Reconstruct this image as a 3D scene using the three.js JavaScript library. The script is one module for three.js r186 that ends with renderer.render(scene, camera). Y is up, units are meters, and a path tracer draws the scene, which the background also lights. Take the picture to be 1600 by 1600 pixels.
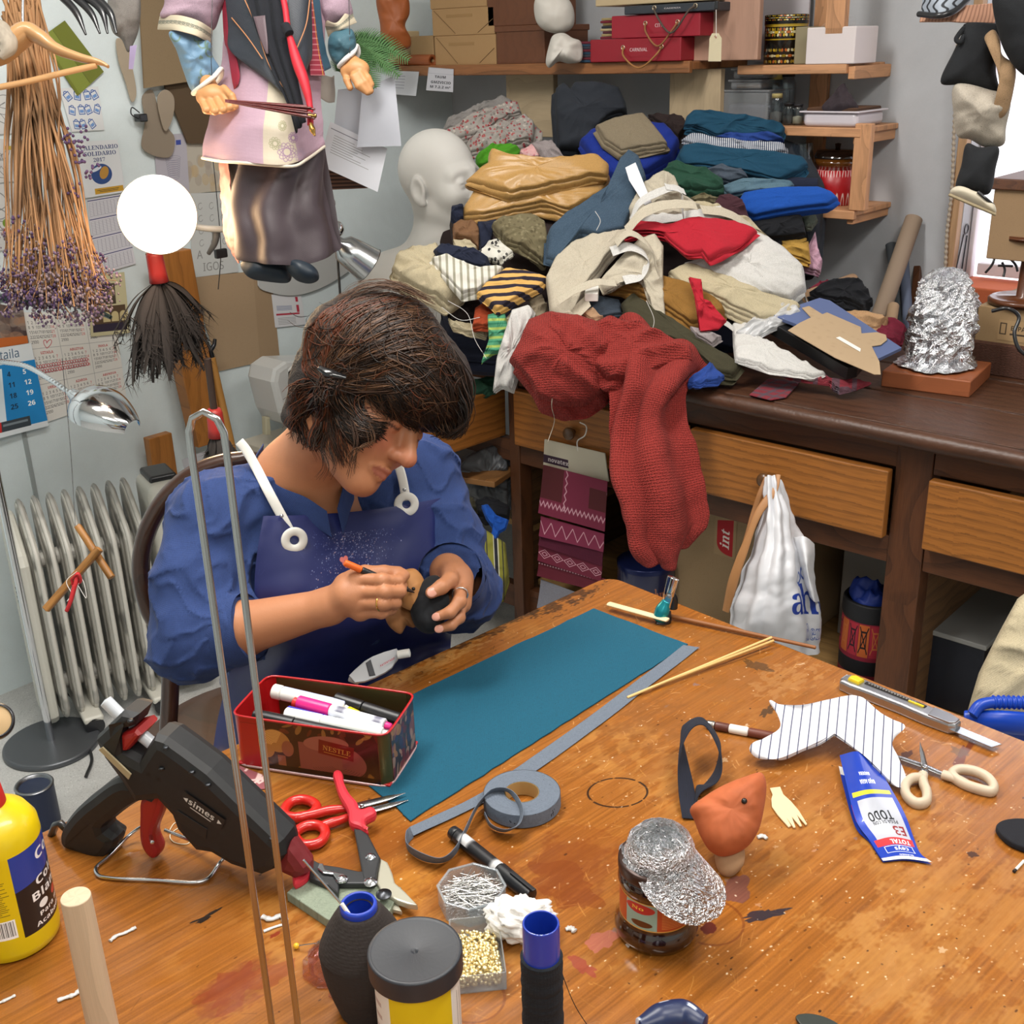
import*as THREE from 'three';
import {mergeGeometries,mergeVertices} from 'three/addons/utils/BufferGeometryUtils.js';
import {RoundedBoxGeometry} from 'three/addons/geometries/RoundedBoxGeometry.js';
import {RectAreaLightUniformsLib} from 'three/addons/lights/RectAreaLightUniformsLib.js';
import {ImprovedNoise} from 'three/addons/math/ImprovedNoise.js';
import {ConvexGeometry} from 'three/addons/geometries/ConvexGeometry.js';

// ---------- camera, sky, light, exposure ----------
const V=(x,y,z)=>new THREE.Vector3(x,y,z);
const scene=new THREE.Scene();
const renderer=new THREE.WebGLRenderer({antialias:true});
renderer.toneMapping=THREE.LinearToneMapping;
renderer.toneMappingExposure=2.1;
renderer.shadowMap.enabled=true;
const EYE=V(-1.4509,1.6,1.0915),FPX=1800;
const CX=V(0.663084,-0.026926,0.748061),CY=V(0.295692,0.927499,-0.228718),CZ=V(-0.687667,0.372854,0.622971);
const camera=new THREE.PerspectiveCamera(2*Math.atan(800 / FPX)*180 / Math.PI,1,0.05,60);
camera.position.copy(EYE);
camera.quaternion.setFromRotationMatrix(new THREE.Matrix4().makeBasis(CX,CY,CZ));
scene.add(camera);
scene.background=new THREE.Color(0.95,0.93,1.0);
RectAreaLightUniformsLib.init();
const ceilingLamps=[[-0.6,2.72,-0.35,1.25,0.3,16],[-0.1,2.72,1.1,1.25,0.3,11],[-1.9,2.72,1.6,1.25,0.3,8]];
for (const [x,y,z,w,d,i] of ceilingLamps) {
  const l=new THREE.RectAreaLight(new THREE.Color(1.0,0.98,0.945),i,w,d);
  l.position.set(x,y - 0.09,z);l.lookAt(x,0,z);scene.add(l);
}

// ---------- helpers ----------
let seed=7;
const rnd=()=>{seed=(seed*1664525 + 1013904223)>>>0;return seed / 4294967296;};
const rr=(a,b)=>a + (b - a)*rnd();
const PN=new ImprovedNoise();
const nz=(x,y=0,z=0)=>PN.noise(x + 31.7,y + 11.3,z + 7.9);
const fbm=(x,y,z=0)=>nz(x,y,z)+ 0.5*nz(2*x,2*y,2*z + 5)+ 0.25*nz(4*x,4*y,4*z + 9);
const clamp=(x,a=0,b=1)=>Math.min(b,Math.max(a,x));
const ss=(a,b,x)=>{const t=clamp((x - a)/ (b - a));return t*t*(3 - 2*t);};
const mix=(a,b,t)=>a + (b - a)*t;
// a picture measurement turned into a place: the ray through (px, py) met with a plane, or at a depth
const ray=(px,py)=>V(0,0,0).addScaledVector(CX,(px - 800)/ FPX).addScaledVector(CY,(800 - py)/ FPX).addScaledVector(CZ,-1);
const D=(px,py,d)=>EYE.clone().addScaledVector(ray(px,py),d);
const PL=(px,py,n,o)=>{const r=ray(px,py);return EYE.clone().addScaledVector(r,o.clone().sub(EYE).dot(n)/ r.dot(n));};
const PX=(px,py,x)=>PL(px,py,V(1,0,0),V(x,0,0)),PY=(px,py,y)=>PL(px,py,V(0,1,0),V(0,y,0)),PZ=(px,py,z)=>PL(px,py,V(0,0,1),V(0,0,z));
const TY=0.75,T=(px,py,h=0)=>PY(px,py,TY + h);

const used={};
const numbered=(n)=>{const k=used[n]=(used[n]??-1)+ 1;return k?n + '_' + String(k).padStart(3,'0'):n;};
function tag(o,label,category,group,kind) {
  if (label) o.userData.label=label;
  if (category) o.userData.category=category;
  if (group) o.userData.group=group;
  if (kind) o.userData.kind=kind;
  return o;
}
function thing(name,label,category,pos=[0,0,0],turn=0,group) {
  const o=new THREE.Group();o.name=numbered(name);scene.add(o);
  if (pos.isVector3) o.position.copy(pos);else o.position.set(...pos);
  o.rotation.y=turn;
  return tag(o,label,category,group);
}
const flat=(g)=>{
  const h=g.index?g.toNonIndexed():g.clone();
  const n=h.attributes.position.count;
  if (!h.attributes.normal) h.computeVertexNormals();
  if (!h.attributes.uv) h.setAttribute('uv',new THREE.BufferAttribute(new Float32Array(n*2),2));
  for (const k of Object.keys(h.attributes)) if (!['position','normal','uv','color'].includes(k)) h.deleteAttribute(k);
  h.morphAttributes={};h.clearGroups();
  return h;
};
const join=(gs)=>gs.length===1?gs[0]:mergeGeometries(gs.map(flat));
function obj(name,gs,m,parent) {// one named Mesh under parent
  const g=join([gs].flat());
  const o=new THREE.Mesh(g,m);o.castShadow=o.receiveShadow=true;
  o.name=parent?name:numbered(name);(parent||scene).add(o);
  return o;
}
const one=(name,label,category,gs,m,group)=>tag(obj(name,gs,m),label,category,group);
const struct=(name,gs,m,label)=>tag(obj(name,gs,m),label,null,null,'structure');
function recentre(o,at) {// a mesh built in world places gets its origin at its base
  o.geometry.translate(-at.x,-at.y,-at.z);o.position.add(at);return o;
}
const tr=(g,p=[0,0,0],r=[0,0,0],s=[1,1,1])=>{
  const q=new THREE.Quaternion().setFromEuler(new THREE.Euler(...r,'YXZ'));
  return g.applyMatrix4(new THREE.Matrix4().compose(p.isVector3?p:V(...p),q,V(...s)));
};
const bx=(w,h,d,x=0,y=0,z=0,rad=0.003,r)=>tr(new RoundedBoxGeometry(w,h,d,2,Math.min(rad,w / 2.01,h / 2.01,d / 2.01)),[x,y,z],r);
const la=(prof,seg=40,p,r,s)=>tr(new THREE.LatheGeometry(prof.map(([a,b])=>new THREE.Vector2(Math.max(a,1e-5),b)),seg),p,r,s);
const cy=(r1,r2,h,p,r,seg=28)=>{const b=Math.min(0.0015,h*0.2,Math.max(r1,r2)*0.3);return la([[0,-h / 2],[r1 - b,-h / 2],[r1,-h / 2 + b],[r2,h / 2 - b],[r2 - b,h / 2],[0,h / 2]],seg,p,r);};
const sp=(r,p,s,seg=20)=>tr(new THREE.SphereGeometry(r,seg,Math.ceil(seg*0.7)),p,[0,0,0],s);
const to3=(a)=>a.isVector3?a:V(...a);
function ex(pts,depth,bevel=0.001,holes=[]) {// outline in x, y thickened along z from 0
  const s=new THREE.Shape(pts.map(([x,y])=>new THREE.Vector2(x,y)));
  for (const h of holes) s.holes.push(new THREE.Path(h.map(([x,y])=>new THREE.Vector2(x,y))));
  return new THREE.ExtrudeGeometry(s,{depth:Math.max(depth - 2*bevel,1e-5),bevelEnabled:bevel>0,bevelThickness:bevel,bevelSize:bevel,bevelOffset:-bevel,bevelSegments:2,curveSegments:16}).translate(0,0,bevel);
}
const smoothLoop=(pts,n=72,closed=true)=>{const c=new THREE.CatmullRomCurve3(pts.map(([x,y])=>V(x,y,0)),closed,'centripetal');return c.getSpacedPoints(n).slice(0,closed?n:n + 1).map((p)=>[p.x,p.y]);};
// a grid of places made a mesh; wraps in u if asked
function gridGeo(P,nu,nv,{wrapU=false,uvw=1,uvh=1,flip=false}={}) {
  const pos=new Float32Array(P.length*3),uv=new Float32Array(P.length*2),idx=[];
  for (let j=0;j<=nv;j++) for (let i=0;i<=nu;i++) {
    const k=j*(nu + 1)+ i,p=P[k];pos.set([p.x,p.y,p.z],k*3);uv.set([i / nu*uvw,j / nv*uvh],k*2);
    if (i<nu&&j<nv) {const a=k,b=k + 1,c=k + nu + 1,d=c + 1;flip?idx.push(a,c,b,b,c,d):idx.push(a,b,c,b,d,c);}
 }
  const g=new THREE.BufferGeometry();
  g.setAttribute('position',new THREE.BufferAttribute(pos,3));g.setAttribute('uv',new THREE.BufferAttribute(uv,2));g.setIndex(idx);
  g.computeVertexNormals();
  if (wrapU) {const n=g.attributes.normal;for (let j=0;j<=nv;j++) {const a=j*(nu + 1),b=a + nu;const m=V(n.getX(a)+ n.getX(b),n.getY(a)+ n.getY(b),n.getZ(a)+ n.getZ(b)).normalize();n.setXYZ(a,m.x,m.y,m.z);n.setXYZ(b,m.x,m.y,m.z);}}
  return g;
}
// tube along a smooth path; r a number, list or function of t; flatten squashes across the path's side
function tb(pts,r,{seg=0,rad=10,closed=false,flat:fl=1,up,caps=true,tile=1,tension=0.5,straight=false}={}) {
  pts=pts.map(to3);
  const c=straight?new THREE.CurvePath():new THREE.CatmullRomCurve3(pts,closed,'centripetal',tension);
  if (straight) for (let i=0;i + 1<pts.length;i++) c.add(new THREE.LineCurve3(pts[i],pts[i + 1]));
  seg=seg||Math.max(4,(pts.length - 1)*8);
  const rf=typeof r==='number'?()=>r:typeof r==='function'?r:(t)=>{const x=t*(r.length - 1),i=Math.min(r.length - 2,Math.floor(x));return mix(r[i],r[i + 1],r.length>1?ss(0,1,x - i)*0.5 + (x - i)*0.5:0);};
  const len=c.getLength(),out=[];
  let n0=up?to3(up).clone():null;
  const rows=[];
  for (let j=0;j<=seg;j++) {
    const t=j / seg,p=c.getPointAt(Math.min(t,1)),g=c.getTangentAt(Math.min(t,1)).normalize();
    if (!n0) n0=Math.abs(g.y)<0.9?V(0,1,0):V(1,0,0);
    const b=V().crossVectors(g,n0).normalize();const n=V().crossVectors(b,g).normalize();if (!up) n0=n;
    rows.push([p,g,n,b,rf(t)]);
 }
  const put=(p,n,b,q)=>{for (let i=0;i<=rad;i++) {const a=i / rad*Math.PI*2;out.push(p.clone().addScaledVector(n,Math.cos(a)*q*fl).addScaledVector(b,Math.sin(a)*q));}};
  let nv=seg;
  if (caps&&!closed) for (const k of [0,0.6,0.85]) {const [p,g,n,b,q]=rows[0];put(p.clone().addScaledVector(g,-(1 - k)*q*0.35*Math.min(1,fl)),n,b,q*Math.sqrt(Math.max(1e-8,1 - (1 - k)*(1 - k)))*(k===0?0.001:1));nv++;}
  for (const [p,,n,b,q] of rows) put(p,n,b,q);
  if (caps&&!closed) for (const k of [0.85,0.6,0]) {const [p,g,n,b,q]=rows[seg];put(p.clone().addScaledVector(g,(1 - k)*q*0.35*Math.min(1,fl)),n,b,q*Math.sqrt(Math.max(1e-8,1 - (1 - k)*(1 - k)))*(k===0?0.001:1));nv++;}
  return gridGeo(out,rad,nv,{wrapU:true,uvw:2*Math.PI*rf(0.5)/ tile,uvh:len / tile});
}
const cr=(a,b,c,d,t)=>0.5*(2*b + (c - a)*t + (2*a - 5*b + 4*c - d)*t*t + (3*b - a - 3*c + d)*t*t*t);
const cr3=(L,t)=>{const n=L.length - 1,x=clamp(t)*n,i=Math.min(n - 1,Math.floor(x)),f=x - i,g=(k)=>k<0?L[0].clone().multiplyScalar(2).sub(L[1]):k>n?L[n].clone().multiplyScalar(2).sub(L[n - 1]):L[k];const [a,b,c,d]=[g(i - 1),g(i),g(i + 1),g(i + 2)];return V(cr(a.x,b.x,c.x,d.x,f),cr(a.y,b.y,c.y,d.y,f),cr(a.z,b.z,c.z,d.z,f));};
// thick cloth over a net of places (rows of points), creased by noise; th its thickness
function cloth(net,{nu=36,nv=36,th=0.004,amp=0.004,freq=14,fold=[0,0,0],tile=1,ph=0,fn,uvn=false}={}) {
  net=net.map((r)=>r.map(to3));
  let A=[];
  for (let j=0;j<=nv;j++) {const rows=net.map(()=>0);for (let i=0;i<=nu;i++) {const col=net.map((r)=>cr3(r,i / nu));A.push(net.length>1?cr3(col,j / nv):col[0]);}}
  const w=A[0].distanceTo(A[nu]),W=Math.max(w,A[nv*(nu + 1)].distanceTo(A[A.length - 1]),0.01),H=Math.max(A[0].distanceTo(A[nv*(nu + 1)]),A[nu].distanceTo(A[A.length - 1]),0.01);
  const base=gridGeo(A,nu,nv),N=base.attributes.normal;
  A=A.map((p,k)=>{const u=(k % (nu + 1))/ nu,v=Math.floor(k / (nu + 1))/ nv,x=u*W,y=v*H;const f=amp*fbm(x*freq + ph,y*freq + ph*3,ph)+ fold[0]*Math.sin((u*Math.cos(fold[2])+ v*Math.sin(fold[2]))*fold[1]*6.283 + 2.2*nz(u*2 + ph,v*2,3))+ (fn?fn(u,v):0);return p.clone().addScaledVector(V(N.getX(k),N.getY(k),N.getZ(k)),f);});
  const b2=gridGeo(A,nu,nv),M=b2.attributes.normal;
  const off=(s)=>A.map((p,k)=>{const i=k % (nu + 1),j=Math.floor(k / (nu + 1));const e=i===0||j===0||i===nu||j===nv?0.35:1;return p.clone().addScaledVector(V(M.getX(k),M.getY(k),M.getZ(k)),s*th / 2*e);});
  const F=off(1),B=off(-1),o=uvn?{}:{uvw:W / tile,uvh:H / tile};
  const rim=[];for (let i=0;i<=nu;i++) rim.push(i);for (let j=1;j<=nv;j++) rim.push(j*(nu + 1)+ nu);for (let i=nu - 1;i>=0;i--) rim.push(nv*(nu + 1)+ i);for (let j=nv - 1;j>=0;j--) rim.push(j*(nu + 1));
  const R=[...rim.map((k)=>B[k]),...rim.map((k)=>F[k])];
  const rg=gridGeo(R,rim.length - 1,1,uvn?{uvw:0.01,uvh:0.01}:{uvw:2*(W + H)/ tile,uvh:th / tile});
  return join([gridGeo(F,nu,nv,o),gridGeo(B,nu,nv,{...o,flip:true}),rg]);
}
// the same net given by picture measurements and depth
const net=(rows)=>rows.map((r)=>r.map(([x,y,d])=>D(x,y,d)));
// padded body from an outline lying in a plane: rings shrinking to its middle, bulging on both sides
function puffGeo(loc,th,{rings=12,n=80,amp=0.004,freq=16,layers=0,la:lang=Math.PI / 2,ld=0.35,pw=2.4,tile=1,ph=0,back=0.6,sm=true,fn}={}) {
  const L=sm?smoothLoop(loc,n):resample(loc,n);
  let cx=0,cyy=0;for (const [x,y] of L) {cx +=x / n;cyy +=y / n;}
  let lo=1e9,hi=-1e9;const c1=Math.cos(lang),s1=Math.sin(lang);
  for (const [x,y] of L) {const q=x*c1 + y*s1;lo=Math.min(lo,q);hi=Math.max(hi,q);}
  const side=(s)=>{
    const P=[],U=[];
    for (let j=0;j<=rings;j++) for (let i=0;i<=n;i++) {
      const [x0,y0]=L[i % n],r=Math.sin((j / rings)*Math.PI / 2),x=cx + (x0 - cx)*r,y=cyy + (y0 - cyy)*r;
      const prof=Math.pow(Math.max(0,1 - Math.pow(r,pw)),0.5),q=(x*c1 + y*s1 - lo)/ (hi - lo);
      let z=s*th*(s>0?1:back)*prof;const e=Math.min(1,prof*1.6);
      z +=e*amp*2*fbm(x*freq + ph,y*freq - ph,ph*2 + (s>0?0:9));
      if (layers) {const w=q*layers + 0.35*nz(x*9 + ph,y*9,ph),f=w - Math.floor(w),g=Math.pow(Math.abs(f - 0.5)*2,5);z -=e*th*ld*g;}
      if (fn) z +=e*fn(x,y,q);
      P.push(V(x,y,z));U.push(x / tile,y / tile);
   }
    const g=gridGeo(P,n,rings,{wrapU:true,flip:s>0});
    g.setAttribute('uv',new THREE.BufferAttribute(new Float32Array(U),2));return g;
 };
  return join([side(1),side(-1)]);
}
function resample(pts,n) {const c=new THREE.CurvePath();pts.forEach((p,i)=>{const q=pts[(i + 1) % pts.length];c.add(new THREE.LineCurve3(V(p[0],p[1],0),V(q[0],q[1],0)));});return Array.from({length:n},(_,i)=>{const p=c.getPointAt(i / n);return [p.x,p.y];});}
// a plane through the place seen at (px, py, depth); lean tips its face from the eye towards the ceiling
function plane(px,py,d,lean=0.5,side=0) {
  const o=D(px,py,d),n=EYE.clone().sub(o).normalize().add(V(0,lean,0)).addScaledVector(CX,side).normalize();
  const e1=V().crossVectors(V(0,1,0),n).normalize(),e2=V().crossVectors(n,e1).normalize();
  return {o,n,e1,e2,m:new THREE.Matrix4().makeBasis(e1,e2,n).setPosition(o),loc:(x,y)=>{const q=PL(x,y,n,o).sub(o);return [q.dot(e1),q.dot(e2)];}};
}
function planeN(o,n,e1) {n=to3(n).clone().normalize();e1=to3(e1).clone();e1.addScaledVector(n,-e1.dot(n)).normalize();const e2=V().crossVectors(n,e1);return {o,n,e1,e2,m:new THREE.Matrix4().makeBasis(e1,e2,n).setPosition(o),loc:(x,y)=>{const q=PL(x,y,n,o).sub(o);return [q.dot(e1),q.dot(e2)];}};}
function seat(o,pl) {o.applyMatrix4(pl.m);return o;}
function puff(name,label,cat,px,d,th,m,o={}) {// a padded or folded cloth lying in a leaning plane
  let cx=0,cyy=0;for (const [x,y] of px) {cx +=x / px.length;cyy +=y / px.length;}
  const pl=plane(cx,cyy,d,o.lean??0.5,o.side??0);
  return seat(tag(obj(name,puffGeo(px.map(([x,y])=>pl.loc(x,y)),th,{ph:cx*0.37,...o}),m),label,cat,o.group),pl);
}
// flat rigid sheet with its outline on a plane
function slab(name,px,pl,th,m,parent,{bevel=0.0006,holes=[],smooth=0,tile=0}={}) {
  let L=px.map(([x,y])=>pl.loc(x,y));if (smooth) L=smoothLoop(L,smooth);
  const g=ex(L,th,Math.min(bevel,th / 3),holes.map((h)=>h.map(([x,y])=>pl.loc(x,y))));
  if (tile) {const u=g.attributes.uv,p=g.attributes.position;for (let i=0;i<u.count;i++) u.setXY(i,p.getX(i)/ tile,p.getY(i)/ tile);}
  return seat(obj(name,g,m,parent),pl);
}
const WZ=-1.8,WX=1.5;
const wallA=(off=0.003)=>planeN(V(0,0,WZ + off),V(0,0,1),V(1,0,0));
const wallB=(off=0.003)=>planeN(V(WX - off,0,0),V(-1,0,0),V(0,0,1));
const level=(y)=>{const pl=planeN(V(0,y,0),V(0,1,0),V(1,0,0));return pl;};
// a printed sheet with four seen corners (from top left clockwise) and its own print
function sheet(px,pl,m,{th=0.0008,n=8,curl=0,ph=0}={}) {
  const c=px.map(([x,y])=>V(...pl.loc(x,y),0)),P=[],Q=[];
  for (let j=0;j<=n;j++) for (let i=0;i<=n;i++) {
    const u=i / n,v=j / n,p=c[0].clone().multiplyScalar((1 - u)*(1 - v)).addScaledVector(c[1],u*(1 - v)).addScaledVector(c[2],u*v).addScaledVector(c[3],(1 - u)*v);
    p.z=th + curl*(v*v*(0.6 + 0.4*Math.cos(u*3 + ph))+ 0.25*Math.abs(u - 0.5));P.push(p);const q=p.clone();q.z -=th;Q.push(q);
 }
  const F=gridGeo(P,n,n,{flip:true}),u=F.attributes.uv;for (let i=0;i<u.count;i++) u.setY(i,1 - u.getY(i));
  const B=gridGeo(Q,n,n);
  return join([F,B]).applyMatrix4(pl.m);
}
const paper=(name,label,cat,px,pl,m,o={})=>{const k=one(name,label,cat,sheet(px,pl,m,o),m,o.group);const c=PL((px[0][0]+ px[2][0])/ 2,(px[0][1]+ px[2][1])/ 2,pl.n,pl.o);return recentre(k,c);};

// ---------- materials ----------
const C=(h)=>new THREE.Color(h);
const mat=(color,rough=0.7,o={})=>o.map?.wood?mat(o.map.color,rough,{...o,map:o.map.tex}):new THREE.MeshPhysicalMaterial({color:color?.isColor?color:C(color),roughness:rough,side:THREE.DoubleSide,...o});
const metal=(color,rough=0.25,o={})=>mat(color,rough,{metalness:1,...o});
function dtex(w,h,f,srgb=true) {
  const a=new Uint8Array(w*h*4);
  for (let y=0;y<h;y++) for (let x=0;x<w;x++) {const c=f(x / w,y / h,x,y),k=(y*w + x)*4;a[k]=c[0];a[k + 1]=c[1];a[k + 2]=c[2];a[k + 3]=255;}
  const t=new THREE.DataTexture(a,w,h);t.magFilter=THREE.LinearFilter;t.minFilter=THREE.LinearMipmapLinearFilter;t.generateMipmaps=true;t.wrapS=t.wrapT=THREE.RepeatWrapping;if (srgb) t.colorSpace=THREE.SRGBColorSpace;t.needsUpdate=true;return t;
}
function ctex(w,h,draw) {
  const c=document.createElement('canvas');c.width=w;c.height=h;const g=c.getContext('2d');draw(g,w,h);
  const t=new THREE.CanvasTexture(c);t.colorSpace=THREE.SRGBColorSpace;t.wrapS=t.wrapT=THREE.RepeatWrapping;return t;
}
const tiled=(x,y,p,k)=>{const a=x*Math.PI*2,b=y*Math.PI*2;return nz(Math.cos(a)*k + p,Math.sin(a)*k + Math.cos(b)*k,Math.sin(b)*k);};
// weave relief 256 px to one tile of 4 cm; grey fibre flecks
const weaveB=dtex(256,256,(u,v)=>{const a=Math.sin(u*Math.PI*2*40),b=Math.sin(v*Math.PI*2*40),q=(Math.floor(u*40)+ Math.floor(v*40)) % 2?a:b;const c=128 + 70*q + 40*tiled(u,v,3,2.5);return [c,c,c];},false);
const burlapB=dtex(512,512,(u,v)=>{const n=22,x=u*n + 0.25*tiled(u,v,1,2),y=v*n + 0.25*tiled(v,u,4,2),fx=x - Math.floor(x),fy=y - Math.floor(y),o=(Math.floor(x)+ Math.floor(y)) % 2,hx=Math.sin(fx*Math.PI),hy=Math.sin(fy*Math.PI);const c=20 + 220*Math.max(o?hx*0.9:hx*0.55,o?hy*0.55:hy*0.9);return [c,c,c];},false);
const speckC=dtex(256,256,(u,v)=>{const c=236 + 18*tiled(u,v,8,6)+ (rnd()- 0.5)*26;return [c,c,c];});
const grainB=dtex(256,256,(u,v)=>{const c=128 + 60*tiled(u,v,5,8)+ (rnd()- 0.5)*60;return [c,c,c];},false);
const fab=(color,o={})=>mat(color,o.rough??0.92,{bumpMap:weaveB,bumpScale:o.bump??0.0004,map:speckC,sheen:0.15,sheenRoughness:0.6,sheenColor:C(color).lerp(C('#ffffff'),0.4),...o.x});
const FT=0.08;// tile of fabric textures in metres
// wood: grain along v of its uv, one tile is 0.6 m
const woods={};
function woodTex(base,dark,{rings=9,knots=0,contrast=1}={}) {
  const A=C(base),B=C(dark),ratio=mix(1,(B.r + B.g + B.b)/ (A.r + A.g + A.b),contrast),lv=ratio<0.42?0.3:ratio<0.62?0.5:0.78,rg=rings>10?16:rings>6?9:5,key=[lv,rg,knots>0].join();
  if (!woods[key]) {
    const k0=rnd()*50,K=Array.from({length:knots},()=>[rnd(),rnd(),rr(0.01,0.022)]);
    woods[key]=dtex(256,1024,(u,v)=>{
      let q=u*rg + 0.7*tiled(v*0.5 + 0.25*Math.sin(v*6.283),u,k0,0.6)+ 0.2*tiled(u,v,k0 + 3,1.3),kn=0;
      for (const [a,b,r] of K) {const dx=u - a,dy=(v - b)*0.5,d=Math.hypot(dx,dy);q +=1.2*Math.exp(-d*d / (r*r*6));kn=Math.max(kn,1 - ss(r*0.4,r,d));}
      const f=q - Math.floor(q),t=clamp(0.62*Math.pow(f,3)+ 0.14*(0.5 + 0.5*Math.sin(q*6.283*3))+ 0.26*nz(u*150,v*14,k0)+ 0.2*nz(u*300,v*9,k0)+ kn*0.9),c=255*Math.pow(mix(1,lv,t),0.4545);return [c,c,c];
   });
 }
  return {wood:true,tex:woods[key],color:A};
}
// planks: boxes with wood running along their longest side, uv in metres
function plank(w,h,d,x,y,z,rad=0.003,r,tile=0.6) {
  const g=flat(new RoundedBoxGeometry(w,h,d,2,Math.min(rad,w / 2.01,h / 2.01,d / 2.01))),p=g.attributes.position,n=g.attributes.normal,u=g.attributes.uv;
  const L=w>=h&&w>=d?0:h>=d?1:2,o1=rnd(),o2=rnd();
  for (let i=0;i<p.count;i++) {
    const q=[p.getX(i),p.getY(i),p.getZ(i)],m=[Math.abs(n.getX(i)),Math.abs(n.getY(i)),Math.abs(n.getZ(i))],k=m[0]>m[1]&&m[0]>m[2]?0:m[1]>m[2]?1:2;
    const rest=[0,1,2].filter((a)=>a !==k);let a,b;
    if (k===L) {[a,b]=[q[rest[0]],q[rest[1]]*0.2];} else {b=q[L];a=q[rest.find((e)=>e !==L)];}
    u.setXY(i,o1 + a / (tile*0.5),o2 + b / tile);
 }
  return tr(g,[x,y,z],r);
}
const glass=(color='#ffffff',rough=0.03,o={})=>mat(color,rough,{transmission:1,thickness:0,ior:1.45,...o});
// ---------- bodies: distance fields meshed by surface nets ----------
const S_=(p,c,r)=>Math.hypot(p[0]- c[0],p[1]- c[1],p[2]- c[2])- r;
const ell=(p,c,r)=>{const x=(p[0]- c[0])/ r[0],y=(p[1]- c[1])/ r[1],z=(p[2]- c[2])/ r[2],k=Math.hypot(x,y,z),q=Math.hypot(x / r[0],y / r[1],z / r[2]);return q<1e-9?-Math.min(...r):k*(k - 1)/ q;};
function cone(p,a,b,ra,rb) {const x=b[0]- a[0],y=b[1]- a[1],z=b[2]- a[2],u=p[0]- a[0],v=p[1]- a[1],w=p[2]- a[2],t=clamp((u*x + v*y + w*z)/ (x*x + y*y + z*z + 1e-12));return Math.hypot(u - x*t,v - y*t,w - z*t)- mix(ra,rb,t);}
const smin=(a,b,k)=>{const h=Math.max(k - Math.abs(a - b),0)/ k;return Math.min(a,b)- h*h*k*0.25;};
const smax=(a,b,k)=>-smin(-a,-b,k);
const ar=(v)=>v.isVector3?[v.x,v.y,v.z]:v;
function netMesh(f,lo,hi,c,colour) {
  const n=[0,1,2].map((i)=>Math.ceil((hi[i]- lo[i])/ c)+ 1),[nx,ny,nz2]=n,F=new Float32Array(nx*ny*nz2),id=(i,j,k)=>(k*ny + j)*nx + i;
  // coarse pass skips cells far from the surface
  const B=4,p=[0,0,0];
  for (let k=0;k<nz2;k +=B) for (let j=0;j<ny;j +=B) for (let i=0;i<nx;i +=B) {
    p[0]=lo[0]+ (i + 1.5)*c;p[1]=lo[1]+ (j + 1.5)*c;p[2]=lo[2]+ (k + 1.5)*c;const d=f(p),far=Math.abs(d)>c*5;
    for (let z=k;z<Math.min(nz2,k + B);z++) for (let y=j;y<Math.min(ny,j + B);y++) for (let x=i;x<Math.min(nx,i + B);x++) {if (far) F[id(x,y,z)]=d;else {p[0]=lo[0]+ x*c;p[1]=lo[1]+ y*c;p[2]=lo[2]+ z*c;F[id(x,y,z)]=f(p);}}
 }
  const vid=new Int32Array(nx*ny*nz2).fill(-1),P=[];
  const E=[];for (let a=0;a<8;a++) for (let b=a + 1;b<8;b++) {const d=a ^ b;if (d===1||d===2||d===4) E.push([a,b]);}
  for (let k=0;k<nz2 - 1;k++) for (let j=0;j<ny - 1;j++) for (let i=0;i<nx - 1;i++) {
    let m=0;const v=[];for (let a=0;a<8;a++) {const q=F[id(i + (a&1),j + (a>>1&1),k + (a>>2))];v.push(q);if (q<0) m|=1<<a;}
    if (m===0||m===255) continue;
    let x=0,y=0,z=0,t=0;for (const [a,b] of E) if ((v[a]<0) !==(v[b]<0)) {const s=v[a]/ (v[a]- v[b]);x +=mix(a&1,b&1,s);y +=mix(a>>1&1,b>>1&1,s);z +=mix(a>>2,b>>2,s);t++;}
    vid[id(i,j,k)]=P.length;P.push([lo[0]+ (i + x / t)*c,lo[1]+ (j + y / t)*c,lo[2]+ (k + z / t)*c]);
 }
  const I=[];
  for (let k=1;k<nz2 - 1;k++) for (let j=1;j<ny - 1;j++) for (let i=1;i<nx - 1;i++) {
    const a=F[id(i,j,k)]<0,q=(A,B2,C2,D2,s)=>{if (A<0||B2<0||C2<0||D2<0) return;s?I.push(A,B2,C2,A,C2,D2):I.push(A,C2,B2,A,D2,C2);};
    if (a !==F[id(i + 1,j,k)]<0) q(vid[id(i,j - 1,k - 1)],vid[id(i,j,k - 1)],vid[id(i,j,k)],vid[id(i,j - 1,k)],a);
    if (a !==F[id(i,j + 1,k)]<0) q(vid[id(i - 1,j,k - 1)],vid[id(i - 1,j,k)],vid[id(i,j,k)],vid[id(i,j,k - 1)],a);
    if (a !==F[id(i,j,k + 1)]<0) q(vid[id(i - 1,j - 1,k)],vid[id(i,j - 1,k)],vid[id(i,j,k)],vid[id(i - 1,j,k)],a);
 }
  const g=new THREE.BufferGeometry(),pos=new Float32Array(P.length*3),nor=new Float32Array(P.length*3),uv=new Float32Array(P.length*2),col=colour?new Float32Array(P.length*3):null,h=c*0.5;
  P.forEach((q,i)=>{
    const gx=f([q[0]+ h,q[1],q[2]])- f([q[0]- h,q[1],q[2]]),gy=f([q[0],q[1]+ h,q[2]])- f([q[0],q[1]- h,q[2]]),gz=f([q[0],q[1],q[2]+ h])- f([q[0],q[1],q[2]- h]),l=Math.hypot(gx,gy,gz)||1;
    pos.set(q,i*3);nor.set([gx / l,gy / l,gz / l],i*3);uv.set([(q[0]+ q[2])/ FT,q[1]/ FT],i*2);if (col) col.set(colour(q),i*3);
 });
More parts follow.
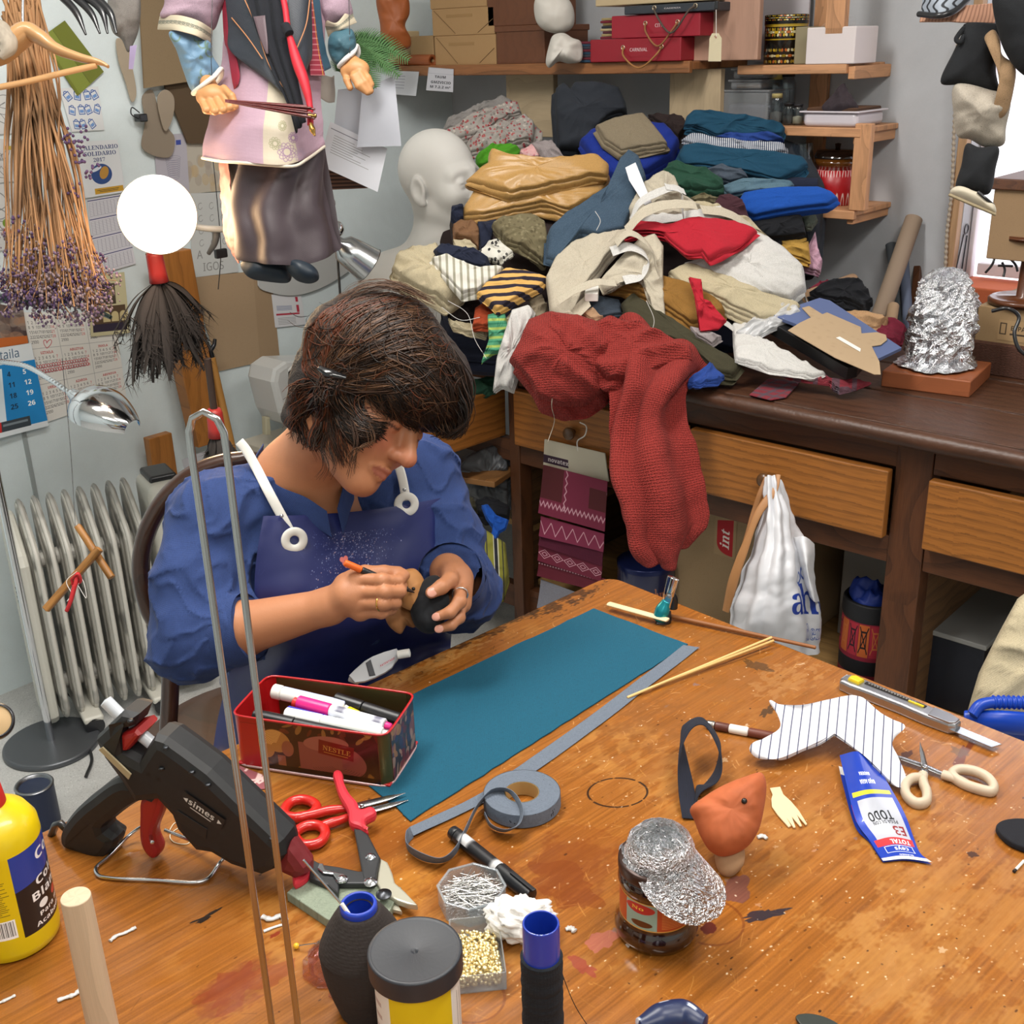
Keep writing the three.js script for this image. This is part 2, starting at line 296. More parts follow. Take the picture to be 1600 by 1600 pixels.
  g.setAttribute('position',new THREE.BufferAttribute(pos,3));g.setAttribute('normal',new THREE.BufferAttribute(nor,3));g.setAttribute('uv',new THREE.BufferAttribute(uv,2));if (col) g.setAttribute('color',new THREE.BufferAttribute(col,3));g.setIndex(I);return g;
}
// head about its middle: x to its left, y up, z out of the face, 0.23 m from chin to crown
function headField(p,o={}) {
  const X=Math.abs(p[0]),q=[X,p[1],p[2]],E=o.ears??1;
  let d=ell(q,[0,0.035,-0.018],[0.076,0.09,0.096]);
  d=smin(d,ell(q,[0,-0.04,0.03],[0.056,0.075,0.058]),0.04);
  d=smin(d,cone(q,[0.048,-0.055,-0.005],[0.012,-0.1,0.058],0.016,0.014),0.03);
  d=smin(d,S_(q,[0,-0.099,0.066],0.017),0.02);
  d=smin(d,S_(q,[0.036,-0.028,0.055],0.026),0.025);
  d=smin(d,cone(q,[0.006,0.02,0.079],[0.042,0.016,0.064],0.0125,0.01),0.018);
  d=smax(d,-S_(q,[0.031,-0.002,0.101],0.021),0.02);
  d=smin(d,S_(q,[0.03,-0.004,0.0725],0.0135),0.006);
  d=smax(d,-cone(q,[0.019,-0.0075,0.0875],[0.041,-0.0075,0.0825],0.0016,0.0012),0.004);
  d=smin(d,cone(q,[0,0.008,0.083],[0,-0.034,0.107],0.0085,0.0105),0.012);
  d=smin(d,S_(q,[0,-0.036,0.107],0.0115),0.008);
  d=smin(d,S_(q,[0.012,-0.04,0.094],0.0085),0.008);
  d=smin(d,cone(q,[0,-0.066,0.0905],[0.021,-0.069,0.078],0.0062,0.003),0.008);
  d=smin(d,cone(q,[0,-0.077,0.087],[0.018,-0.074,0.077],0.0068,0.003),0.008);
  d=smax(d,-cone(q,[0,-0.0712,0.0985],[0.022,-0.0715,0.083],0.0016,0.001),0.005);
  if (E) {let e=ell(q,[0.08,-0.005,-0.012],[0.011,0.033,0.021]);e=smax(e,-ell(q,[0.09,-0.003,-0.006],[0.009,0.02,0.0115]),0.008);e=smin(e,S_(q,[0.079,-0.034,-0.004],0.008),0.01);d=smin(d,e,0.006);}
  return d;
}
const frameOf=(o,f,u)=>{f=f.clone().normalize();u=u.clone().addScaledVector(f,-u.dot(f)).normalize();const x=V().crossVectors(u,f);return {o,x,u,f,loc:(p,s=1)=>{const a=p[0]- o.x,b=p[1]- o.y,c=p[2]- o.z;return [(a*x.x + b*x.y + c*x.z)/ s,(a*u.x + b*u.y + c*u.z)/ s,(a*f.x + b*f.y + c*f.z)/ s];},at:(a,b,c)=>o.clone().addScaledVector(x,a).addScaledVector(u,b).addScaledVector(f,c)};};
// first meeting of the ray through (px, py) with a body
const hit=(f,px,py,d0,d1)=>{const r=ray(px,py),l=r.length();let t=d0;for (let i=0;i<160&&t<d1;i++) {const p=EYE.clone().addScaledVector(r,t),d=f([p.x,p.y,p.z]);if (d<0.0006) return p;t +=Math.max(d*0.7 / l,0.0004);} return null;};
// ---------- the room ----------
const plaster=dtex(512,512,(u,v)=>{const c=1 + 0.018*tiled(u,v,2,2)+ 0.012*tiled(u,v,9,7)+ (rnd()- 0.5)*0.012;return [219*c,230*c,232*c];});
const plasterG=dtex(512,512,(u,v)=>{const c=1 + 0.02*tiled(u,v,12,2)+ 0.014*tiled(u,v,19,7)+ (rnd()- 0.5)*0.012;return [178*c,180*c,184*c];});
const bumpy=dtex(256,256,(u,v)=>{const c=128 + 50*tiled(u,v,4,3)+ 40*tiled(u,v,14,10);return [c,c,c];},false);
const wallPaint=mat('#ffffff',0.42,{map:plaster,bumpMap:bumpy,bumpScale:0.0012});
const wallPaintB=mat('#ffffff',0.75,{map:plasterG,bumpMap:bumpy,bumpScale:0.0016});
const floorTex=dtex(512,512,(u,v)=>{let c=184 + 8*tiled(u,v,3,3);if (rnd()<0.09) c -=45*rnd();if (rnd()<0.03) c +=30;return [c,c,c*0.985];});
const uvm=(g,s,ax)=>{const p=g.attributes.position,u=g.attributes.uv;for (let i=0;i<p.count;i++) {const q=[p.getX(i),p.getY(i),p.getZ(i)];u.setXY(i,q[ax[0]]/ s,q[ax[1]]/ s);} return g;};
const wb=(w,h,d,x,y,z,s,ax)=>uvm(tr(new THREE.BoxGeometry(w,h,d),[x,y,z]),s,ax);
struct('floor',wb(5.4,0.1,6,-0.9,-0.05,0.9,0.9,[0,2]),mat('#ffffff',0.5,{map:floorTex}),'pale grey speckled floor');
struct('ceiling',wb(5.4,0.1,6,-0.9,2.83,0.9,1,[0,2]),mat('#e9e7e2',0.9),'white ceiling');
struct('wall_back',wb(5.0,2.78,0.15,-0.9,1.39,WZ - 0.075,1.3,[0,1]),wallPaint,'pale blue grey painted wall behind the heater');
struct('wall_left',wb(0.15,2.78,5.6,-3.35,1.39,0.9,1.3,[2,1]),wallPaint);
struct('wall_near',wb(5.0,2.78,0.15,-0.9,1.39,3.7,1.3,[0,1]),wallPaint);
const wy0=1.0,wy1=2.15,wz0=-0.03,wz1=1.05,wt=0.09;
struct('wall_right',[
  wb(wt,2.78,wz0 - WZ,WX + wt / 2,1.39,(wz0 + WZ)/ 2,1.3,[2,1]),wb(wt,2.78,3.7 - wz1,WX + wt / 2,1.39,(3.7 + wz1)/ 2,1.3,[2,1]),
  wb(wt,wy0,wz1 - wz0,WX + wt / 2,wy0 / 2,(wz0 + wz1)/ 2,1.3,[2,1]),wb(wt,2.78 - wy1,wz1 - wz0,WX + wt / 2,(2.78 + wy1)/ 2,(wz0 + wz1)/ 2,1.3,[2,1])],wallPaintB,'grey plaster wall with the shelves');
const terracotta=mat('#c8673f',0.8,{bumpMap:grainB,bumpScale:0.001});
const frameWood=mat('#ffffff',0.6,{map:woodTex('#b28d68','#8a6848',{rings:4})});
const win=thing('window_1','bright window opening at the right edge behind the hanging puppet',null);win.userData.kind='structure';
obj('window_frame',[plank(0.03,1.14,0.022,WX - 0.014,1.55,wz0 - 0.012),plank(0.05,1.2,0.05,WX - 0.02,1.56,wz1),plank(0.05,0.05,1.16,WX - 0.02,wy1 + 0.02,0.5)],frameWood,win);
obj('window_sill',bx(wt + 0.06,0.04,1.14,WX + wt / 2 - 0.03,wy0 + 0.0,0.495,0.006),terracotta,win);
obj('sash',[bx(0.03,1.12,0.012,WX + 0.07,1.58,wz0 + 0.008),bx(0.045,1.12,0.05,WX + 0.07,1.58,wz1 - 0.03),bx(0.03,0.03,1.0,WX + 0.07,1.045,0.5),bx(0.045,0.05,1.0,WX + 0.07,2.11,0.5),bx(0.03,1.05,0.04,WX + 0.07,1.58,0.5)],mat('#d9d2d6',0.5),win);
obj('pane',bx(0.004,1.06,0.49,WX + 0.07,1.58,0.235,0.001),glass(),win);
obj('pane',bx(0.004,1.06,0.44,WX + 0.07,1.58,0.75,0.001),glass(),win);
struct('trim_1',bx(0.012,2.75,0.004,-0.16,1.39,WZ + 0.001,0.001),mat('#9ba3a3',0.6),'thin seam running up the pale wall');
for (const [x,y,z,w,d] of ceilingLamps) {
  const t=thing('ceiling_light','long white fluorescent ceiling fixture ' + (z<0?'high above the woman':x>-1?'high above the worktable':'nearest the left wall'),'ceiling light',[x,y,z]);
  obj('housing',bx(w + 0.06,0.06,d + 0.04,0,0.03,0,0.01),mat('#dddddd',0.5),t);
  obj('diffuser',bx(w,0.03,d,0,-0.03,0,0.012),mat('#ffffff',0.4,{emissive:C('#fff1dc'),emissiveIntensity:2}),t);
}

// ---------- worktable ----------
const tA=V(0.9954,0,0.09585),tB=V(-0.09585,0,0.9954);// table axes: right-away, right-near
const TH=Math.atan2(-tA.z,tA.x);
const TW=1.62,TD=1.22,TS=2048;
const toTab=(px,py)=>{const p=T(px,py);return [-p.dot(tA),V(p.x,0,p.z).dot(tB)];};// metres from the far corner, along both edges
const tablePaint=ctex(TS,TS,(g,W,H)=>{
  // worn and dirty areas: middle (in the picture), radii in metres along both edges, colour, strength, grain of their outline
  const worn=[[1040,1010,0.16,0.3,[132,84,38],0.75,26],[1180,1120,0.3,0.22,[146,92,44],0.7,22],[1380,1490,0.13,0.1,[186,136,76],0.62,16],[1290,1240,0.22,0.2,[160,104,52],0.55,18],[740,990,0.26,0.035,[62,40,22],1,40],[660,1045,0.2,0.03,[176,130,74],0.8,70],[870,938,0.12,0.05,[56,34,18],1,44],[890,1350,0.1,0.1,[112,54,18],0.6,20],[640,1400,0.1,0.05,[196,134,52],0.5,14],[570,1330,0.1,0.05,[128,70,22],0.7,20],[1145,1330,0.06,0.06,[118,72,36],0.5,20],[1500,1440,0.2,0.12,[176,124,66],0.6,24],[1230,1060,0.1,0.05,[178,132,84],0.5,60],[760,1330,0.09,0.06,[130,74,26],0.6,20],[370,1540,0.06,0.045,[118,52,26],0.7,14],[1010,1130,0.1,0.12,[120,74,34],0.5,30]].map(([x,y,...r])=>[...toTab(x,y),...r]);
  const im=g.createImageData(W,H),a=im.data,c1=[166,103,40],c2=[104,58,18],c3=[184,132,70];
  for (let y=0;y<H;y++) for (let x=0;x<W;x++) {
    const u=x / W*TW,v=y / H*TD,k=(y*W + x)*4;
    const q=v*34 + 1.1*nz(u*1.1,v*4,1)+ 0.4*nz(u*4,v*10,2);
    let t=0.36 + 0.26*nz(u*2.5,v*190,3)+ 0.3*nz(u*9,v*420,4)+ 0.06*Math.sin(q*6.283)+ 0.16*(rnd()- 0.5);
    let l=0.0;l=0.5*ss(0.05,0.5,fbm(u*4.5,v*4.5,21))*ss(0.1,0.5,fbm(u*30,v*60,5)+ 0.35);
    t=clamp(t);for (let i=0;i<3;i++) a[k + i]=mix(mix(c1[i],c2[i],t),c3[i],l);
    for (const [wu,wv,ru,rv,wc,ws,wf] of worn) {const e=Math.pow((u - wu)/ ru,2)+ Math.pow((v - wv)/ rv,2);if (e>1.8) continue;const m=ws*ss(0.0,0.28,0.62*(1 - e)- 0.3 + 0.5*fbm(u*wf,v*wf*1.6,wf)+ 0.18*nz(u*160,v*260,6))*(0.75 + 0.25*nz(u*90,v*220,3));if (m>0) for (let i=0;i<3;i++) a[k + i]=mix(a[k + i],wc[i],m);}
    a[k + 3]=255;
 }
  g.putImageData(im,0,0);
  const at=(px,py)=>{const [u,v]=toTab(px,py);return [u / TW*W,v / TD*H];};
  const m=W / TW,my=H / TD;
  const blob=(px,py,rx,ry,col,al,rag=0.35,rot=0)=>{const [x,y]=at(px,py);g.save();g.translate(x,y);g.rotate(rot);g.globalAlpha=al;g.fillStyle=col;g.beginPath();const s=rnd()*40;for (let i=0;i<=40;i++) {const th=i / 40*6.283,r=1 + rag*1.6*fbm(Math.cos(th)*1.5 + s,Math.sin(th)*1.5,s);g.lineTo(Math.cos(th)*rx*m*r,Math.sin(th)*ry*my*r);} g.fill();g.restore();};
  const scratches=(x0,y0,x1,y1,n,col,al,len,w)=>{g.strokeStyle=col;for (let i=0;i<n;i++) {const [x,y]=at(rr(x0,x1),rr(y0,y1));g.globalAlpha=al*rnd();g.lineWidth=w*rr(0.4,1.4);const th=rr(0,6.28),l=len*m*rnd();g.beginPath();g.moveTo(x,y);g.quadraticCurveTo(x + Math.cos(th)*l*0.5 + rr(-4,4),y + Math.sin(th)*l*0.5 + rr(-4,4),x + Math.cos(th)*l,y + Math.sin(th)*l);g.stroke();}};
  const ragged=(px,py,rx,ry,col,al,n)=>{for (let i=0;i<n;i++) {const th=rr(0,6.283),q=Math.sqrt(rnd()),s=rr(0.05,0.2);blob(px + Math.cos(th)*q*rx,py + Math.sin(th)*q*ry,s*0.06,s*0.04,col,al*rr(0.3,1),0.5);}};
  blob(885,1385,0.03,0.05,'#6c2c0c',0.4);blob(900,1330,0.05,0.035,'#77380f',0.25);
  blob(375,1540,0.04,0.026,'#7a2d16',0.4,0.5);blob(1190,1430,0.025,0.007,'#2a2530',0.9,0.5,-0.6);blob(1150,1390,0.022,0.016,'#5d3c4c',0.6);blob(940,1470,0.017,0.013,'#b2665c',0.75,0.25);blob(910,1510,0.008,0.018,'#8f3a30',0.7);
  blob(1107,1450,0.009,0.008,'#4f1712',0.9,0.2);blob(1415,1180,0.014,0.005,'#452012',0.85,0.3);blob(1505,1180,0.05,0.006,'#58261a',0.75,0.4,0.3);blob(1500,1175,0.012,0.01,'#5e4430',0.6,0.5);blob(1520,1335,0.006,0.005,'#402416',0.9);blob(1200,1110,0.02,0.006,'#2c2420',0.6,0.6,0.4);blob(1180,1040,0.012,0.02,'#33291f',0.5,0.6);
  blob(322,1433,0.014,0.0035,'#1d1512',0.95,0.6);blob(430,1460,0.006,0.003,'#7a2a14',0.9);
  for (const [r,w,al] of [[0.033,3.5,0.85],[0.0325,1.5,0.9]]) {const [x,y]=at(965,1238);g.globalAlpha=al;g.strokeStyle='#2a1a10';g.lineWidth=w;g.setLineDash([40,4,22,3,60,9]);g.beginPath();g.ellipse(x,y,r*m,r*my,0.4,0,6.283);g.stroke();g.setLineDash([]);}
  for (const [px,py,r] of [[740,1560,0.03],[1110,1440,0.034]]) {const [x,y]=at(px,py);g.globalAlpha=0.45;g.strokeStyle='#5d2a12';g.lineWidth=4;g.beginPath();g.ellipse(x,y,r*m,r*my,0,0.3,4);g.stroke();}
  scratches(700,930,1550,1300,900,'#e6b880',0.55,0.02,1.2);scratches(500,1200,1300,1590,500,'#d9a45c',0.4,0.03,1.1);scratches(620,960,1000,1060,250,'#2c1a0c',0.6,0.015,1.5);scratches(100,1330,800,1590,120,'#3a1e0a',0.35,0.02,1);
  g.fillStyle='#f1e4cd';for (let i=0;i<900;i++) {const [x,y]=at(rr(600,1600),rr(920,1560));g.globalAlpha=rr(0.25,0.85);g.beginPath();g.ellipse(x,y,rr(0.6,2.6),rr(0.6,1.8),rnd()*3,0,6.3);g.fill();}
  g.fillStyle='#2c160a';for (let i=0;i<260;i++) {const [x,y]=at(rr(300,1600),rr(920,1590));g.globalAlpha=rr(0.3,0.9);g.beginPath();g.ellipse(x,y,rr(0.8,3),rr(0.8,2.4),0,0,6.3);g.fill();}
  for (let i=0;i<34;i++) blob(rr(950,1500),rr(950,1500),rr(0.002,0.007),rr(0.0015,0.004),['#e6d7c4','#d8b79a','#b98f7f','#7c6a78'][i % 4],rr(0.25,0.6),0.6,rnd()*3);
  g.globalAlpha=1;
});
const tableRough=dtex(512,512,(u,v)=>{const c=95 + 55*fbm(u*9,v*9,2)+ 40*nz(u*60,v*90,4);return [c,clamp(c,40,230),c];},false);
const table=thing('work_table','large worn orange wooden worktable covered with craft tools and paint stains','table',[0,0,0],TH);
{
  const r=0.03,pts=[];
  for (const [x,z,a0] of [[-r,r,0],[-TW + r,r,90],[-TW + r,TD - r,180],[-r,TD - r,270]]) for (let i=0;i<=6;i++) {const a=(a0 + i*15)*Math.PI / 180;pts.push([x + r*Math.cos(a),z - r*Math.sin(a)]);}
  const g=tr(ex(pts.map(([x,z])=>[x,-z]),0.032,0.003),[0,TY - 0.032,0],[-Math.PI / 2,0,0]),p=g.attributes.position,u=g.attributes.uv;
  for (let i=0;i<p.count;i++) u.setXY(i,-p.getX(i)/ TW,1 - p.getZ(i)/ TD);
  obj('table_top',g,mat('#ffffff',0.55,{map:tablePaint,roughnessMap:tableRough,clearcoat:0.12,clearcoatRoughness:0.35,bumpMap:grainB,bumpScale:0.0004}),table);
  const lw=mat('#ffffff',0.6,{map:woodTex('#7d4d22','#4a2a10')});
  for (const [x,z] of [[-0.1,0.1],[-TW + 0.1,0.1],[-0.1,TD - 0.1],[-TW + 0.1,TD - 0.1]]) obj('leg',plank(0.06,TY - 0.032,0.06,x,(TY - 0.032)/ 2,z),lw,table);
  obj('apron',[plank(TW - 0.24,0.09,0.022,-TW / 2,TY - 0.078,0.1),plank(TW - 0.24,0.09,0.022,-TW / 2,TY - 0.078,TD - 0.1),plank(0.022,0.09,TD - 0.24,-0.1,TY - 0.078,TD / 2),plank(0.022,0.09,TD - 0.24,-TW + 0.1,TY - 0.078,TD / 2)],lw,table);
}

// ---------- workbench along the right wall ----------
const benchDark=mat('#ffffff',0.5,{map:woodTex('#5b351c','#2e170a',{rings:6,fine:22}),bumpMap:grainB,bumpScale:0.0005});
const benchTop=mat('#ffffff',0.42,{map:woodTex('#4d3020','#1f120b',{rings:8,fine:26,contrast:0.8}),bumpMap:grainB,bumpScale:0.0012});
const drawerPine=mat('#ffffff',0.5,{map:woodTex('#a3662a','#6d3a12',{rings:14,knots:3}),bumpMap:grainB,bumpScale:0.0003});
const BX=0.69,BY=0.895;
const bench=thing('workbench','long dark wooden workbench with pine drawers under the heap of fabrics','workbench',[BX,0,0]);
for (const [x,w] of [[0.07,0.21],[0.29,0.22],[0.51,0.21],[0.715,0.19]]) obj('top_board',plank(w - 0.004,0.036,2.58,x + 0.0,BY - 0.018,-0.07,0.006),benchTop,bench);
obj('nosing',tb([[-0.038,BY - 0.02,-1.35],[-0.04,BY - 0.019,-0.6],[-0.038,BY - 0.021,0.4],[-0.04,BY - 0.02,1.22]],(t)=>0.019 + 0.0015*nz(t*40,1,2),{seg:120,rad:12,tile:0.6}),benchTop,bench);
for (const [z,w] of [[-1.31,0.06],[-0.838,0.035],[0.236,0.075],[1.17,0.07]]) obj('post',plank(0.05,0.86,w,0.03,0.43,z),benchDark,bench),obj('post',plank(0.05,0.86,0.05,0.76,0.43,z),benchDark,bench);
for (const [z,l] of [[-1.07,0.44],[-0.31,1.02],[0.705,0.86]]) {
  obj('rail',plank(0.03,0.062,l,0.022,0.824,z),benchDark,bench);obj('rail',plank(0.03,0.06,l,0.022,0.612,z),benchDark,bench);
}
obj('carcass_panel',[plank(0.72,0.6,0.016,0.4,0.3,-0.86),plank(0.72,0.6,0.016,0.4,0.3,0.262),plank(0.014,0.82,2.46,0.79,0.41,-0.06)],mat('#ffffff',0.7,{map:woodTex('#6b4a2a','#3e2714')}),bench);
for (const [z,l] of [[-1.07,0.44],[-0.31,1.06],[0.705,0.86]]) obj('shelf_board',plank(0.66,0.018,l,0.42,z<-1?0.36:0.2,z),mat('#ffffff',0.6,{map:woodTex('#a5814f','#7a5a32')}),bench);
obj('plinth',plank(0.03,0.07,2.46,0.05,0.165,-0.06),benchDark,bench);
const knobM=mat('#5a3c22',0.35,{clearcoat:0.4});
const knobG=()=>la([[0,0.028],[0.008,0.0275],[0.0145,0.024],[0.0165,0.018],[0.014,0.011],[0.008,0.007],[0.0075,0],[0,0]],28,[0,0,0],[0,0,Math.PI / 2]);
for (const [z0,z1,kz] of [[-0.815,-0.285,-0.614],[-0.278,0.2,-0.072],[0.277,1.12,0.7]]) {
  const d=obj('drawer',plank(0.024,0.148,z1 - z0 - 0.006,-0.012,0.718,(z0 + z1)/ 2,0.004),drawerPine,bench);
  obj('knob',tr(knobG(),[-0.024,0.718,kz]),knobM,d);
}
{// the last drawer stands open, sagging, full of scraps
  const d=obj('drawer',[plank(0.3,0.13,0.014,-0.13,0.715,-0.885,0.003,[0,0,-0.02]),plank(0.3,0.13,0.014,-0.13,0.715,-1.27),plank(0.02,0.148,0.42,-0.29,0.708,-1.08),plank(0.3,0.01,0.38,-0.13,0.655,-1.08)],drawerPine,bench);
  obj('knob',tr(knobG(),[-0.3,0.71,-1.08]),knobM,d);
}
{const m=mat('#ffffff',0.55,{map:woodTex('#8a5f33','#5a3a1c',{rings:5})});
  one('loose_board','loose brown wooden board sticking out below the open drawer','board',plank(0.34,0.016,0.26,0.74,0.545,-1.0,0.002,[0,0.25,0]),m);}

// ---------- shelf over the bench ----------
const shelfWood=mat('#ffffff',0.5,{map:woodTex('#96623a','#64391c',{rings:5})});
const paleBoard=mat('#ffffff',0.6,{map:woodTex('#b7a283','#9a8465',{rings:5,contrast:0.6})});
const SH=1.558,shelf=thing('wall_shelf','long brown wooden wall shelf carrying boxes and red sample books','shelf',[0,0,0]);
obj('shelf_board',plank(0.27,0.02,1.08,1.355,SH - 0.01,-1.2),shelfWood,shelf);
obj('front_edge',plank(0.016,0.03,1.08,1.213,SH - 0.013,-1.2),shelfWood,shelf);
{const a=PX(790,110,1.3),b=PX(866,215,1.3),c=PX(1047,105,1.3),e=PX(1124,188,1.3);
  obj('hanging_board',plank(0.022,SH - 0.02 - b.y,b.z - a.z,1.31,(SH - 0.02 + b.y)/ 2,(a.z + b.z)/ 2),paleBoard,shelf);
  obj('hanging_board',plank(0.022,SH - 0.02 - e.y + 0.08,e.z - c.z,1.31,(SH - 0.02 + e.y - 0.08)/ 2,(c.z + e.z)/ 2),paleBoard,shelf);}
const pineM=mat('#ffffff',0.55,{map:woodTex('#c9946a','#a06a43',{rings:5,knots:4})});
const rack=thing('pine_rack','small open pine rack fixed to the grey wall beside the shelf','rack',[0,0,0]);
for (const y of [1.545,1.4,1.205]) obj('shelf_board',[plank(0.2,0.014,y>1.5?0.3:0.46,1.4,y - 0.007,y>1.5?-0.42:-0.45),plank(0.016,0.022,y>1.5?0.3:0.46,1.296,y - 0.011,y>1.5?-0.42:-0.45)],pineM,rack);
obj('post',plank(0.024,0.205,0.042,1.302,1.308,-0.216),pineM,rack);
obj('post',plank(0.02,0.8,0.05,1.488,1.45,-0.44),pineM,rack);
obj('post',plank(0.024,0.3,0.05,1.302,1.76,-0.31),pineM,rack);
obj('bearer',[plank(0.2,0.03,0.018,1.4,1.525,-0.262),plank(0.2,0.03,0.018,1.4,1.376,-0.235),plank(0.2,0.03,0.018,1.4,1.185,-0.235)],pineM,rack);
// ---------- things on the worktable ----------
const yaw=(a,b)=>{const d=b.clone().sub(a);return Math.atan2(-d.z,d.x);};
const TP=(h=0)=>level(TY + h);
const tpts=(L,h=0)=>L.map(([x,y,k])=>T(x,y,k??h));
// strip between two seen edges, each [px, py, height]
const strip=(A,B,m,o={})=>cloth([tpts(A),tpts(B)],{nu:60,nv:4,th:0.0016,amp:0.0006,freq:20,tile:FT,...o});
const steel=metal('#c9ccd0',0.22),chrome=metal('#dfe2e6',0.08),darkSteel=metal('#4a4c50',0.35),blackP=mat('#15161a',0.38,{clearcoat:0.3}),whiteP=mat('#e9e6df',0.4);
const felt=(c)=>fab(c,{bump:0.0002});

{// teal cloth
  const c=[[928,952],[1074,1008],[1000,1056],[860,1145],[740,1222],[641,1284],[614,1258],[487,1159],[560,1128],[700,1060],[820,1003]];
  const L=[];for (let i=0;i<c.length;i++) {const a=c[i],b=c[(i + 1) % c.length],n=8;for (let k=0;k<n;k++) L.push([mix(a[0],b[0],k / n)+ rr(-0.9,0.9),mix(a[1],b[1],k / n)+ rr(-0.7,0.7)]);}
  tag(slab('cloth_piece',L,TP(0.0004),0.0022,felt('#04566f'),null,{tile:FT}),'flat teal blue cloth piece laid out across the worktable','cloth');
}
const ribM=fab('#6d7785',{bump:0.00025});
one('ribbon_strip','grey ribbon strip lying along the edge of the teal cloth','ribbon',strip([[1068,1008,0.003],[1000,1060,0.003],[900,1135,0.003],[800,1205,0.003],[745,1243,0.003],[640,1292,0.004]],[[1092,1012,0.002],[1020,1068,0.002],[930,1138,0.002],[825,1213,0.002],[760,1252,0.002],[646,1306,0.004]]),ribM);
const roll=thing('ribbon_roll','grey ribbon roll with a loose loop beside the teal cloth','ribbon roll',T(816,1258));
obj('winding',la([[0.021,0.002],[0.0205,0.019],...Array.from({length:14},(_,i)=>[0.022 + i*0.0018,0.0196 - (i % 2)*0.0008]),[0.0465,0.019],[0.0468,0.002],[0.046,0.001],[0.021,0.002]],72),ribM,roll);
obj('cardboard_core',la([[0.0195,0.001],[0.0195,0.0192],[0.021,0.0192],[0.021,0.001],[0.0195,0.001]],48),mat('#b08d55',0.8),roll);
{const g=strip([[640,1292,0.012],[634,1300,0.016],[636,1318,0.018],[660,1333,0.018],[690,1340,0.018],[712,1322,0.018],[728,1290,0.019],[744,1258,0.022],[766,1234,0.027],[788,1230,0.03],[806,1240,0.03],[818,1264,0.028],[812,1288,0.022],[790,1296,0.018],[768,1288,0.018],[757,1268,0.018]],
  [[646,1308,0.001],[637,1320,0.001],[640,1332,0.001],[662,1345,0.001],[690,1348,0.001],[712,1334,0.001],[730,1296,0.002],[746,1262,0.005],[768,1242,0.012],[789,1236,0.02],[802,1246,0.021],[812,1266,0.019],[808,1290,0.008],[788,1300,0.002],[766,1292,0.002],[756,1272,0.002]],ribM,{nu:120});
  obj('loose_loop',g.applyMatrix4(new THREE.Matrix4().makeTranslation(-roll.position.x,-roll.position.y,-roll.position.z)),ribM,roll);}

function pen(name,label,cat,a,b,r,parts,group) {// a stick lying from a to b, parts [t0, t1, radius factor, material, name]
  const l=a.distanceTo(b),t=thing(name,label,cat,a,0,group);
  t.quaternion.setFromUnitVectors(V(1,0,0),b.clone().sub(a).normalize());
  for (const [t0,t1,k0,k1,m,n] of parts) {const L=(t1 - t0)*l;obj(n,tr(cy(r*k0,r*k1,L),[(t0 + t1)/ 2*l,0,0],[0,0,-Math.PI / 2]),m,t);}
  return t;
}
const pr=(w,h,draw)=>ctex(w,h,draw);
const inkLabel=pr(256,64,(g,w,h)=>{g.fillStyle='#1b1b1e';g.fillRect(0,0,w,h);g.fillStyle='#c9c9c9';g.fillRect(40,22,200,5);g.fillRect(40,34,200,3);g.fillRect(40,44,160,2);g.font='bold 16px sans-serif';g.fillText('permanent',60,16);});
{const t=pen('marker','black marker pen lying alone below the ribbon roll','marker',T(706,1299,0.009),T(831,1400,0.009),0.0086,[[0,0.07,0.9,0.95,blackP,'end_plug'],[0.07,0.62,0.95,0.95,mat('#ffffff',0.4,{map:inkLabel}),'barrel'],[0.62,1,1.06,0.95,blackP,'cap']]);
  obj('clip',bx(0.04,0.003,0.005,0.13,0.01,0,0.001),blackP,t);}

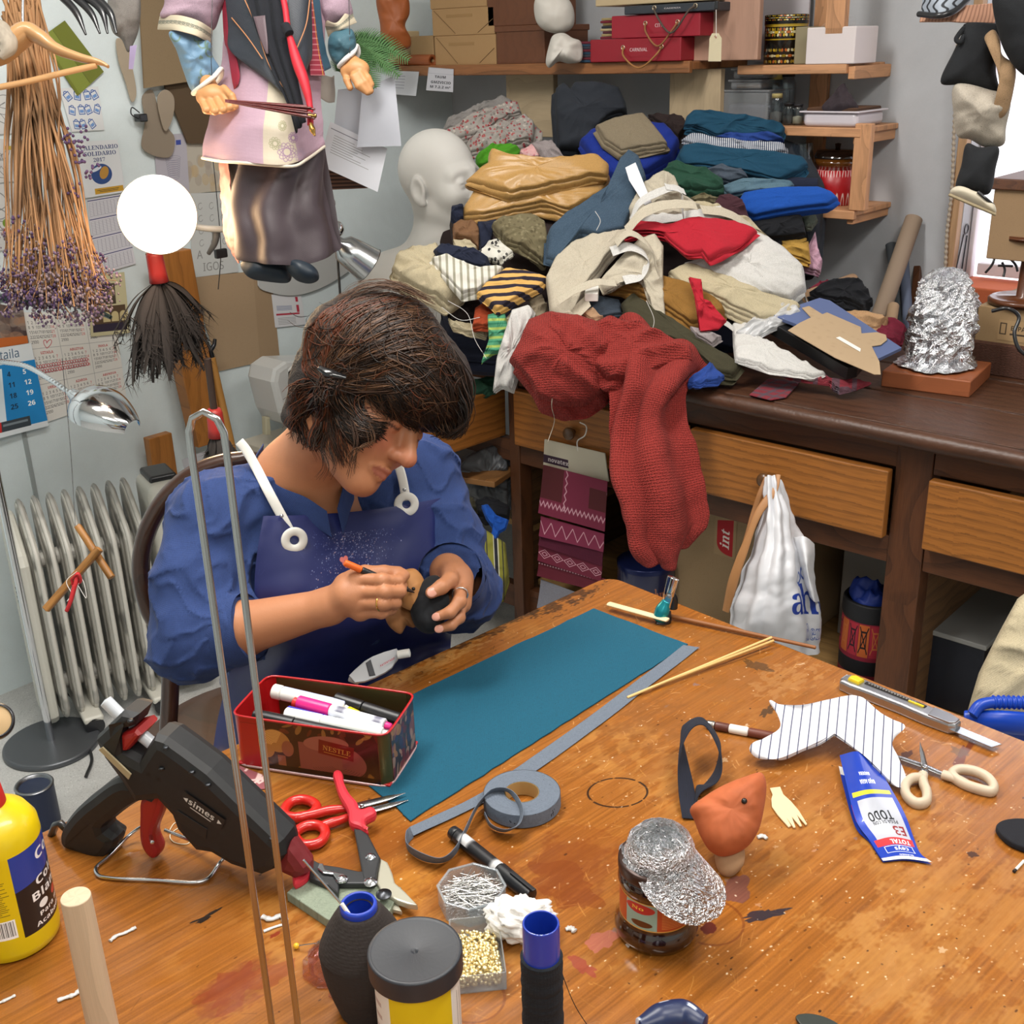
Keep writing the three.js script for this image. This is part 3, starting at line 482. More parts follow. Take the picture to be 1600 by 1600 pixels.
// tin of markers
{
  const FL=T(372,1197),FR=T(610,1233),BR=T(652,1163),w=FL.distanceTo(FR),d=FR.distanceTo(BR),th=yaw(FL,FR),h=0.072,r=0.012;
  const red=mat('#b3191d',0.3,{clearcoat:0.5}),inner=mat('#5c5633',0.35,{metalness:0.6});
  const art=pr(1024,384,(g,W,H)=>{
    g.fillStyle='#341c14';g.fillRect(0,0,W,H);
    for (let i=0;i<40;i++) {g.fillStyle=['#8a5b26','#a97a3a','#5d3016','#6b2a1a'][i % 4];g.globalAlpha=0.75;g.beginPath();g.ellipse(rr(0,W),i % 2?rr(0,70):rr(320,H),rr(14,50),rr(8,20),rr(0,3),0,6.3);g.fill();}
    g.globalAlpha=1;g.fillStyle='#a8733a';g.beginPath();g.ellipse(260,150,110,88,0.2,0,6.3);g.fill();g.beginPath();g.ellipse(180,210,66,82,0,0,6.3);g.fill();
    g.strokeStyle='#d9a55a';g.lineWidth=6;for (let i=0;i<9;i++) {g.beginPath();g.arc(250,190,30 + i*11,3.3,5.2);g.stroke();}
    g.fillStyle='#8d5038';g.beginPath();g.ellipse(345,200,46,62,0.1,0,6.3);g.fill();g.fillRect(262,260,60,90);
    g.fillStyle='#85463c';g.beginPath();g.ellipse(690,240,240,140,0.1,0,6.3);g.fill();g.fillRect(430,130,110,250);
    g.fillStyle='#9a5a4a';g.beginPath();g.ellipse(640,120,170,60,-0.1,0,6.3);g.fill();
    g.save();g.translate(720,175);g.rotate(0.12);g.fillStyle='#6e1512';g.fillRect(-140,-70,260,110);g.fillStyle='#b5813a';g.font='bold 52px serif';g.fillText('NESTLE',-110,5);g.fillRect(-100,18,180,5);g.restore();
    g.strokeStyle='#5a2a22';g.lineWidth=3;for (let i=0;i<9;i++) {g.beginPath();g.ellipse(720,280,60 + i*20,30 + i*10,0.1,0.2,2.6);g.stroke();}
    g.fillStyle='#1d0f0b';g.fillRect(0,340,W,44);g.fillStyle='#a81a1e';g.fillRect(0,0,170,H);g.fillStyle='#7d1216';g.fillRect(0,36,170,5);
 });
  const art2=pr(512,384,(g,W,H)=>{g.fillStyle='#3a2018';g.fillRect(0,0,W,H);for (let i=0;i<60;i++) {g.globalAlpha=0.8;g.fillStyle=['#8a4a40','#b08a70','#6e1512','#3a2a4a','#a8733a'][i % 5];g.beginPath();g.ellipse(rr(0,W),rr(0,H),rr(10,70),rr(10,46),rr(0,3),0,6.3);g.fill();}});
  const t=thing('marker_tin','open red and brown picture tin full of felt markers','tin',FL,th);
  obj('base',bx(w,0.004,d,w / 2,0.004,-d / 2,0.002),red,t);
  const wall=(n,m,g)=>obj(n,g,m,t);
  const side=(L,m,p,ry)=>wall('side_panel',m,tr(new THREE.BoxGeometry(L,h,0.0016),p,[0,ry,0]));
  side(w - 2*r,mat('#ffffff',0.28,{map:art,clearcoat:0.4}),[w / 2,h / 2 + 0.004,0],0);
  side(w - 2*r,inner,[w / 2,h / 2 + 0.004,-d],0);
  side(d - 2*r,red,[0,h / 2 + 0.004,-d / 2],Math.PI / 2);
  side(d - 2*r,mat('#ffffff',0.28,{map:art2,clearcoat:0.4}),[w,h / 2 + 0.004,-d / 2],Math.PI / 2);
  for (const [x,z,a] of [[r,-r,Math.PI],[w - r,-r,Math.PI*1.5 + Math.PI],[w - r,-d + r,0],[r,-d + r,Math.PI / 2]]) {const g=new THREE.CylinderGeometry(r,r,h,8,1,true,a===Math.PI?-Math.PI / 2:a===0?Math.PI / 2:a>6?0:Math.PI,Math.PI / 2);obj('corner',tr(g,[x,h / 2 + 0.004,z]),x<0.05?red:inner,t);}
  const loop=(y,q)=>{const L=[];for (const [x,z,a0] of [[w - r,-d + r,0],[r,-d + r,90],[r,-r,180],[w - r,-r,270]]) for (let i=0;i<=4;i++) {const a=(a0 + i*22.5)*Math.PI / 180;L.push([x + r*Math.cos(a),y,z - r*Math.sin(a)]);} return tb(L,q,{closed:true,seg:100,rad:6});};
  obj('rolled_rim',loop(h + 0.005,0.0017),red,t);obj('foot_rim',loop(0.003,0.002),mat('#caa',0.3,{metalness:0.6}),t);
  const Mk=(label,u0,v0,u1,v1,y,r0,col,capc,capA,body)=>{
    const W=(u,v,yy)=>V(u*w,yy + 0.006,-v*d).applyAxisAngle(V(0,1,0),th).add(FL);
    pen('marker',label,'marker',W(u0,v0,y),W(u1,v1,y - 0.012),r0,[[0,capA,1.05,1.05,mat(capc,0.35),'cap'],[capA,0.93,1,0.98,mat(col,0.4,body?{map:body}:{}),'barrel'],[0.93,1,0.6,0.5,mat(capc,0.4),'tip']],'markers in the picture tin');
 };
  const bars=pr(256,64,(g,W,H)=>{g.fillStyle='#eeeeea';g.fillRect(0,0,W,H);g.fillStyle='#7c8fd0';for (let i=0;i<30;i++) g.fillRect(30 + i*6,0,3,H);});
  const lines=pr(256,64,(g,W,H)=>{g.fillStyle='#dfe3ea';g.fillRect(0,0,W,H);g.fillStyle='#778';for (let i=0;i<6;i++) g.fillRect(10,8 + i*9,220,2);});
  const bk=pr(256,64,(g,W,H)=>{g.fillStyle='#17171a';g.fillRect(0,0,W,H);g.fillStyle='#ddd';g.font='bold 22px sans-serif';g.fillText('STAEDTLER',30,40);});
  Mk('thick white paint marker with barcode stripes, first in the tin',0.1,0.72,0.62,0.72,0.066,0.0095,'#ffffff','#ece9e2',0.12,bars);
  Mk('black marker with thin cap lying at the back of the tin',0.5,0.82,0.98,0.7,0.06,0.0085,'#1b1b1e','#111114',0.4);
  Mk('marker with a bright pink cap in the tin',0.32,0.52,0.95,0.42,0.068,0.0085,'#ffffff','#e0287f',0.35,lines);
  Mk('slim marker with a deep blue cap in the tin',0.28,0.36,0.93,0.3,0.062,0.0075,'#ffffff','#2a35a8',0.4,lines);
  Mk('white marker with green bands in the tin',0.3,0.24,0.97,0.26,0.067,0.008,'#e8ece8','#eef0ee',0.35);
  Mk('yellow tipped highlighter deep in the tin',0.62,0.6,1.0,0.4,0.056,0.0085,'#f0f0e8','#e8d21a',0.2);
  Mk('black permanent marker with white lettering at the front of the tin',0.12,0.12,0.9,0.1,0.066,0.0085,'#ffffff','#131316',0.34,bk);
  Mk('small red capped pen half hidden in the tin',0.26,0.62,0.7,0.56,0.06,0.007,'#d8d8d8','#c8332a',0.3);
}
tag(slab('cloth_scrap',[[350,1203],[372,1196],[412,1212],[416,1233],[388,1236],[372,1222]],TP(0.001),0.001,mat('#ffffff',0.8,{map:pr(64,64,(g,w,h)=>{g.fillStyle='#8b4a50';g.fillRect(0,0,w,h);g.strokeStyle='#d8b9b4';g.lineWidth=4;for (let i=0;i<8;i++) {g.beginPath();g.moveTo(rnd()*w,rnd()*h);g.lineTo(rnd()*w,rnd()*h);g.stroke();}})}),null,{tile:0.06}),'crinkled maroon and white scrap under the picture tin','cloth scrap');

// hot glue gun standing on its wire foot
{
  const A=T(130,1318,0.0),N=T(492,1392,0.0),e1=N.clone().sub(A).normalize(),n=V(0,1,0).cross(e1).negate().normalize();if (n.dot(EYE.clone().sub(A))<0) n.negate();
  const pl=planeN(A.clone().addScaledVector(n,0),n,e1);
  const t=thing('glue_gun','black hot glue gun with red trigger resting on a wire stand','glue gun',A);
  const put=(name,px,th,m,bevel,z=-th / 2,sm=0)=>{const g=ex(sm?smoothLoop(px.map(([x,y])=>pl.loc(x,y)),sm):px.map(([x,y])=>pl.loc(x,y)),th,bevel);g.translate(0,0,z);g.applyMatrix4(pl.m);g.translate(-A.x,-A.y,-A.z);return obj(name,g,m,t);};
  const gm=mat('#1c1d1f',0.55,{map:speckC,bumpMap:grainB,bumpScale:0.0004}),rm=mat('#9d1f1d',0.45);
  put('body',[[163,1140],[178,1126],[205,1100],[228,1106],[222,1124],[206,1128],[210,1160],[232,1172],[246,1150],[255,1137],[272,1142],[300,1162],[340,1192],[400,1250],[452,1300],[458,1322],[440,1345],[424,1352],[375,1336],[345,1318],[320,1314],[290,1280],[282,1258],[262,1236],[226,1240],[204,1205],[178,1170]],0.046,gm,0.012);
  put('handle',[[262,1236],[226,1244],[188,1270],[172,1287],[190,1302],[188,1314],[166,1334],[128,1322],[108,1312],[104,1294],[118,1268],[150,1238],[204,1208]],0.034,gm,0.011,-0.017,90);
  put('trigger',[[228,1240],[260,1234],[258,1262],[246,1300],[254,1326],[246,1336],[236,1330],[226,1312],[224,1270]],0.02,rm,0.006,-0.01,60);
  put('nozzle',[[446,1322],[458,1310],[486,1346],[488,1358],[470,1366],[436,1350]],0.03,mat('#6f1a1f',0.5,{bumpMap:grainB,bumpScale:0.003}),0.012);
  put('grip_label',[[176,1152],[182,1148],[226,1190],[222,1198]],0.002,mat('#a99b7a',0.6),0.0004,0.0235);
  put('feed_ring',[[204,1134],[226,1128],[234,1136],[214,1160],[206,1160]],0.04,rm,0.006);
  const rod=mat('#dfe4ea',0.25,{transmission:0.3,thickness:0.01});const W=(x,y)=>PL(x,y,n,A).sub(A);
  obj('glue_stick',tb([W(166,1096),W(186,1116),W(206,1135),W(250,1172)],0.0072,{rad:14}),rod,t);
  put('label',[[296,1246],[342,1275],[340,1290],[296,1262]],0.001,mat('#1c1d1f',0.5),0.0003,0.0232);
  const lt=pr(256,96,(g,w,h)=>{g.fillStyle='#1c1d1f';g.fillRect(0,0,w,h);g.fillStyle='#cfcfca';g.font='bold 58px sans-serif';g.fillText('simes',40,62);g.beginPath();g.moveTo(8,46);g.lineTo(34,30);g.lineTo(34,62);g.fill();g.beginPath();g.moveTo(248,46);g.lineTo(222,30);g.lineTo(222,62);g.fill();g.fillRect(60,76,130,6);});
  const sg=sheet([[288,1236],[352,1281],[345,1298],[281,1254]],planeN(A.clone().addScaledVector(n,0.0246),n,e1),null,{th:0.0004,n:2});sg.translate(-A.x,-A.y,-A.z);obj('lettering',sg,mat('#ffffff',0.5,{map:lt}),t);
  for (const [x,y] of [[204,1126],[259,1168],[253,1200],[300,1206],[325,1226],[425,1310]]) {const p=PL(x,y,n,A.clone().addScaledVector(n,0.023)).sub(A);obj('screw',tr(cy(0.0035,0.003,0.003),p,[0,0,0]).applyMatrix4(new THREE.Matrix4()),darkSteel,t);}
  obj('wire_stand',tb([T(238,1316,0.045),T(226,1290,0.022),T(205,1303,0.012),T(168,1340,0.004),T(150,1356,0.003),T(154,1368,0.003),T(172,1372,0.003),T(240,1375,0.003),T(312,1378,0.003),T(326,1372,0.003),T(346,1345,0.006),T(364,1330,0.02)].map((p)=>p.sub(A)),0.0022,{seg:120}),steel,t);
  obj('wire_stand',tb([T(258,1297,0.012),T(300,1314,0.012),T(345,1333,0.016),T(390,1344,0.02)].map((p)=>p.sub(A)),0.0022),steel,t);
  obj('power_cord',tb([W(108,1300),T(92,1285,0.03).sub(A),T(84,1296,0.01).sub(A),V(T(84,1310).x - A.x - 0.02,-0.12,T(84,1310).z - A.z - 0.06),V(-0.1,-0.5,-0.2)],0.0045),blackP,t);
}
one('thread_loop','loose pale thread curl on the table by the glue gun','thread',tb(tpts([[262,1302],[275,1285],[296,1300],[294,1318],[272,1316],[266,1304],[284,1290]],0.001),0.0006,{seg:60,rad:6}),mat('#d9cfb4',0.8));

// red scissors
{
  const O=T(560,1258),t=thing('scissors','scissors with thick red handles pointing at the teal cloth','scissors',O),rel=(L,h)=>tpts(L,h).map((p)=>p.sub(O));
  const rm=mat('#c3231c',0.32,{clearcoat:0.4});
  const Z=(x,y)=>[400 + x / 5.333,1200 + y / 5.333];
  obj('handle',[tb(rel([Z(250,395),Z(238,350),Z(290,285),Z(380,262),Z(460,280),Z(505,325),Z(470,378),Z(360,412)],0.009),0.0062,{closed:true,seg:80,rad:12}),tb(rel([Z(330,412),Z(480,385),Z(600,355),Z(760,335)],0.0095),[0.0058,0.006,0.006,0.0045],{rad:12})],rm,t);
  obj('handle',[tb(rel([Z(335,590),Z(325,545),Z(400,490),Z(490,475),Z(560,500),Z(575,560),Z(520,625),Z(400,640)],0.008),0.0062,{closed:true,seg:80,rad:12}),tb(rel([Z(560,480),Z(620,460),Z(700,435),Z(790,400)],0.0085),[0.0058,0.006,0.005,0.0045],{rad:12})],rm,t);
  obj('blade',tb(rel([Z(760,335),Z(900,300),Z(1080,255),Z(1245,208)],0.007),[0.0055,0.0065,0.0055,0.0006],{rad:8,flat:0.22,up:V(0,1,0)}),steel,t);
  obj('blade',tb(rel([Z(790,395),Z(900,365),Z(1080,320),Z(1270,266)],0.0045),[0.0055,0.0065,0.0055,0.0006],{rad:8,flat:0.22,up:V(0,1,0)}),steel,t);
  obj('pivot',tr(cy(0.003,0.0026,0.004),T(565,1258,0.009).sub(O)),steel,t);
}
// tin snips
{
  const O=T(575,1360),t=thing('tin_snips','metal snips with red grips and black levers lying open','snips',O),Z=([x,y])=>[400 + x / 5.333,1200 + y / 5.333];
  const red=mat('#cf2f3d',0.45),blk=mat('#3a3b3d',0.45,{metalness:0.5}),jaw=mat('#b9b6a4',0.35,{metalness:0.4});
  const S=(n,L,h,th,m,bv=0.002,sm=0)=>{const g=slab(n,L.map(Z),TP(h),th,m,null,{bevel:bv,smooth:sm});scene.remove(g);g.position.sub(O);t.add(g);g.name=n;used[n]--;return g;};
  S('grip',[[650,100],[690,82],[725,100],[740,180],[790,280],[850,350],[880,410],[960,390],[1005,415],[1000,450],[920,500],[940,600],[860,560],[790,530],[770,420],[700,290],[665,180]],0.012,0.014,red,0.005,110);
  S('lever',[[820,550],[900,560],[940,600],[1040,790],[1010,930],[1000,1000],[900,980],[885,900],[860,760]],0.013,0.008,blk);
  S('grip',[[310,985],[330,900],[390,870],[440,850],[450,950],[380,1010],[330,1028]],0.01,0.014,red,0.005,60);
  S('lever',[[440,790],[560,850],[700,870],[860,905],[960,900],[1000,960],[970,1010],[700,1010],[690,1100],[600,1020],[450,960]],0.012,0.008,blk);
  S('jaw',[[1040,800],[1100,830],[1140,920],[1160,1000],[1250,1080],[1350,1190],[1270,1180],[1180,1150],[1060,1090],[1010,1010],[1020,920]],0.008,0.008,jaw);
  S('jaw',[[700,1020],[960,1030],[1040,1000],[1090,1080],[1180,1150],[1220,1230],[1000,1180],[760,1100]],0.002,0.006,jaw);
  S('latch',[[515,850],[530,810],[560,810],[580,860],[640,880],[740,900],[750,960],[690,970],[640,900],[560,890]],0.0205,0.003,steel,0.001);
  for (const [x,y,r] of [[715,930,0.005],[955,745,0.0045],[955,955,0.0055],[1065,1055,0.0065]]) {const p=T(...Z([x,y]),0.021).sub(O);obj('rivet',la([[r*1.3,0],[r*1.3,0.0012],[r,0.0014],[r*0.7,0.0035],[0,0.004]],20,p),r>0.006?darkSteel:steel,t);}
}
tag(slab('stone_plate',[[450,1408],[497,1366],[560,1378],[628,1400],[608,1442],[560,1466],[512,1450]],TP(0.0),0.012,mat('#8f9a86',0.75,{map:speckC,bumpMap:grainB,bumpScale:0.0004}),null,{bevel:0.001,tile:0.1}),'flat grey green stone plate lying under the snips','plate');

// cone of black thread
{
  const p=D(560,1412,1.06),base=V(p.x,TY,p.z),H=p.y - TY,t=thing('thread_cone','big cone of black thread with a blue top rim','thread cone',base);
  const body=Array.from({length:60},(_,i)=>{const q=i / 59,y=q*(H - 0.006);const r=q<0.62?mix(0.026,0.04,Math.sin(q / 0.62*1.5)):mix(0.0405,0.019,Math.pow((q - 0.62)/ 0.38,1.4));return [r + (i % 2)*0.0005,y];});
  obj('thread',la([[0,0],...body,[0.012,H - 0.006]],56),mat('#2e2724',0.9,{bumpMap:weaveB,bumpScale:0.0004}),t);
  obj('tube_rim',la([[0.0135,H - 0.03],[0.0135,H],[0.0145,H + 0.0012],[0.0165,H + 0.0005],[0.0172,H - 0.002],[0.0172,H - 0.012],[0.015,H - 0.0125]],48),mat('#1f3fb0',0.35),t);
  obj('hook_needle',[tb([p.clone().add(V(-0.03,0.05,-0.035)).sub(base),p.clone().add(V(-0.016,0.012,-0.012)).sub(base),p.clone().add(V(-0.013,0.0,-0.002)).sub(base)],0.0011)],steel,t);
  obj('needle_grip',tb([p.clone().add(V(-0.0142,0.006,-0.006)).sub(base),p.clone().add(V(-0.0125,-0.006,0.004)).sub(base)],0.002),whiteP,t);
}
// round jar with black lid
{
  const c=D(648,1484,1.0),H=c.y - TY,R=0.0415,t=thing('paint_jar','round jar with a wide black lid and yellow label','jar',[c.x,TY,c.z],0.2);
  obj('lid',la([[0,H - 0.004],[0.002,H - 0.003],[0.004,H - 0.0006],[R - 0.004,H],[R - 0.0035,H + 0.001],[R - 0.001,H + 0.0008],[R,H - 0.001],[R,H - 0.019],[R - 0.001,H - 0.02],[R - 0.003,H - 0.02],[R - 0.004,H - 0.02]],72),mat('#2b2e34',0.45,{bumpMap:grainB,bumpScale:0.0001}),t);
  const lab=pr(1024,256,(g,w,h)=>{g.fillStyle='#e6e2da';g.fillRect(0,0,w,h);g.fillStyle='#e3c313';g.fillRect(330,0,260,h);g.fillStyle='#333';for (let i=0;i<5;i++) g.fillRect(630 + i*22,40,3,180);g.strokeStyle='#222';g.lineWidth=5;g.beginPath();g.arc(770,70,30,0,6.3);g.stroke();g.beginPath();g.arc(770,70,14,0,6.3);g.stroke();g.fillStyle='#b9a6a0';for (let i=0;i<4;i++) g.fillRect(220,50 + i*40,60,14);});
  obj('body',la([[0,0],[R - 0.006,0.0],[R - 0.004,0.004],[R - 0.004,0.016],[R - 0.0045,0.017]],56),mat('#1f2023',0.4),t);
  obj('label',la([[R - 0.0042,0.016],[R - 0.0042,H - 0.02]],72,[0,0,0],[0,2.6,0]),mat('#ffffff',0.4,{map:lab}),t);
}
// pins in an open octagonal box
const clearP=mat('#e9edf0',0.12,{transmission:0.82,thickness:0,ior:1.5});
{
  const c=T(738,1412),t=thing('pin_box','clear octagonal plastic box heaped with steel pins','pin box',c,0.3),R=0.0365;
  const oct=(r,y0,y1,th)=>{const L=[];for (let i=0;i<8;i++) {const a=(i + 0.5)/ 8*6.283;L.push([Math.cos(a)*r,Math.sin(a)*r]);} const I=L.map(([x,y])=>[x*(1 - th / r),y*(1 - th / r)]);return tr(ex(L,y1 - y0,0.0004,[I]),[0,y0,0],[-Math.PI / 2,0,0]);};
  obj('box_wall',oct(R,0,0.024,0.0014),clearP,t);obj('box_rim',oct(R + 0.0012,0.0225,0.0245,0.0026),clearP,t);
  obj('box_floor',tr(ex(Array.from({length:8},(_,i)=>{const a=(i + 0.5)/ 8*6.283;return [Math.cos(a)*(R - 0.002),Math.sin(a)*(R - 0.002)];}),0.0015,0.0003),[0,0.0002,0],[-Math.PI / 2,0,0]),clearP,t);
  const P=[];for (let i=0;i<520;i++) {const a=rr(0,6.283),q=Math.sqrt(rnd())*0.024,th=rr(0,3.14),l=rr(0.012,0.016),y=0.003 + 0.017*rnd(),x=Math.cos(a)*q,z=Math.sin(a)*q,dx=Math.cos(th)*l,dz=Math.sin(th)*l,dy=rr(-0.0015,0.0015);const k=Math.min(1,0.0325 / Math.max(Math.hypot(x + dx,z + dz),Math.hypot(x - dx,z - dz)));P.push(flat(tb([[(x - dx)*k,y - dy,(z - dz)*k],[(x + dx)*k,y + dy,(z + dz)*k]],0.0004,{seg:1,rad:4,caps:false})),flat(sp(0.0008,[(x + dx)*k,y + dy,(z + dz)*k],[1,1,1],5)));}
  const pins=obj('pins',P,metal('#d5d5d2',0.2),t);pins.userData.kind='stuff';
}
// gold beads in a flat clear box
{
  const A=T(708,1455),t=thing('bead_box','clear flat plastic box of small gold beads','bead box',T(746,1503),(()=>{const v=T(754,1558).sub(T(741,1446));return Math.atan2(v.x,v.z);})()),w=0.05,d=0.08,h=0.022;
  obj('box_wall',[bx(w,h,0.0014,0,h / 2,d / 2,0.0005),bx(w,h,0.0014,0,h / 2,-d / 2,0.0005),bx(0.0014,h,d,w / 2,h / 2,0,0.0005),bx(0.0014,h,d,-w / 2,h / 2,0,0.0005),bx(w,0.0014,d,0,0.0012,0,0.0005)],clearP,t);
  obj('lid',bx(w - 0.001,0.0014,d - 0.001,0,h + 0.0012,0,0.0005),glass('#ffffff',0.04),t);
  const im=new THREE.InstancedMesh(sp(0.0022,[0,0,0],[1,1,1],10),metal('#f0e0ae',0.3),900),m=new THREE.Matrix4();for (let i=0;i<900;i++) {m.makeTranslation(rr(-w / 2 + 0.004,w / 2 - 0.004),0.004 + rr(0,0.012),rr(-d / 2 + 0.012,d / 2 - 0.004));im.setMatrixAt(i,m);} im.name='beads';im.userData.kind='stuff';im.castShadow=true;t.add(im);
}
{const c=T(814,1462),m=mat('#e9e6e1',0.85,{bumpMap:bumpy,bumpScale:0.001});const g=sp(0.03,[0,0,0],[1,1,1],48),p=g.attributes.position;for (let i=0;i<p.count;i++) {const v=V(p.getX(i),p.getY(i),p.getZ(i)),q=v.clone().normalize();const r=1 + 0.4*Math.abs(fbm(q.x*2.4,q.y*2.4,q.z*2.4))- 0.12;p.setXYZ(i,v.x*r*0.8,Math.max(-0.021,v.y*r*0.72),v.z*r*1.25);} g.computeVertexNormals();const o=one('tissue','crumpled white tissue lying behind the blue topped spool','tissue',g,m);o.position.set(c.x,TY + 0.0215,c.z);o.rotation.y=0.7;}
// thread spool with blue top
{
  const c=D(845,1442,0.985),H=c.y - TY,R=0.016,t=thing('thread_spool','tall narrow spool of black thread with a blue tube top','thread spool',[c.x,TY,c.z],0);
  const lb=pr(512,128,(g,w,h)=>{g.fillStyle='#1b3aa8';g.fillRect(0,0,w,h);g.fillStyle='#dfe6f5';g.font='44px sans-serif';g.fillText('oiAo',205,82);g.font='16px sans-serif';g.fillText('°',305,60);});
  obj('tube_top',la([[R - 0.0022,H - 0.03],[R - 0.0022,H - 0.0005],[R - 0.001,H + 0.0006],[R,H - 0.0006],[R + 0.0002,H - 0.036]],56,[0,0,0],[0,2.32,0]),mat('#ffffff',0.3,{map:lb,clearcoat:0.4}),t);
  obj('thread',la([[0,0.012],...Array.from({length:60},(_,i)=>[R + 0.0018 + 0.0006*(i % 2)+ 0.0008*nz(i*0.4),0.012 + (H - 0.048)*i / 59]),[R - 0.001,H - 0.035]],48),mat('#121820',0.85,{bumpMap:weaveB,bumpScale:0.0004}),t);
  obj('base_flange',la([[0,0],[0.024,0],[0.025,0.002],[0.023,0.008],[R,0.013],[0,0.013]],40),mat('#2a2a6a',0.4),t);
  obj('loose_thread',tb([V(0.018,H - 0.04,0.0),V(0.026,H - 0.08,0.004),V(0.03,0.05,0.012),V(0.05,0.001,0.02)],0.0004,{rad:5}),mat('#101418',0.8),t);
}
// red topped clear case and a yellow pin
{
  const c=T(520,1510),t=thing('clear_case','clear moulded plastic case with a red centre beside the thread cone','case',c,0.2);
  obj('shell',[la([[0.02,0.0],[0.031,0.0],[0.0315,0.004],[0.026,0.005],[0.025,0.016],[0.012,0.0175],[0.0115,0.0165],[0.024,0.015],[0.0245,0.003],[0.02,0.0]],9),bx(0.062,0.004,0.022,-0.004,0.002,0.032,0.0019)],glass('#f6e9ea',0.06),t);
  obj('centre',la([[0,0.0],[0.0105,0],[0.011,0.001],[0.011,0.0165],[0.01,0.018],[0,0.0185]],32),mat('#d63a46',0.35),t);
  const q=T(463,1478,0.004),e=T(514,1471,0.017),k=thing('pin','yellow headed pin stuck beside the red centred clear case','pin',q);obj('head',sp(0.0032,[0,0,0]),mat('#e8b62c',0.3),k);obj('shaft',tb([[0,0,0],e.sub(q)],0.0006,{seg:1}),steel,k);
}
// brown jar with a foil cap on it
const foilB=dtex(512,512,(u,v)=>{let c=0;for (const [k,s,a] of [[3,1,1],[8,7,0.7],[18,3,0.45]]) c +=a*Math.abs(tiled(u,v,s,k));return [clamp(40 + 210*c,0,255),clamp(40 + 210*c,0,255),clamp(40 + 210*c,0,255)];},false);
const foil=metal('#d9dbde',0.22,{bumpMap:foilB,bumpScale:0.006});
{
  const c=T(1025,1452),t=thing('glass_jar','dark brown glass jar with an orange label under the foil cap','jar',c,0.0),s=0.97;
  const gl=mat('#2a150d',0.08,{clearcoat:1,clearcoatRoughness:0.05}),S=(L)=>L.map(([r,y])=>[r*s,y*s]);
  obj('jar_body',la(S([[0,0.002],[0.036,0.0],[0.042,0.003],[0.0445,0.01],[0.044,0.018],[0.04,0.024],[0.0385,0.03],[0.0385,0.062],[0.04,0.068],[0.0415,0.072],[0.04,0.08],[0.036,0.083]]),64),gl,t);
  obj('lid',la(S([[0.036,0.082],[0.0405,0.083],[0.0412,0.086],[0.0412,0.094],[0.0395,0.097],[0.033,0.0975],[0,0.0965]]),64),mat('#3a241c',0.35,{metalness:0.3}),t);
  const lab=pr(1024,256,(g,w,h)=>{g.fillStyle='#b8431a';g.fillRect(0,0,w,h);g.fillStyle='#8fb0a4';g.fillRect(300,0,150,h);g.fillStyle='#b8262a';g.beginPath();g.ellipse(370,60,70,46,0,0,6.3);g.fill();g.fillStyle='#e8c14a';g.font='bold 44px serif';g.fillText('No',330,74);g.fillStyle='#5a2c14';g.beginPath();g.ellipse(380,200,50,30,0,0,6.3);g.fill();g.fillStyle='#e9b566';for (let i=0;i<13;i++) g.fillRect(470,40 + i*15,270 - rr(0,40),3);g.fillStyle='#d6a04a';g.fillRect(0,0,w,10);g.fillRect(0,h - 10,w,10);});
  obj('label',la(S([[0.0392,0.03],[0.0392,0.064]]),72,[0,0,0],[0,2.57,0]),mat('#ffffff',0.35,{map:lab,clearcoat:0.5}),t);
  // cap: crown and brim beaten from foil
  const k=thing('foil_hat','crumpled kitchen foil cap with a brim, set on the brown jar','foil cap',V(c.x,c.y + 0.096*s,c.z));
  const dir=D(1115,1395,1.2).sub(D(1010,1290,1.24)).setY(0).normalize(),side=V(-dir.z,0,dir.x),P=[],nu=96,nv=40;
  for (let j=0;j<=nv;j++) for (let i=0;i<=nu;i++) {
    const a=i / nu*6.283,q=j / nv;const f=Math.max(0,Math.cos(a)),rim=0.037 + 0.034*Math.pow(f,1.5)+ 0.004*nz(Math.cos(a)*2,Math.sin(a)*2,3)+ 0.005*Math.pow(Math.max(0,-Math.cos(a)),4);
    let r,y;if (q<0.62) {const z=q / 0.62;r=0.0345*Math.pow(Math.sin(z*1.5708),0.8);y=0.03*Math.pow(Math.cos(z*1.5708),0.75)+ 0.004;} else {const z=(q - 0.62)/ 0.38;r=mix(0.0345,rim,z);y=0.004 - 0.002*z - 0.034*Math.pow(z,1.3)*Math.pow(f,1.2)- 0.004*z;}
    const n=0.0016*fbm(Math.cos(a)*r*90,Math.sin(a)*r*90,y*60)+ 0.0009*fbm(Math.cos(a)*r*260,Math.sin(a)*r*260,4);
    P.push(V(0,0,0).addScaledVector(dir,Math.cos(a)*r + 0.002).addScaledVector(side,Math.sin(a)*r*1.05 + n).add(V(0,y + n*1.2,0)));
 }
  const g=gridGeo(P,nu,nv,{wrapU:true,uvw:3,uvh:1});const p=P.map((q)=>q.clone().multiplyScalar(0.975));obj('foil',[g,gridGeo(p,nu,nv,{wrapU:true,uvw:3,uvh:1})],foil,k);
}
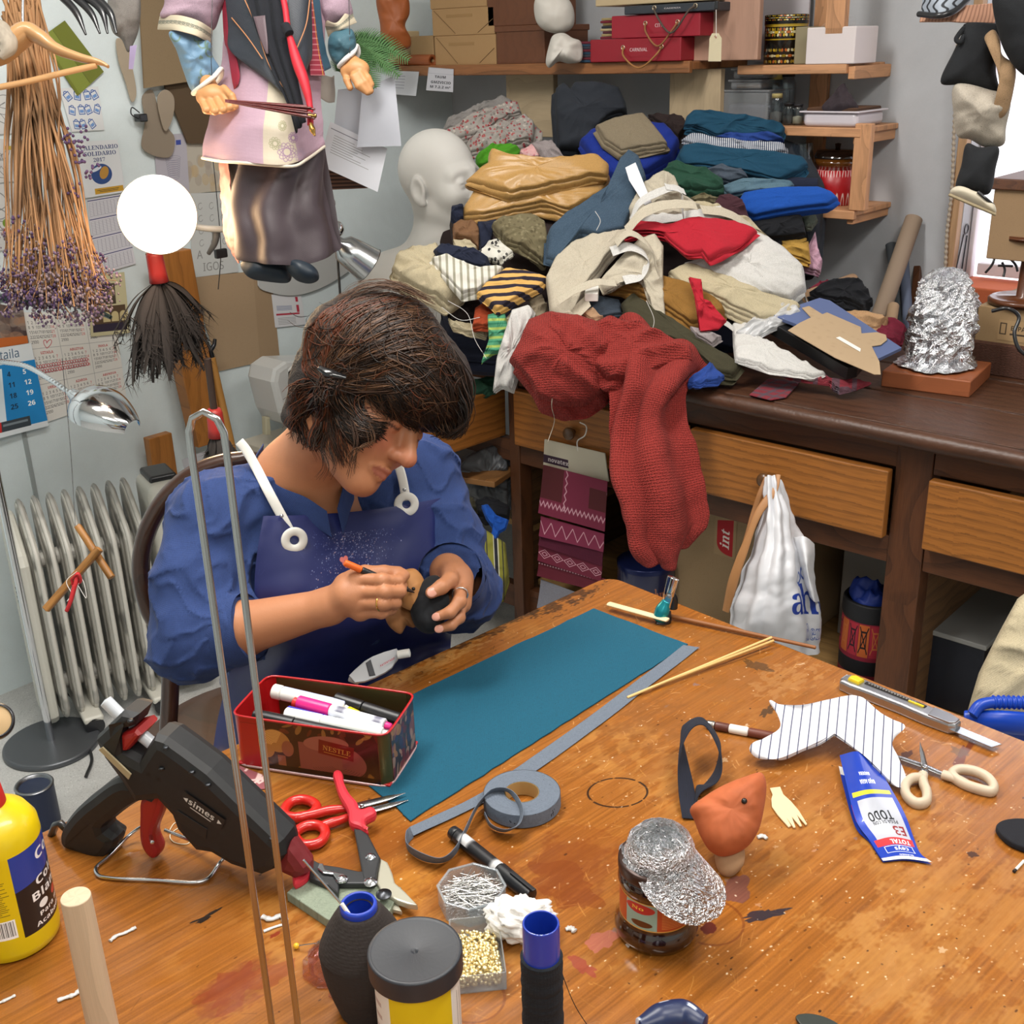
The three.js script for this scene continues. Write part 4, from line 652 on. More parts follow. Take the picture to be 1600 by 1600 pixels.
// clay head of a puppet on its neck, beside the foil cap
const clay=mat('#ffffff',0.75,{map:dtex(256,256,(u,v)=>{const c=1 + 0.1*tiled(u,v,3,3)+ 0.05*(rnd()- 0.5);return [178*c,92*c,50*c];}),bumpMap:grainB,bumpScale:0.0006});
{
  const c=T(1146,1352),t=thing('carved_puppet','orange painted wooden puppet head with a small black eye standing on its neck','puppet head',c);
  const L=[[1085,1283],[1078,1265],[1098,1247],[1130,1228],[1165,1214],[1190,1208],[1197,1222],[1194,1262],[1184,1300],[1165,1325],[1130,1338],[1110,1330],[1095,1308]];
  const d=c.clone().sub(EYE).dot(CZ.clone().negate())- 0.012,pl=plane(1140,1275,d,0.25);
  const g=puffGeo(L.map(([x,y])=>pl.loc(x,y)),0.03,{amp:0.0012,freq:60,pw:3,back:1,fn:(x,y)=>-0.0025*Math.exp(-Math.pow((y + x*0.4 - 0.004)/ 0.008,2))});
  g.applyMatrix4(pl.m).translate(-c.x,-c.y,-c.z);obj('head',g,clay,t);
  const e=pl.o.clone().addScaledVector(pl.e1,pl.loc(1162,1259)[0]).addScaledVector(pl.e2,pl.loc(1162,1259)[1]).addScaledVector(pl.n,0.0275);obj('eye',tr(sp(0.0034),e.sub(c)),mat('#1c1b1a',0.25),t);
  const nk=plane(1140,1350,d,0),q=puffGeo([[1118,1330],[1160,1322],[1162,1350],[1142,1370],[1126,1366]].map(([x,y])=>nk.loc(x,y)),0.014,{amp:0.001,pw:3,back:1});q.applyMatrix4(nk.m).translate(-c.x,-c.y,-c.z);obj('neck',q,mat('#b08a66',0.8,{bumpMap:grainB,bumpScale:0.001}),t);
}
// looped black felt band
one('felt_band','navy black felt band standing in a loop behind the orange puppet head','felt band',(()=>{
  const d=1.42,A=[[1066,1278,0.004],[1060,1230,0.02],[1062,1180,0.045],[1080,1140,0.062],[1102,1135,0.06],[1122,1170,0.045],[1128,1200,0.03],[1120,1222,0.02],[1095,1238,0.016],[1080,1266,0.004]],B=[[1086,1280,0.002],[1085,1235,0.01],[1066,1150,0.042],[1072,1130,0.052],[1098,1122,0.05],[1124,1158,0.04],[1118,1200,0.014],[1100,1226,0.004],[1088,1230,0.004],[1090,1272,0.002]];
  const F=(L)=>L.map(([x,y,h])=>T(x,y,h*0.9));
  return cloth([F(A),F(B)],{nu:90,nv:6,th:0.003,amp:0.0004,tile:FT});
})(),felt('#171b2b'));
pen('pen','brown crayon pencil with a white band pointing under the striped cloth','pencil',T(1103,1131,0.006),T(1225,1154,0.006),0.006,[[0,0.12,0.9,0.95,metal('#b9b4ae',0.3),'ferrule'],[0.12,0.3,1,1,mat('#5b2f24',0.4),'barrel'],[0.3,0.55,1.03,1.03,whiteP,'band'],[0.55,1,1,1,mat('#6a382b',0.4),'barrel']]);
const stripeTex=ctex(256,256,(g,w,h)=>{g.fillStyle='#d9d9df';g.fillRect(0,0,w,h);g.fillStyle='#4b4d68';for (let i=0;i<8;i++) g.fillRect(i*32 + 6,0,4,h);for (let i=0;i<3000;i++) {g.globalAlpha=0.08;g.fillStyle=i % 2?'#fff':'#999';g.fillRect(rnd()*w,rnd()*h,3,1);}});
{// striped cut-out cloth: an arch of two legs and a tail
  const L=[[1200,1122],[1210,1126],[1250,1128],[1290,1120],[1325,1114],[1345,1120],[1375,1145],[1411,1161],[1395,1180],[1391,1190],[1400,1210],[1412,1240],[1415,1256],[1400,1258],[1380,1246],[1362,1225],[1350,1190],[1330,1178],[1306,1172],[1280,1184],[1250,1198],[1210,1213],[1180,1211],[1169,1196],[1190,1182],[1217,1163],[1213,1144]];
  const pl=plane(1300,1180,1.47,2.2),g=puffGeo(L.map(([x,y])=>pl.loc(x,y)),0.0022,{n:160,rings:16,amp:0.0008,freq:26,tile:0.09,pw:9,fn:(x,y)=>0.006*Math.sin(x*42)+ 0.002*Math.sin(x*90 + y*60)});
  const o=tag(obj('striped_cloth',g,mat('#ffffff',0.9,{map:stripeTex,bumpMap:weaveB,bumpScale:0.0002})),'white cloth cut-out with thin grey stripes draped over a glue tube','cloth cut-out');seat(o,pl);o.position.y +=0.026;
}
{// glue tube
  const lab=pr(512,1024,(g,w,h)=>{
    g.fillStyle='#1d3fae';g.fillRect(0,0,w,h);g.fillStyle='#b9bcc6';g.beginPath();g.moveTo(80,330);g.lineTo(470,330);g.lineTo(470,640);g.lineTo(80,640);g.fill();g.fillStyle='#d8383e';g.fillRect(40,640,440,90);
    g.save();g.translate(w,h);g.rotate(Math.PI);// print runs from the crimped end
    g.fillStyle='#fff';g.font='bold 82px sans-serif';g.strokeStyle='#fff';g.lineWidth=7;g.strokeRect(70,180,330,100);g.fillText('ceys',120,256);g.font='bold 40px sans-serif';g.fillText('BLANDO',120,130);g.font='bold 76px sans-serif';g.fillText('TOTAL',70,362);g.fillStyle='#14161c';g.font='bold 92px sans-serif';g.fillText('TODO',120,620);g.font='bold 40px sans-serif';g.fillText('PEGA DE CON',100,550);g.fillStyle='#8d1f24';g.font='bold 120px sans-serif';g.fillText('E3',60,500);g.fillStyle='#fff';g.font='bold 34px sans-serif';g.fillText('BAJO AGUA',150,790);g.fillText('MADERA',180,840);g.restore();
    g.fillStyle='#d9c93a';g.fillRect(40,290,440,22);g.fillStyle='#f0eeea';g.fillRect(0,940,w,84);
 });
  const N=[[[1312,1180,0.018],[1340,1174,0.03],[1366,1184,0.018]],[[1320,1214,0.018],[1350,1210,0.028],[1382,1214,0.016]],[[1337,1280,0.012],[1370,1268,0.019],[1412,1268,0.012]],[[1358,1312,0.005],[1392,1304,0.009],[1428,1310,0.006]],[[1372,1334,0.004],[1404,1328,0.005],[1438,1333,0.005]],[[1380,1345,0.004],[1415,1342,0.004],[1456,1347,0.005]]].map((r)=>r.map(([x,y,h])=>T(x,y,h)));
  const F=[];const nu=24,nv=40;for (let j=0;j<=nv;j++) for (let i=0;i<=nu;i++) F.push(cr3(N.map((r)=>cr3(r,i / nu)),j / nv));
  const top=gridGeo(F,nu,nv),u=top.attributes.uv;for (let i=0;i<u.count;i++) u.setY(i,1 - u.getY(i));
  const bot=gridGeo(F.map((p,k)=>{const q=(k % (nu + 1))/ nu;return V(p.x,Math.min(p.y - 0.001,TY + 0.002 + 0.0*q),p.z);}),nu,nv);
  const t=thing('glue_tube','blue and silver glue tube flattened towards its white crimped end','glue tube',T(1380,1290));const m=mat('#ffffff',0.3,{map:lab,clearcoat:0.5,metalness:0.1});
  top.translate(-t.position.x,-t.position.y,-t.position.z);bot.translate(-t.position.x,-t.position.y,-t.position.z);obj('body',[top,bot],m,t);
}
{// scissors with cream handles
  const O=T(1447,1195),t=thing('scissors','open scissors with cream plastic handles beside the striped cloth','scissors',O),rel=(L)=>L.map(([x,y,h])=>T(1150 + x / 3.556,1030 + y / 3.556,h).sub(O)),cream=mat('#c9b7a0',0.45);
  obj('blade',tb(rel([[860,530,0.006],[960,565,0.006],[1050,596,0.006],[1130,630,0.006],[1200,655,0.006]]),[0.0035,0.005,0.0055,0.005,0.004],{flat:0.25,rad:8,up:V(0,1,0)}),steel,t);
  obj('blade',tb(rel([[1022,460,0.022],[1035,520,0.016],[1048,596,0.01],[1045,640,0.008],[1030,670,0.008]]),[0.0005,0.005,0.006,0.005,0.004],{flat:0.25,rad:8,up:V(0.5,0.8,0.3)}),steel,t);
  obj('pivot',tr(cy(0.004,0.0035,0.003),rel([[1048,596,0.013]])[0]),steel,t);
  obj('handle',[tb(rel([[1200,640,0.008],[1230,615,0.01],[1320,622,0.01],[1400,660,0.01],[1432,705,0.008],[1420,735,0.006],[1340,720,0.006],[1250,685,0.006]]),0.0058,{closed:true,seg:80,flat:1.3}),tb(rel([[1150,640,0.007],[1230,668,0.007],[1300,706,0.006]]),0.006,{})],cream,t);
  obj('handle',[tb(rel([[1030,665,0.008],[975,665,0.01],[940,705,0.008],[950,760,0.006],[1000,800,0.006],[1050,795,0.006],[1060,740,0.007],[1045,700,0.008]]),0.0058,{closed:true,seg:80,flat:1.3}),tb(rel([[1040,640,0.009],[1035,670,0.009]]),0.006,{}),sp(0.004,rel([[1065,720,0.006]])[0])],cream,t);
}
{// snap-off cutter
  const A=T(1316,1072),B=T(1493,1145),L=A.distanceTo(B),t=thing('cutter','long grey metal snap-off cutter with yellow slide and wide blade','cutter',A,yaw(A,B)),g=metal('#b9bbc0',0.38,{bumpMap:grainB,bumpScale:0.0003}),yl=mat('#d9bd1c',0.4),k=L / 0.176,S=(P,th,y,m,n,bv=0.002,holes=[])=>obj(n,tr(ex(P.map(([a,b])=>[a*k,b*k]),th,bv,holes.map((h)=>h.map(([a,b])=>[a*k,b*k]))),[0,y,0],[-Math.PI / 2,0,0]),m,t);
  S([[0,-0.008],[0.004,-0.015],[0.02,-0.0165],[0.05,-0.014],[0.1,-0.013],[0.135,-0.0145],[0.17,-0.012],[0.178,-0.006],[0.178,0.008],[0.165,0.013],[0.03,0.0145],[0.006,0.013],[0,0.008]],0.017,0.0,g,'body',0.004,[[[0.006,-0.004],[0.016,-0.006],[0.016,0.002],[0.006,0.002]]]);
  S([[0.034,0.001],[0.128,0.001],[0.128,0.0075],[0.034,0.0075]],0.0015,0.0165,mat('#17110f',0.6),'slot',0.0003);
  obj('rack_teeth',Array.from({length:17},(_,i)=>bx(0.0028,0.0012,0.004,(0.04 + i*0.0045)*k,0.0186,-0.0043*k,0.0004,[0,0.5,0])),metal('#a5a29c',0.4),t);
  S([[0.103,0.0005],[0.126,0.0005],[0.126,0.004],[0.103,0.004]],0.002,0.017,yl,'slide',0.0004);
  S([[0.012,-0.007],[0.03,-0.008],[0.031,0.006],[0.016,0.008],[0.011,0.002]],0.02,0.002,yl,'slide_lock',0.003);
  S([[0.14,-0.012],[0.17,-0.011],[0.176,-0.005],[0.176,0.007],[0.16,0.0115],[0.137,0.0115]],0.003,0.0155,metal('#a9abb0',0.35),'nose_plate',0.0008);
  const bl=T(1550,1180).sub(A).applyAxisAngle(V(0,1,0),-t.rotation.y);S([[0.15,-0.0105],[bl.x / k - 0.004,-0.0115],[bl.x / k + 0.002,0.0045],[0.15,0.006]],0.0012,0.007,metal('#b9bec6',0.18),'blade',0.0003);
}
tag(slab('wooden_fork',[[1203,1233],[1219,1231],[1224,1243],[1236,1254],[1248,1268],[1261,1289],[1259,1291],[1245,1275],[1253,1292],[1250,1293],[1237,1278],[1243,1294],[1240,1295],[1229,1280],[1236,1292],[1232,1294],[1215,1275],[1206,1262],[1205,1250],[1207,1243]],TP(0.001),0.002,mat('#e3c79c',0.65)),'short pale wooden fork with its handle cut off','fork');
// clamp holding a flat stick, long dowel and skewers
pen('flat_stick','pale flat wooden stick gripped by the small clamp at the table corner','stick',T(950,943,0.012),T(1044,969,0.012),0.005,[[0,1,1,1,mat('#e0cba0',0.7),'stick']]).scale.set(1,0.5,1.3);
{
  const O=T(1038,972),t=thing('spring_clamp','small metal clamp with a teal jaw standing at the table corner','clamp',O),R=(x,y,h)=>D(x,y,O.clone().sub(EYE).dot(CZ.clone().negate())- h*0.37).sub(O);
  obj('jaw',tb([R(1030,968,0.01),R(1036,952,0.02),R(1042,940,0.03)],[0.011,0.012,0.008],{rad:12}),mat('#1f8a94',0.25,{metalness:0.5}),t);
  obj('jaw',tb([R(1026,974,0.004),R(1040,972,0.006),R(1043,955,0.016)],[0.006,0.008,0.006],{rad:12}),darkSteel,t);
  obj('lever',tb([R(1041,948,0.024),R(1046,925,0.045),R(1052,903,0.062)],[0.008,0.0095,0.0105],{rad:12,flat:0.6}),chrome,t);
  obj('lever',tb([R(1052,950,0.02),R(1052,935,0.035),R(1046,925,0.046)],0.007,{rad:10}),darkSteel,t);
  obj('screw',tr(cy(0.004,0.004,0.014),R(1046,930,0.042),[0.4,0.3,1.3]),steel,t);
}
pen('dowel','thin dark wooden dowel lying from the clamp across the table edge','dowel',T(1045,962,0.006),T(1275,1012,0.006),0.0035,[[0,1,1,0.8,mat('#8a562c',0.55),'rod']]);
pen('skewer','pale bamboo skewer crossing the end of the dowel, upper of two','skewer',T(980,1090,0.004),T(1206,996,0.011),0.002,[[0,1,1,1,mat('#d9b878',0.6),'rod']]);
pen('skewer','pale bamboo skewer crossing the end of the dowel, lower of two','skewer',T(1018,1074,0.004),T(1209,1001,0.011),0.002,[[0,1,1,1,mat('#cfa866',0.6),'rod']]);
tag(slab('felt_pad',[[1555,1300],[1565,1290],[1600,1287],[1640,1300],[1640,1345],[1600,1333],[1575,1322]],TP(0.001),0.008,felt('#12131c'),null,{bevel:0.002,smooth:60,tile:FT}),'thick black felt pad at the right edge of the worktable','felt pad');
pen('match','used white match with a dark burnt tip','match',T(1584,1362,0.002),T(1600,1345,0.002),0.0016,[[0,0.2,1.2,1,mat('#221a16',0.8),'tip'],[0.2,1,1,1,whiteP,'stem']]);
// foreground: wire frame, dowel, glue bottle
{
  const a=D(423,1590,0.8),b=D(464,1590,0.795),O=V((a.x + b.x)/ 2,TY,(a.z + b.z)/ 2),ax=PL(318,700,V(CX.z,0,-CX.x),a),bxx=PL(362,700,V(CX.z,0,-CX.x),b),hy=1.475;
  const t=thing('wire_frame','tall narrow steel wire frame standing on the table in front of everything','wire frame',O),m=V().addVectors(a,b).multiplyScalar(0.5),s=V(b.x - a.x,0,b.z - a.z).normalize();
  const lp=(k,y,hw)=>m.clone().setY(y).addScaledVector(s,k*hw).sub(O);
  const L=[lp(-1,TY,0.0095),lp(-1,1.0,0.0098),lp(-1,1.2,0.0101),lp(-1,1.36,0.0104)];for (let i=0;i<=12;i++) {const q=Math.PI*i / 12;L.push(lp(-Math.cos(q),1.405 + 0.014*Math.sin(q),0.0105));} L.push(lp(1,1.36,0.0104),lp(1,1.2,0.0101),lp(1,1.0,0.0098),lp(1,TY,0.0095));
  obj('wire',tb(L,0.0022,{seg:160,rad:12}),metal('#b8b6b4',0.16),t);obj('foot',bx(0.09,0.012,0.06,0,0.006,0.0,0.004,[0,0.5,0]),darkSteel,t);
}
{const p=D(118,1400,0.97),H=p.y - TY;const t=thing('round_rod','pale round wooden rod standing upright in the foreground','rod',[p.x,TY,p.z]);obj('rod',la([[0,0],[0.0132,0],[0.0136,0.001],[0.0125,H - 0.0015],[0.0118,H],[0,H]],40),mat('#ffffff',0.6,{map:woodTex('#d2b899','#c0a180',{rings:3,contrast:0.4})}),t);}
{
  const B=T(25,1462),s=1.0,t=thing('glue_bottle','yellow glue bottle with a black and blue label','glue bottle',B,0),yl=mat('#e3c50c',0.35,{clearcoat:0.3});
  const lab=pr(1024,512,(g,w,h)=>{
    g.fillStyle='#e3c50c';g.fillRect(0,0,w,h);g.fillStyle='#14161c';g.fillRect(420,150,360,362);g.fillStyle='#1c3f9e';g.beginPath();g.moveTo(420,0);g.lineTo(780,0);g.lineTo(780,150);g.lineTo(600,190);g.lineTo(420,220);g.fill();
    g.fillStyle='#fff';g.font='bold 86px sans-serif';g.fillText('Co',520,110);g.font='bold 70px sans-serif';g.fillText('Cola',500,250);g.fillText('Blanca',470,330);g.font='bold 40px sans-serif';g.fillText('Para madera',490,440);g.fillText('Acabados',470,490);g.beginPath();g.arc(520,375,24,0,6.3);g.fill();g.fillStyle='#c93030';g.beginPath();g.arc(600,375,24,0,6.3);g.fill();
    g.fillStyle='#fff';g.fillRect(290,370,110,120);g.fillStyle='#111';for (let i=0;i<20;i++) g.fillRect(296 + i*5,378,1 + (i*7) % 3,96);g.fillStyle='#5b5116';for (let i=0;i<18;i++) g.fillRect(292 + (i % 2)*8,130 + i*12,100 - (i*13) % 30,4);
 });
  const R=0.0455,h=0.165;obj('body',la([[0,0],[R - 0.006,0],[R - 0.001,0.004],[R,0.012],[R,0.028]],56),yl,t);
  obj('label',la([[R,0.028],[R,h - 0.04]],72,[0,0,0],[0,3.55,0]),mat('#ffffff',0.35,{map:lab,clearcoat:0.3}),t);
  obj('shoulder',la([[R,h - 0.04],[R - 0.001,h - 0.026],[R - 0.008,h - 0.013],[R - 0.02,h - 0.004],[0.02,h],[0.018,h + 0.004],[0,h + 0.004]],56),yl,t);
  obj('cap',la([[0.018,h],[0.02,h + 0.001],[0.018,h + 0.02],[0.01,h + 0.032],[0.005,h + 0.05],[0,h + 0.051]],36),mat('#c9302a',0.4),t);
}
{const c=D(-8,1128,1.12),n=EYE.clone().sub(c).normalize(),q=new THREE.Quaternion().setFromUnitVectors(V(0,1,0),n.clone().add(V(0,0.3,0)).normalize()),t=thing('hand_mirror','round tan disc with a black rim at the left edge above the yellow bottle','hand mirror',c);t.quaternion.copy(q);obj('disc',la([[0,0],[0.0155,0],[0.0155,0.004],[0,0.0045]],40),mat('#b99a6e',0.6),t);obj('rim',la([[0.0152,-0.003],[0.018,-0.002],[0.0182,0.004],[0.0165,0.006],[0.0152,0.005]],40),blackP,t);t.updateMatrixWorld();obj('handle',tb([D(-14,1150,1.125),D(-40,1250,1.15),D(-60,1420,1.18)].map((p)=>t.worldToLocal(p)),0.006),blackP,t);}
// drips of dried glue
const wax=mat('#dcdad6',0.3,{transmission:0.25,thickness:0.002,clearcoat:0.5});
[['thick white glue drip left of the wooden rod','glue drip',[[90,1563],[104,1558],[118,1553],[126,1544]],0.0034],['twisted white glue drip lying between rod and wire foot','glue drip',[[172,1470],[182,1462],[194,1458],[212,1449]],0.003],['small glue drip at the left table edge corner of the picture','glue drip',[[-4,1568],[10,1562],[24,1555]],0.0022],['white glue lump beside the grey green stone plate','glue lump',[[410,1432],[424,1436],[440,1430],[446,1440]],0.0045],['long glue smear below the white lump','glue drip',[[412,1455],[430,1448],[448,1443]],0.0025],['clear glue blob right of the blue topped spool','glue lump',[[884,1452],[892,1450],[898,1455]],0.004],['white glue ring below the brown jar','glue lump',[[980,1478],[986,1474],[992,1480]],0.003],['pale glue blob right of the orange puppet head','glue lump',[[1184,1308],[1192,1306],[1198,1310]],0.004]].forEach(([l,c,L,r],i)=>{const o=one('glue_drip',l,c,tb(tpts(L,r*0.5),(t)=>r*(0.6 + 0.7*Math.abs(nz(t*5,i,1))),{seg:30,rad:9,flat:0.6}),wax);});
one('curled_tube','dark blue printed tube at the bottom edge of the picture','tube',tb(tpts([[1000,1604],[1040,1590],[1070,1588],[1100,1600]],0.012),[0.008,0.014,0.015,0.009],{rad:18,tile:0.1}),mat('#ffffff',0.35,{map:ctex(128,128,(g,w,h)=>{g.fillStyle='#1e2a4e';g.fillRect(0,0,w,h);g.fillStyle='#b9c0cf';for (let i=0;i<9;i++) g.fillRect(rnd()*w,rnd()*h,30,9);})}));
tag(slab('plastic_sliver',[[1243,1592],[1262,1588],[1290,1594],[1310,1606],[1260,1612]],TP(0.001),0.004,mat('#232a24',0.5),null,{smooth:40,bevel:0.001}),'dark green plastic sliver at the bottom edge of the worktable','plastic piece');
// ---------- the seated woman ----------
const shR=V(-0.56,0.955,-0.31),shL=V(-0.225,0.94,-0.235),elR=D(295,1005,1.66),wrR=D(515,947,1.6),elL=D(722,925,1.86),wrL=D(700,893,1.7);
const HEAD=frameOf(D(578,628,1.645),V(0,0,0).addScaledVector(CX,0.72).addScaledVector(CY,-0.5).addScaledVector(CZ,0.46),V(0,0,0).addScaledVector(CX,0.46).addScaledVector(CY,0.83));
const neckB=V(-0.435,1.0,-0.265),hipC=V(-0.31,0.54,-0.4),A3=(v)=>[v.x,v.y,v.z];
const acr=shL.clone().sub(shR).setY(0).normalize(),fwd=V().crossVectors(acr,V(0,1,0)).normalize(),mid=shR.clone().add(shL).multiplyScalar(0.5);
const off=(c,a,u,f)=>c.clone().addScaledVector(acr,a).add(V(0,u,0)).addScaledVector(fwd,f);
const cL=off(mid,-0.075,-0.12,0.0),cRr=off(mid,0.075,-0.12,0.0),wL=off(hipC,-0.06,0.15,0.04),wR=off(hipC,0.06,0.15,0.04),hL=off(hipC,-0.08,0.02,0),hR=off(hipC,0.08,0.02,0);
const torso=(p,k)=>{
  let d=cone(p,A3(shR),A3(shL),0.062 + k,0.062 + k);
  d=smin(d,cone(p,A3(cL),A3(cRr),0.108 + k,0.108 + k),0.07);d=smin(d,cone(p,A3(cL),A3(wL),0.108 + k,0.105 + k),0.05);d=smin(d,cone(p,A3(cRr),A3(wR),0.108 + k,0.105 + k),0.05);
  d=smin(d,cone(p,A3(wL),A3(hL),0.1 + k,0.11 + k),0.05);d=smin(d,cone(p,A3(wR),A3(hR),0.1 + k,0.11 + k),0.05);
  d=smin(d,cone(p,A3(off(mid,-0.07,-0.14,0.06)),A3(off(mid,0.07,-0.14,0.06)),0.062 + k,0.062 + k),0.05);
  return d;
};
const FR_={// finger joints of the hand with the brush, and of the hand holding the little head
  R:{wrist:wrR,palm:[[545,930,1.585],[556,906,1.583],[560,925,1.581],[562,942,1.583],[563,956,1.588]],f:[[[553,905,1.58],[597,907,1.567],[622,908,1.582],[633,899,1.602]],[[558,925,1.578],[601,925,1.562],[625,924,1.578],[629,915,1.602]],[[561,942,1.58],[599,943,1.564],[618,942,1.58],[612,937,1.603]],[[563,957,1.587],[596,957,1.573],[612,952,1.587],[606,947,1.604]]],th:[[540,912,1.59],[570,896,1.592],[600,895,1.595],[622,894,1.604]]},
  L:{wrist:wrL,palm:[[713,905,1.678],[712,900,1.665],[722,912,1.66],[724,926,1.655],[722,944,1.655]],f:[[[708,900,1.665],[686,914,1.67],[664,934,1.67],[655,950,1.66]],[[716,906,1.663],[702,930,1.665],[682,952,1.66],[668,966,1.652]],[[720,914,1.652],[718,940,1.615],[703,957,1.603],[684,963,1.605]],[[722,940,1.652],[717,965,1.625],[705,977,1.612],[688,982,1.613]]],th:[[704,896,1.668],[703,906,1.628],[690,917,1.607],[674,926,1.6]]}
};
for (const h of Object.values(FR_)) {h.palm=h.palm.map((q)=>A3(D(...q)));h.f=h.f.map((l)=>l.map((q)=>A3(D(...q))));h.th=h.th.map((q)=>A3(D(...q)));h.w=A3(h.wrist);}
function handField(p,h) {
  let d=cone(p,h.w,h.palm[0],0.0225,0.022);
  for (let i=1;i<5;i++) d=smin(d,cone(p,h.palm[0],h.palm[i],0.0185,0.0115),0.012);
  d=smin(d,cone(p,h.palm[1],h.palm[4],0.0112,0.0108),0.01);
  let fs=1;h.f.forEach((l,i)=>{const r=[0.0092,0.0094,0.009,0.008][i];let e=cone(p,l[0],l[1],r*1.06,r);e=smin(e,cone(p,l[1],l[2],r*1.02,r*0.92),0.004);e=smin(e,cone(p,l[2],l[3],r*0.92,r*0.78),0.004);e=smin(e,S_(p,l[1],r*1.08),0.004);fs=Math.min(fs,e);});
  d=smin(d,fs,0.006);
  let t=cone(p,h.th[0],h.th[1],0.0155,0.0118);t=smin(t,cone(p,h.th[1],h.th[2],0.0112,0.0104),0.004);t=smin(t,cone(p,h.th[2],h.th[3],0.0104,0.0086),0.004);
  return smin(d,t,0.008);
}
const armField=(p,el,h)=>{const w=h.w,m=[mix(el.x,w[0],0.3),mix(el.y,w[1],0.3),mix(el.z,w[2],0.3)];let d=cone(p,A3(el),m,0.042,0.042);d=smin(d,cone(p,m,w,0.041,0.0245),0.02);return smin(d,handField(p,h),0.016);};
const headF=(p)=>headField(HEAD.loc(p));
const neckF=(p)=>{let d=cone(p,A3(HEAD.at(0,-0.05,-0.035)),A3(neckB),0.05,0.056);d=smin(d,cone(p,A3(off(neckB,-0.06,-0.03,-0.005)),A3(off(neckB,0.06,-0.03,-0.005)),0.038,0.038),0.06);return smin(d,cone(p,A3(neckB),A3(off(mid,0,-0.08,0.055)),0.05,0.075),0.05);};
const skinBody=(p)=>Math.min(torso(p,-0.02),9);
const skinF=(p)=>smin(headF(p),neckF(p),0.02);
const lip=C('#8d4238'),brow=C('#3a2418'),skinC=C('#b67a55'),redC=C('#bd6d55'),eyeC=C('#3a1f18');
const skinCol=(p)=>{
  const q=HEAD.loc(p),X=Math.abs(q[0]),c=skinC.clone();if (q[2]<-0.2||q[1]<-0.16) return [c.r,c.g,c.b];
  c.lerp(redC,0.6*Math.exp(-Math.pow((X - 0.038)/ 0.022,2)- Math.pow((q[1]+ 0.03)/ 0.022,2))+ 0.6*Math.exp(-Math.pow(X / 0.012,2)- Math.pow((q[1]+ 0.037)/ 0.012,2))*(q[2]>0.09?1:0));
  if (q[2]>0.06) {if (Math.pow(X / 0.0235,2)+ Math.pow((q[1]+ 0.0715)/ 0.0085,2)<1) c.lerp(lip,0.7);const by=0.021 - 1.5*Math.pow(X - 0.03,2)*8;if (X>0.012&&X<0.05&&Math.abs(q[1]- by)<0.0042) c.lerp(brow,0.75);if (X>0.017&&X<0.043&&Math.abs(q[1]+ 0.0085)<0.0024) c.lerp(eyeC,0.9);}
  const n=1 + 0.06*fbm(p[0]*60,p[1]*60,p[2]*60);return [c.r*n,c.g*n,c.b*n];
};
const box=(...pts)=>{const lo=[1e9,1e9,1e9],hi=[-1e9,-1e9,-1e9];for (const [p,r] of pts) ar(p).forEach((v,i)=>{lo[i]=Math.min(lo[i],v - r);hi[i]=Math.max(hi[i],v + r);});return [lo,hi];};
const woman=thing('person','woman in a blue shirt and navy apron bent over a small puppet head she paints','person',V(-0.47,0,-0.4));
const wob=(n,g,m,parent=woman)=>{const gg=join([g].flat()).clone();if (parent===woman) gg.translate(-woman.position.x,-woman.position.y,-woman.position.z);else gg.translate(-woman.position.x,-woman.position.y,-woman.position.z);return obj(n,gg,m,parent);};
{
  const hb=box([HEAD.o,0.135],[neckB,0.08]);
  const hA=box([wrR,0.05],[FR_.R.f[1][3],0.05],[elR,0.06]),hB=box([wrL,0.05],[FR_.L.f[3][3],0.06],[elL,0.06]);
  const G=[netMesh(skinF,...hb,0.003,skinCol),netMesh((p)=>armField(p,elR,FR_.R),...hA,0.003,skinCol),netMesh((p)=>armField(p,elL,FR_.L),...hB,0.003,skinCol),netMesh(skinBody,...box([shR,0.13],[shL,0.13],[hipC,0.2]),0.014,skinCol)];
  wob('body',G,mat('#ffffff',0.5,{vertexColors:true,bumpMap:grainB,bumpScale:0.00025,sheen:0.1}));
}
// nails and rings
{const nm=mat('#d79a86',0.3);for (const [h,i] of [['L',2],['L',3]]) {const [a,b]=[FR_[h].f[i][2],FR_[h].f[i][3]].map(to3);const n=EYE.clone().sub(b).normalize(),g=sp(0.0058,[0,0,0],[1,0.32,1.15],14);const z=b.clone().sub(a).normalize(),y=n.addScaledVector(z,-n.dot(z)).normalize(),x=V().crossVectors(y,z);g.applyMatrix4(new THREE.Matrix4().makeBasis(x,y,z).setPosition(b.clone().addScaledVector(y,0.0058).addScaledVector(z,0.001)));wob('nail',g,nm);}
  {const [a,b]=[FR_.L.th[2],FR_.L.th[3]].map(to3),n=EYE.clone().sub(b).normalize(),z=b.clone().sub(a).normalize(),y=n.addScaledVector(z,-n.dot(z)).normalize(),x=V().crossVectors(y,z),g=sp(0.0068,[0,0,0],[1,0.32,1.2],14);g.applyMatrix4(new THREE.Matrix4().makeBasis(x,y,z).setPosition(b.clone().addScaledVector(y,0.0068).addScaledVector(z,0.001)));wob('nail',g,nm);}
  const ringOn=(l,t,r,m,lbl)=>{const a=to3(l[0]),b=to3(l[1]),p=a.clone().lerp(b,t),g=new THREE.TorusGeometry(r,0.0013,10,36);g.applyMatrix4(new THREE.Matrix4().compose(p,new THREE.Quaternion().setFromUnitVectors(V(0,0,1),b.clone().sub(a).normalize()),V(1,1,1)));wob('ring',g,m).userData.label=lbl;};
  ringOn(FR_.R.f[2],0.88,0.0102,metal('#d6a85c',0.2),'thin gold ring');ringOn(FR_.L.f[2],0.55,0.0108,metal('#e3e3e6',0.2),'silver ring');}
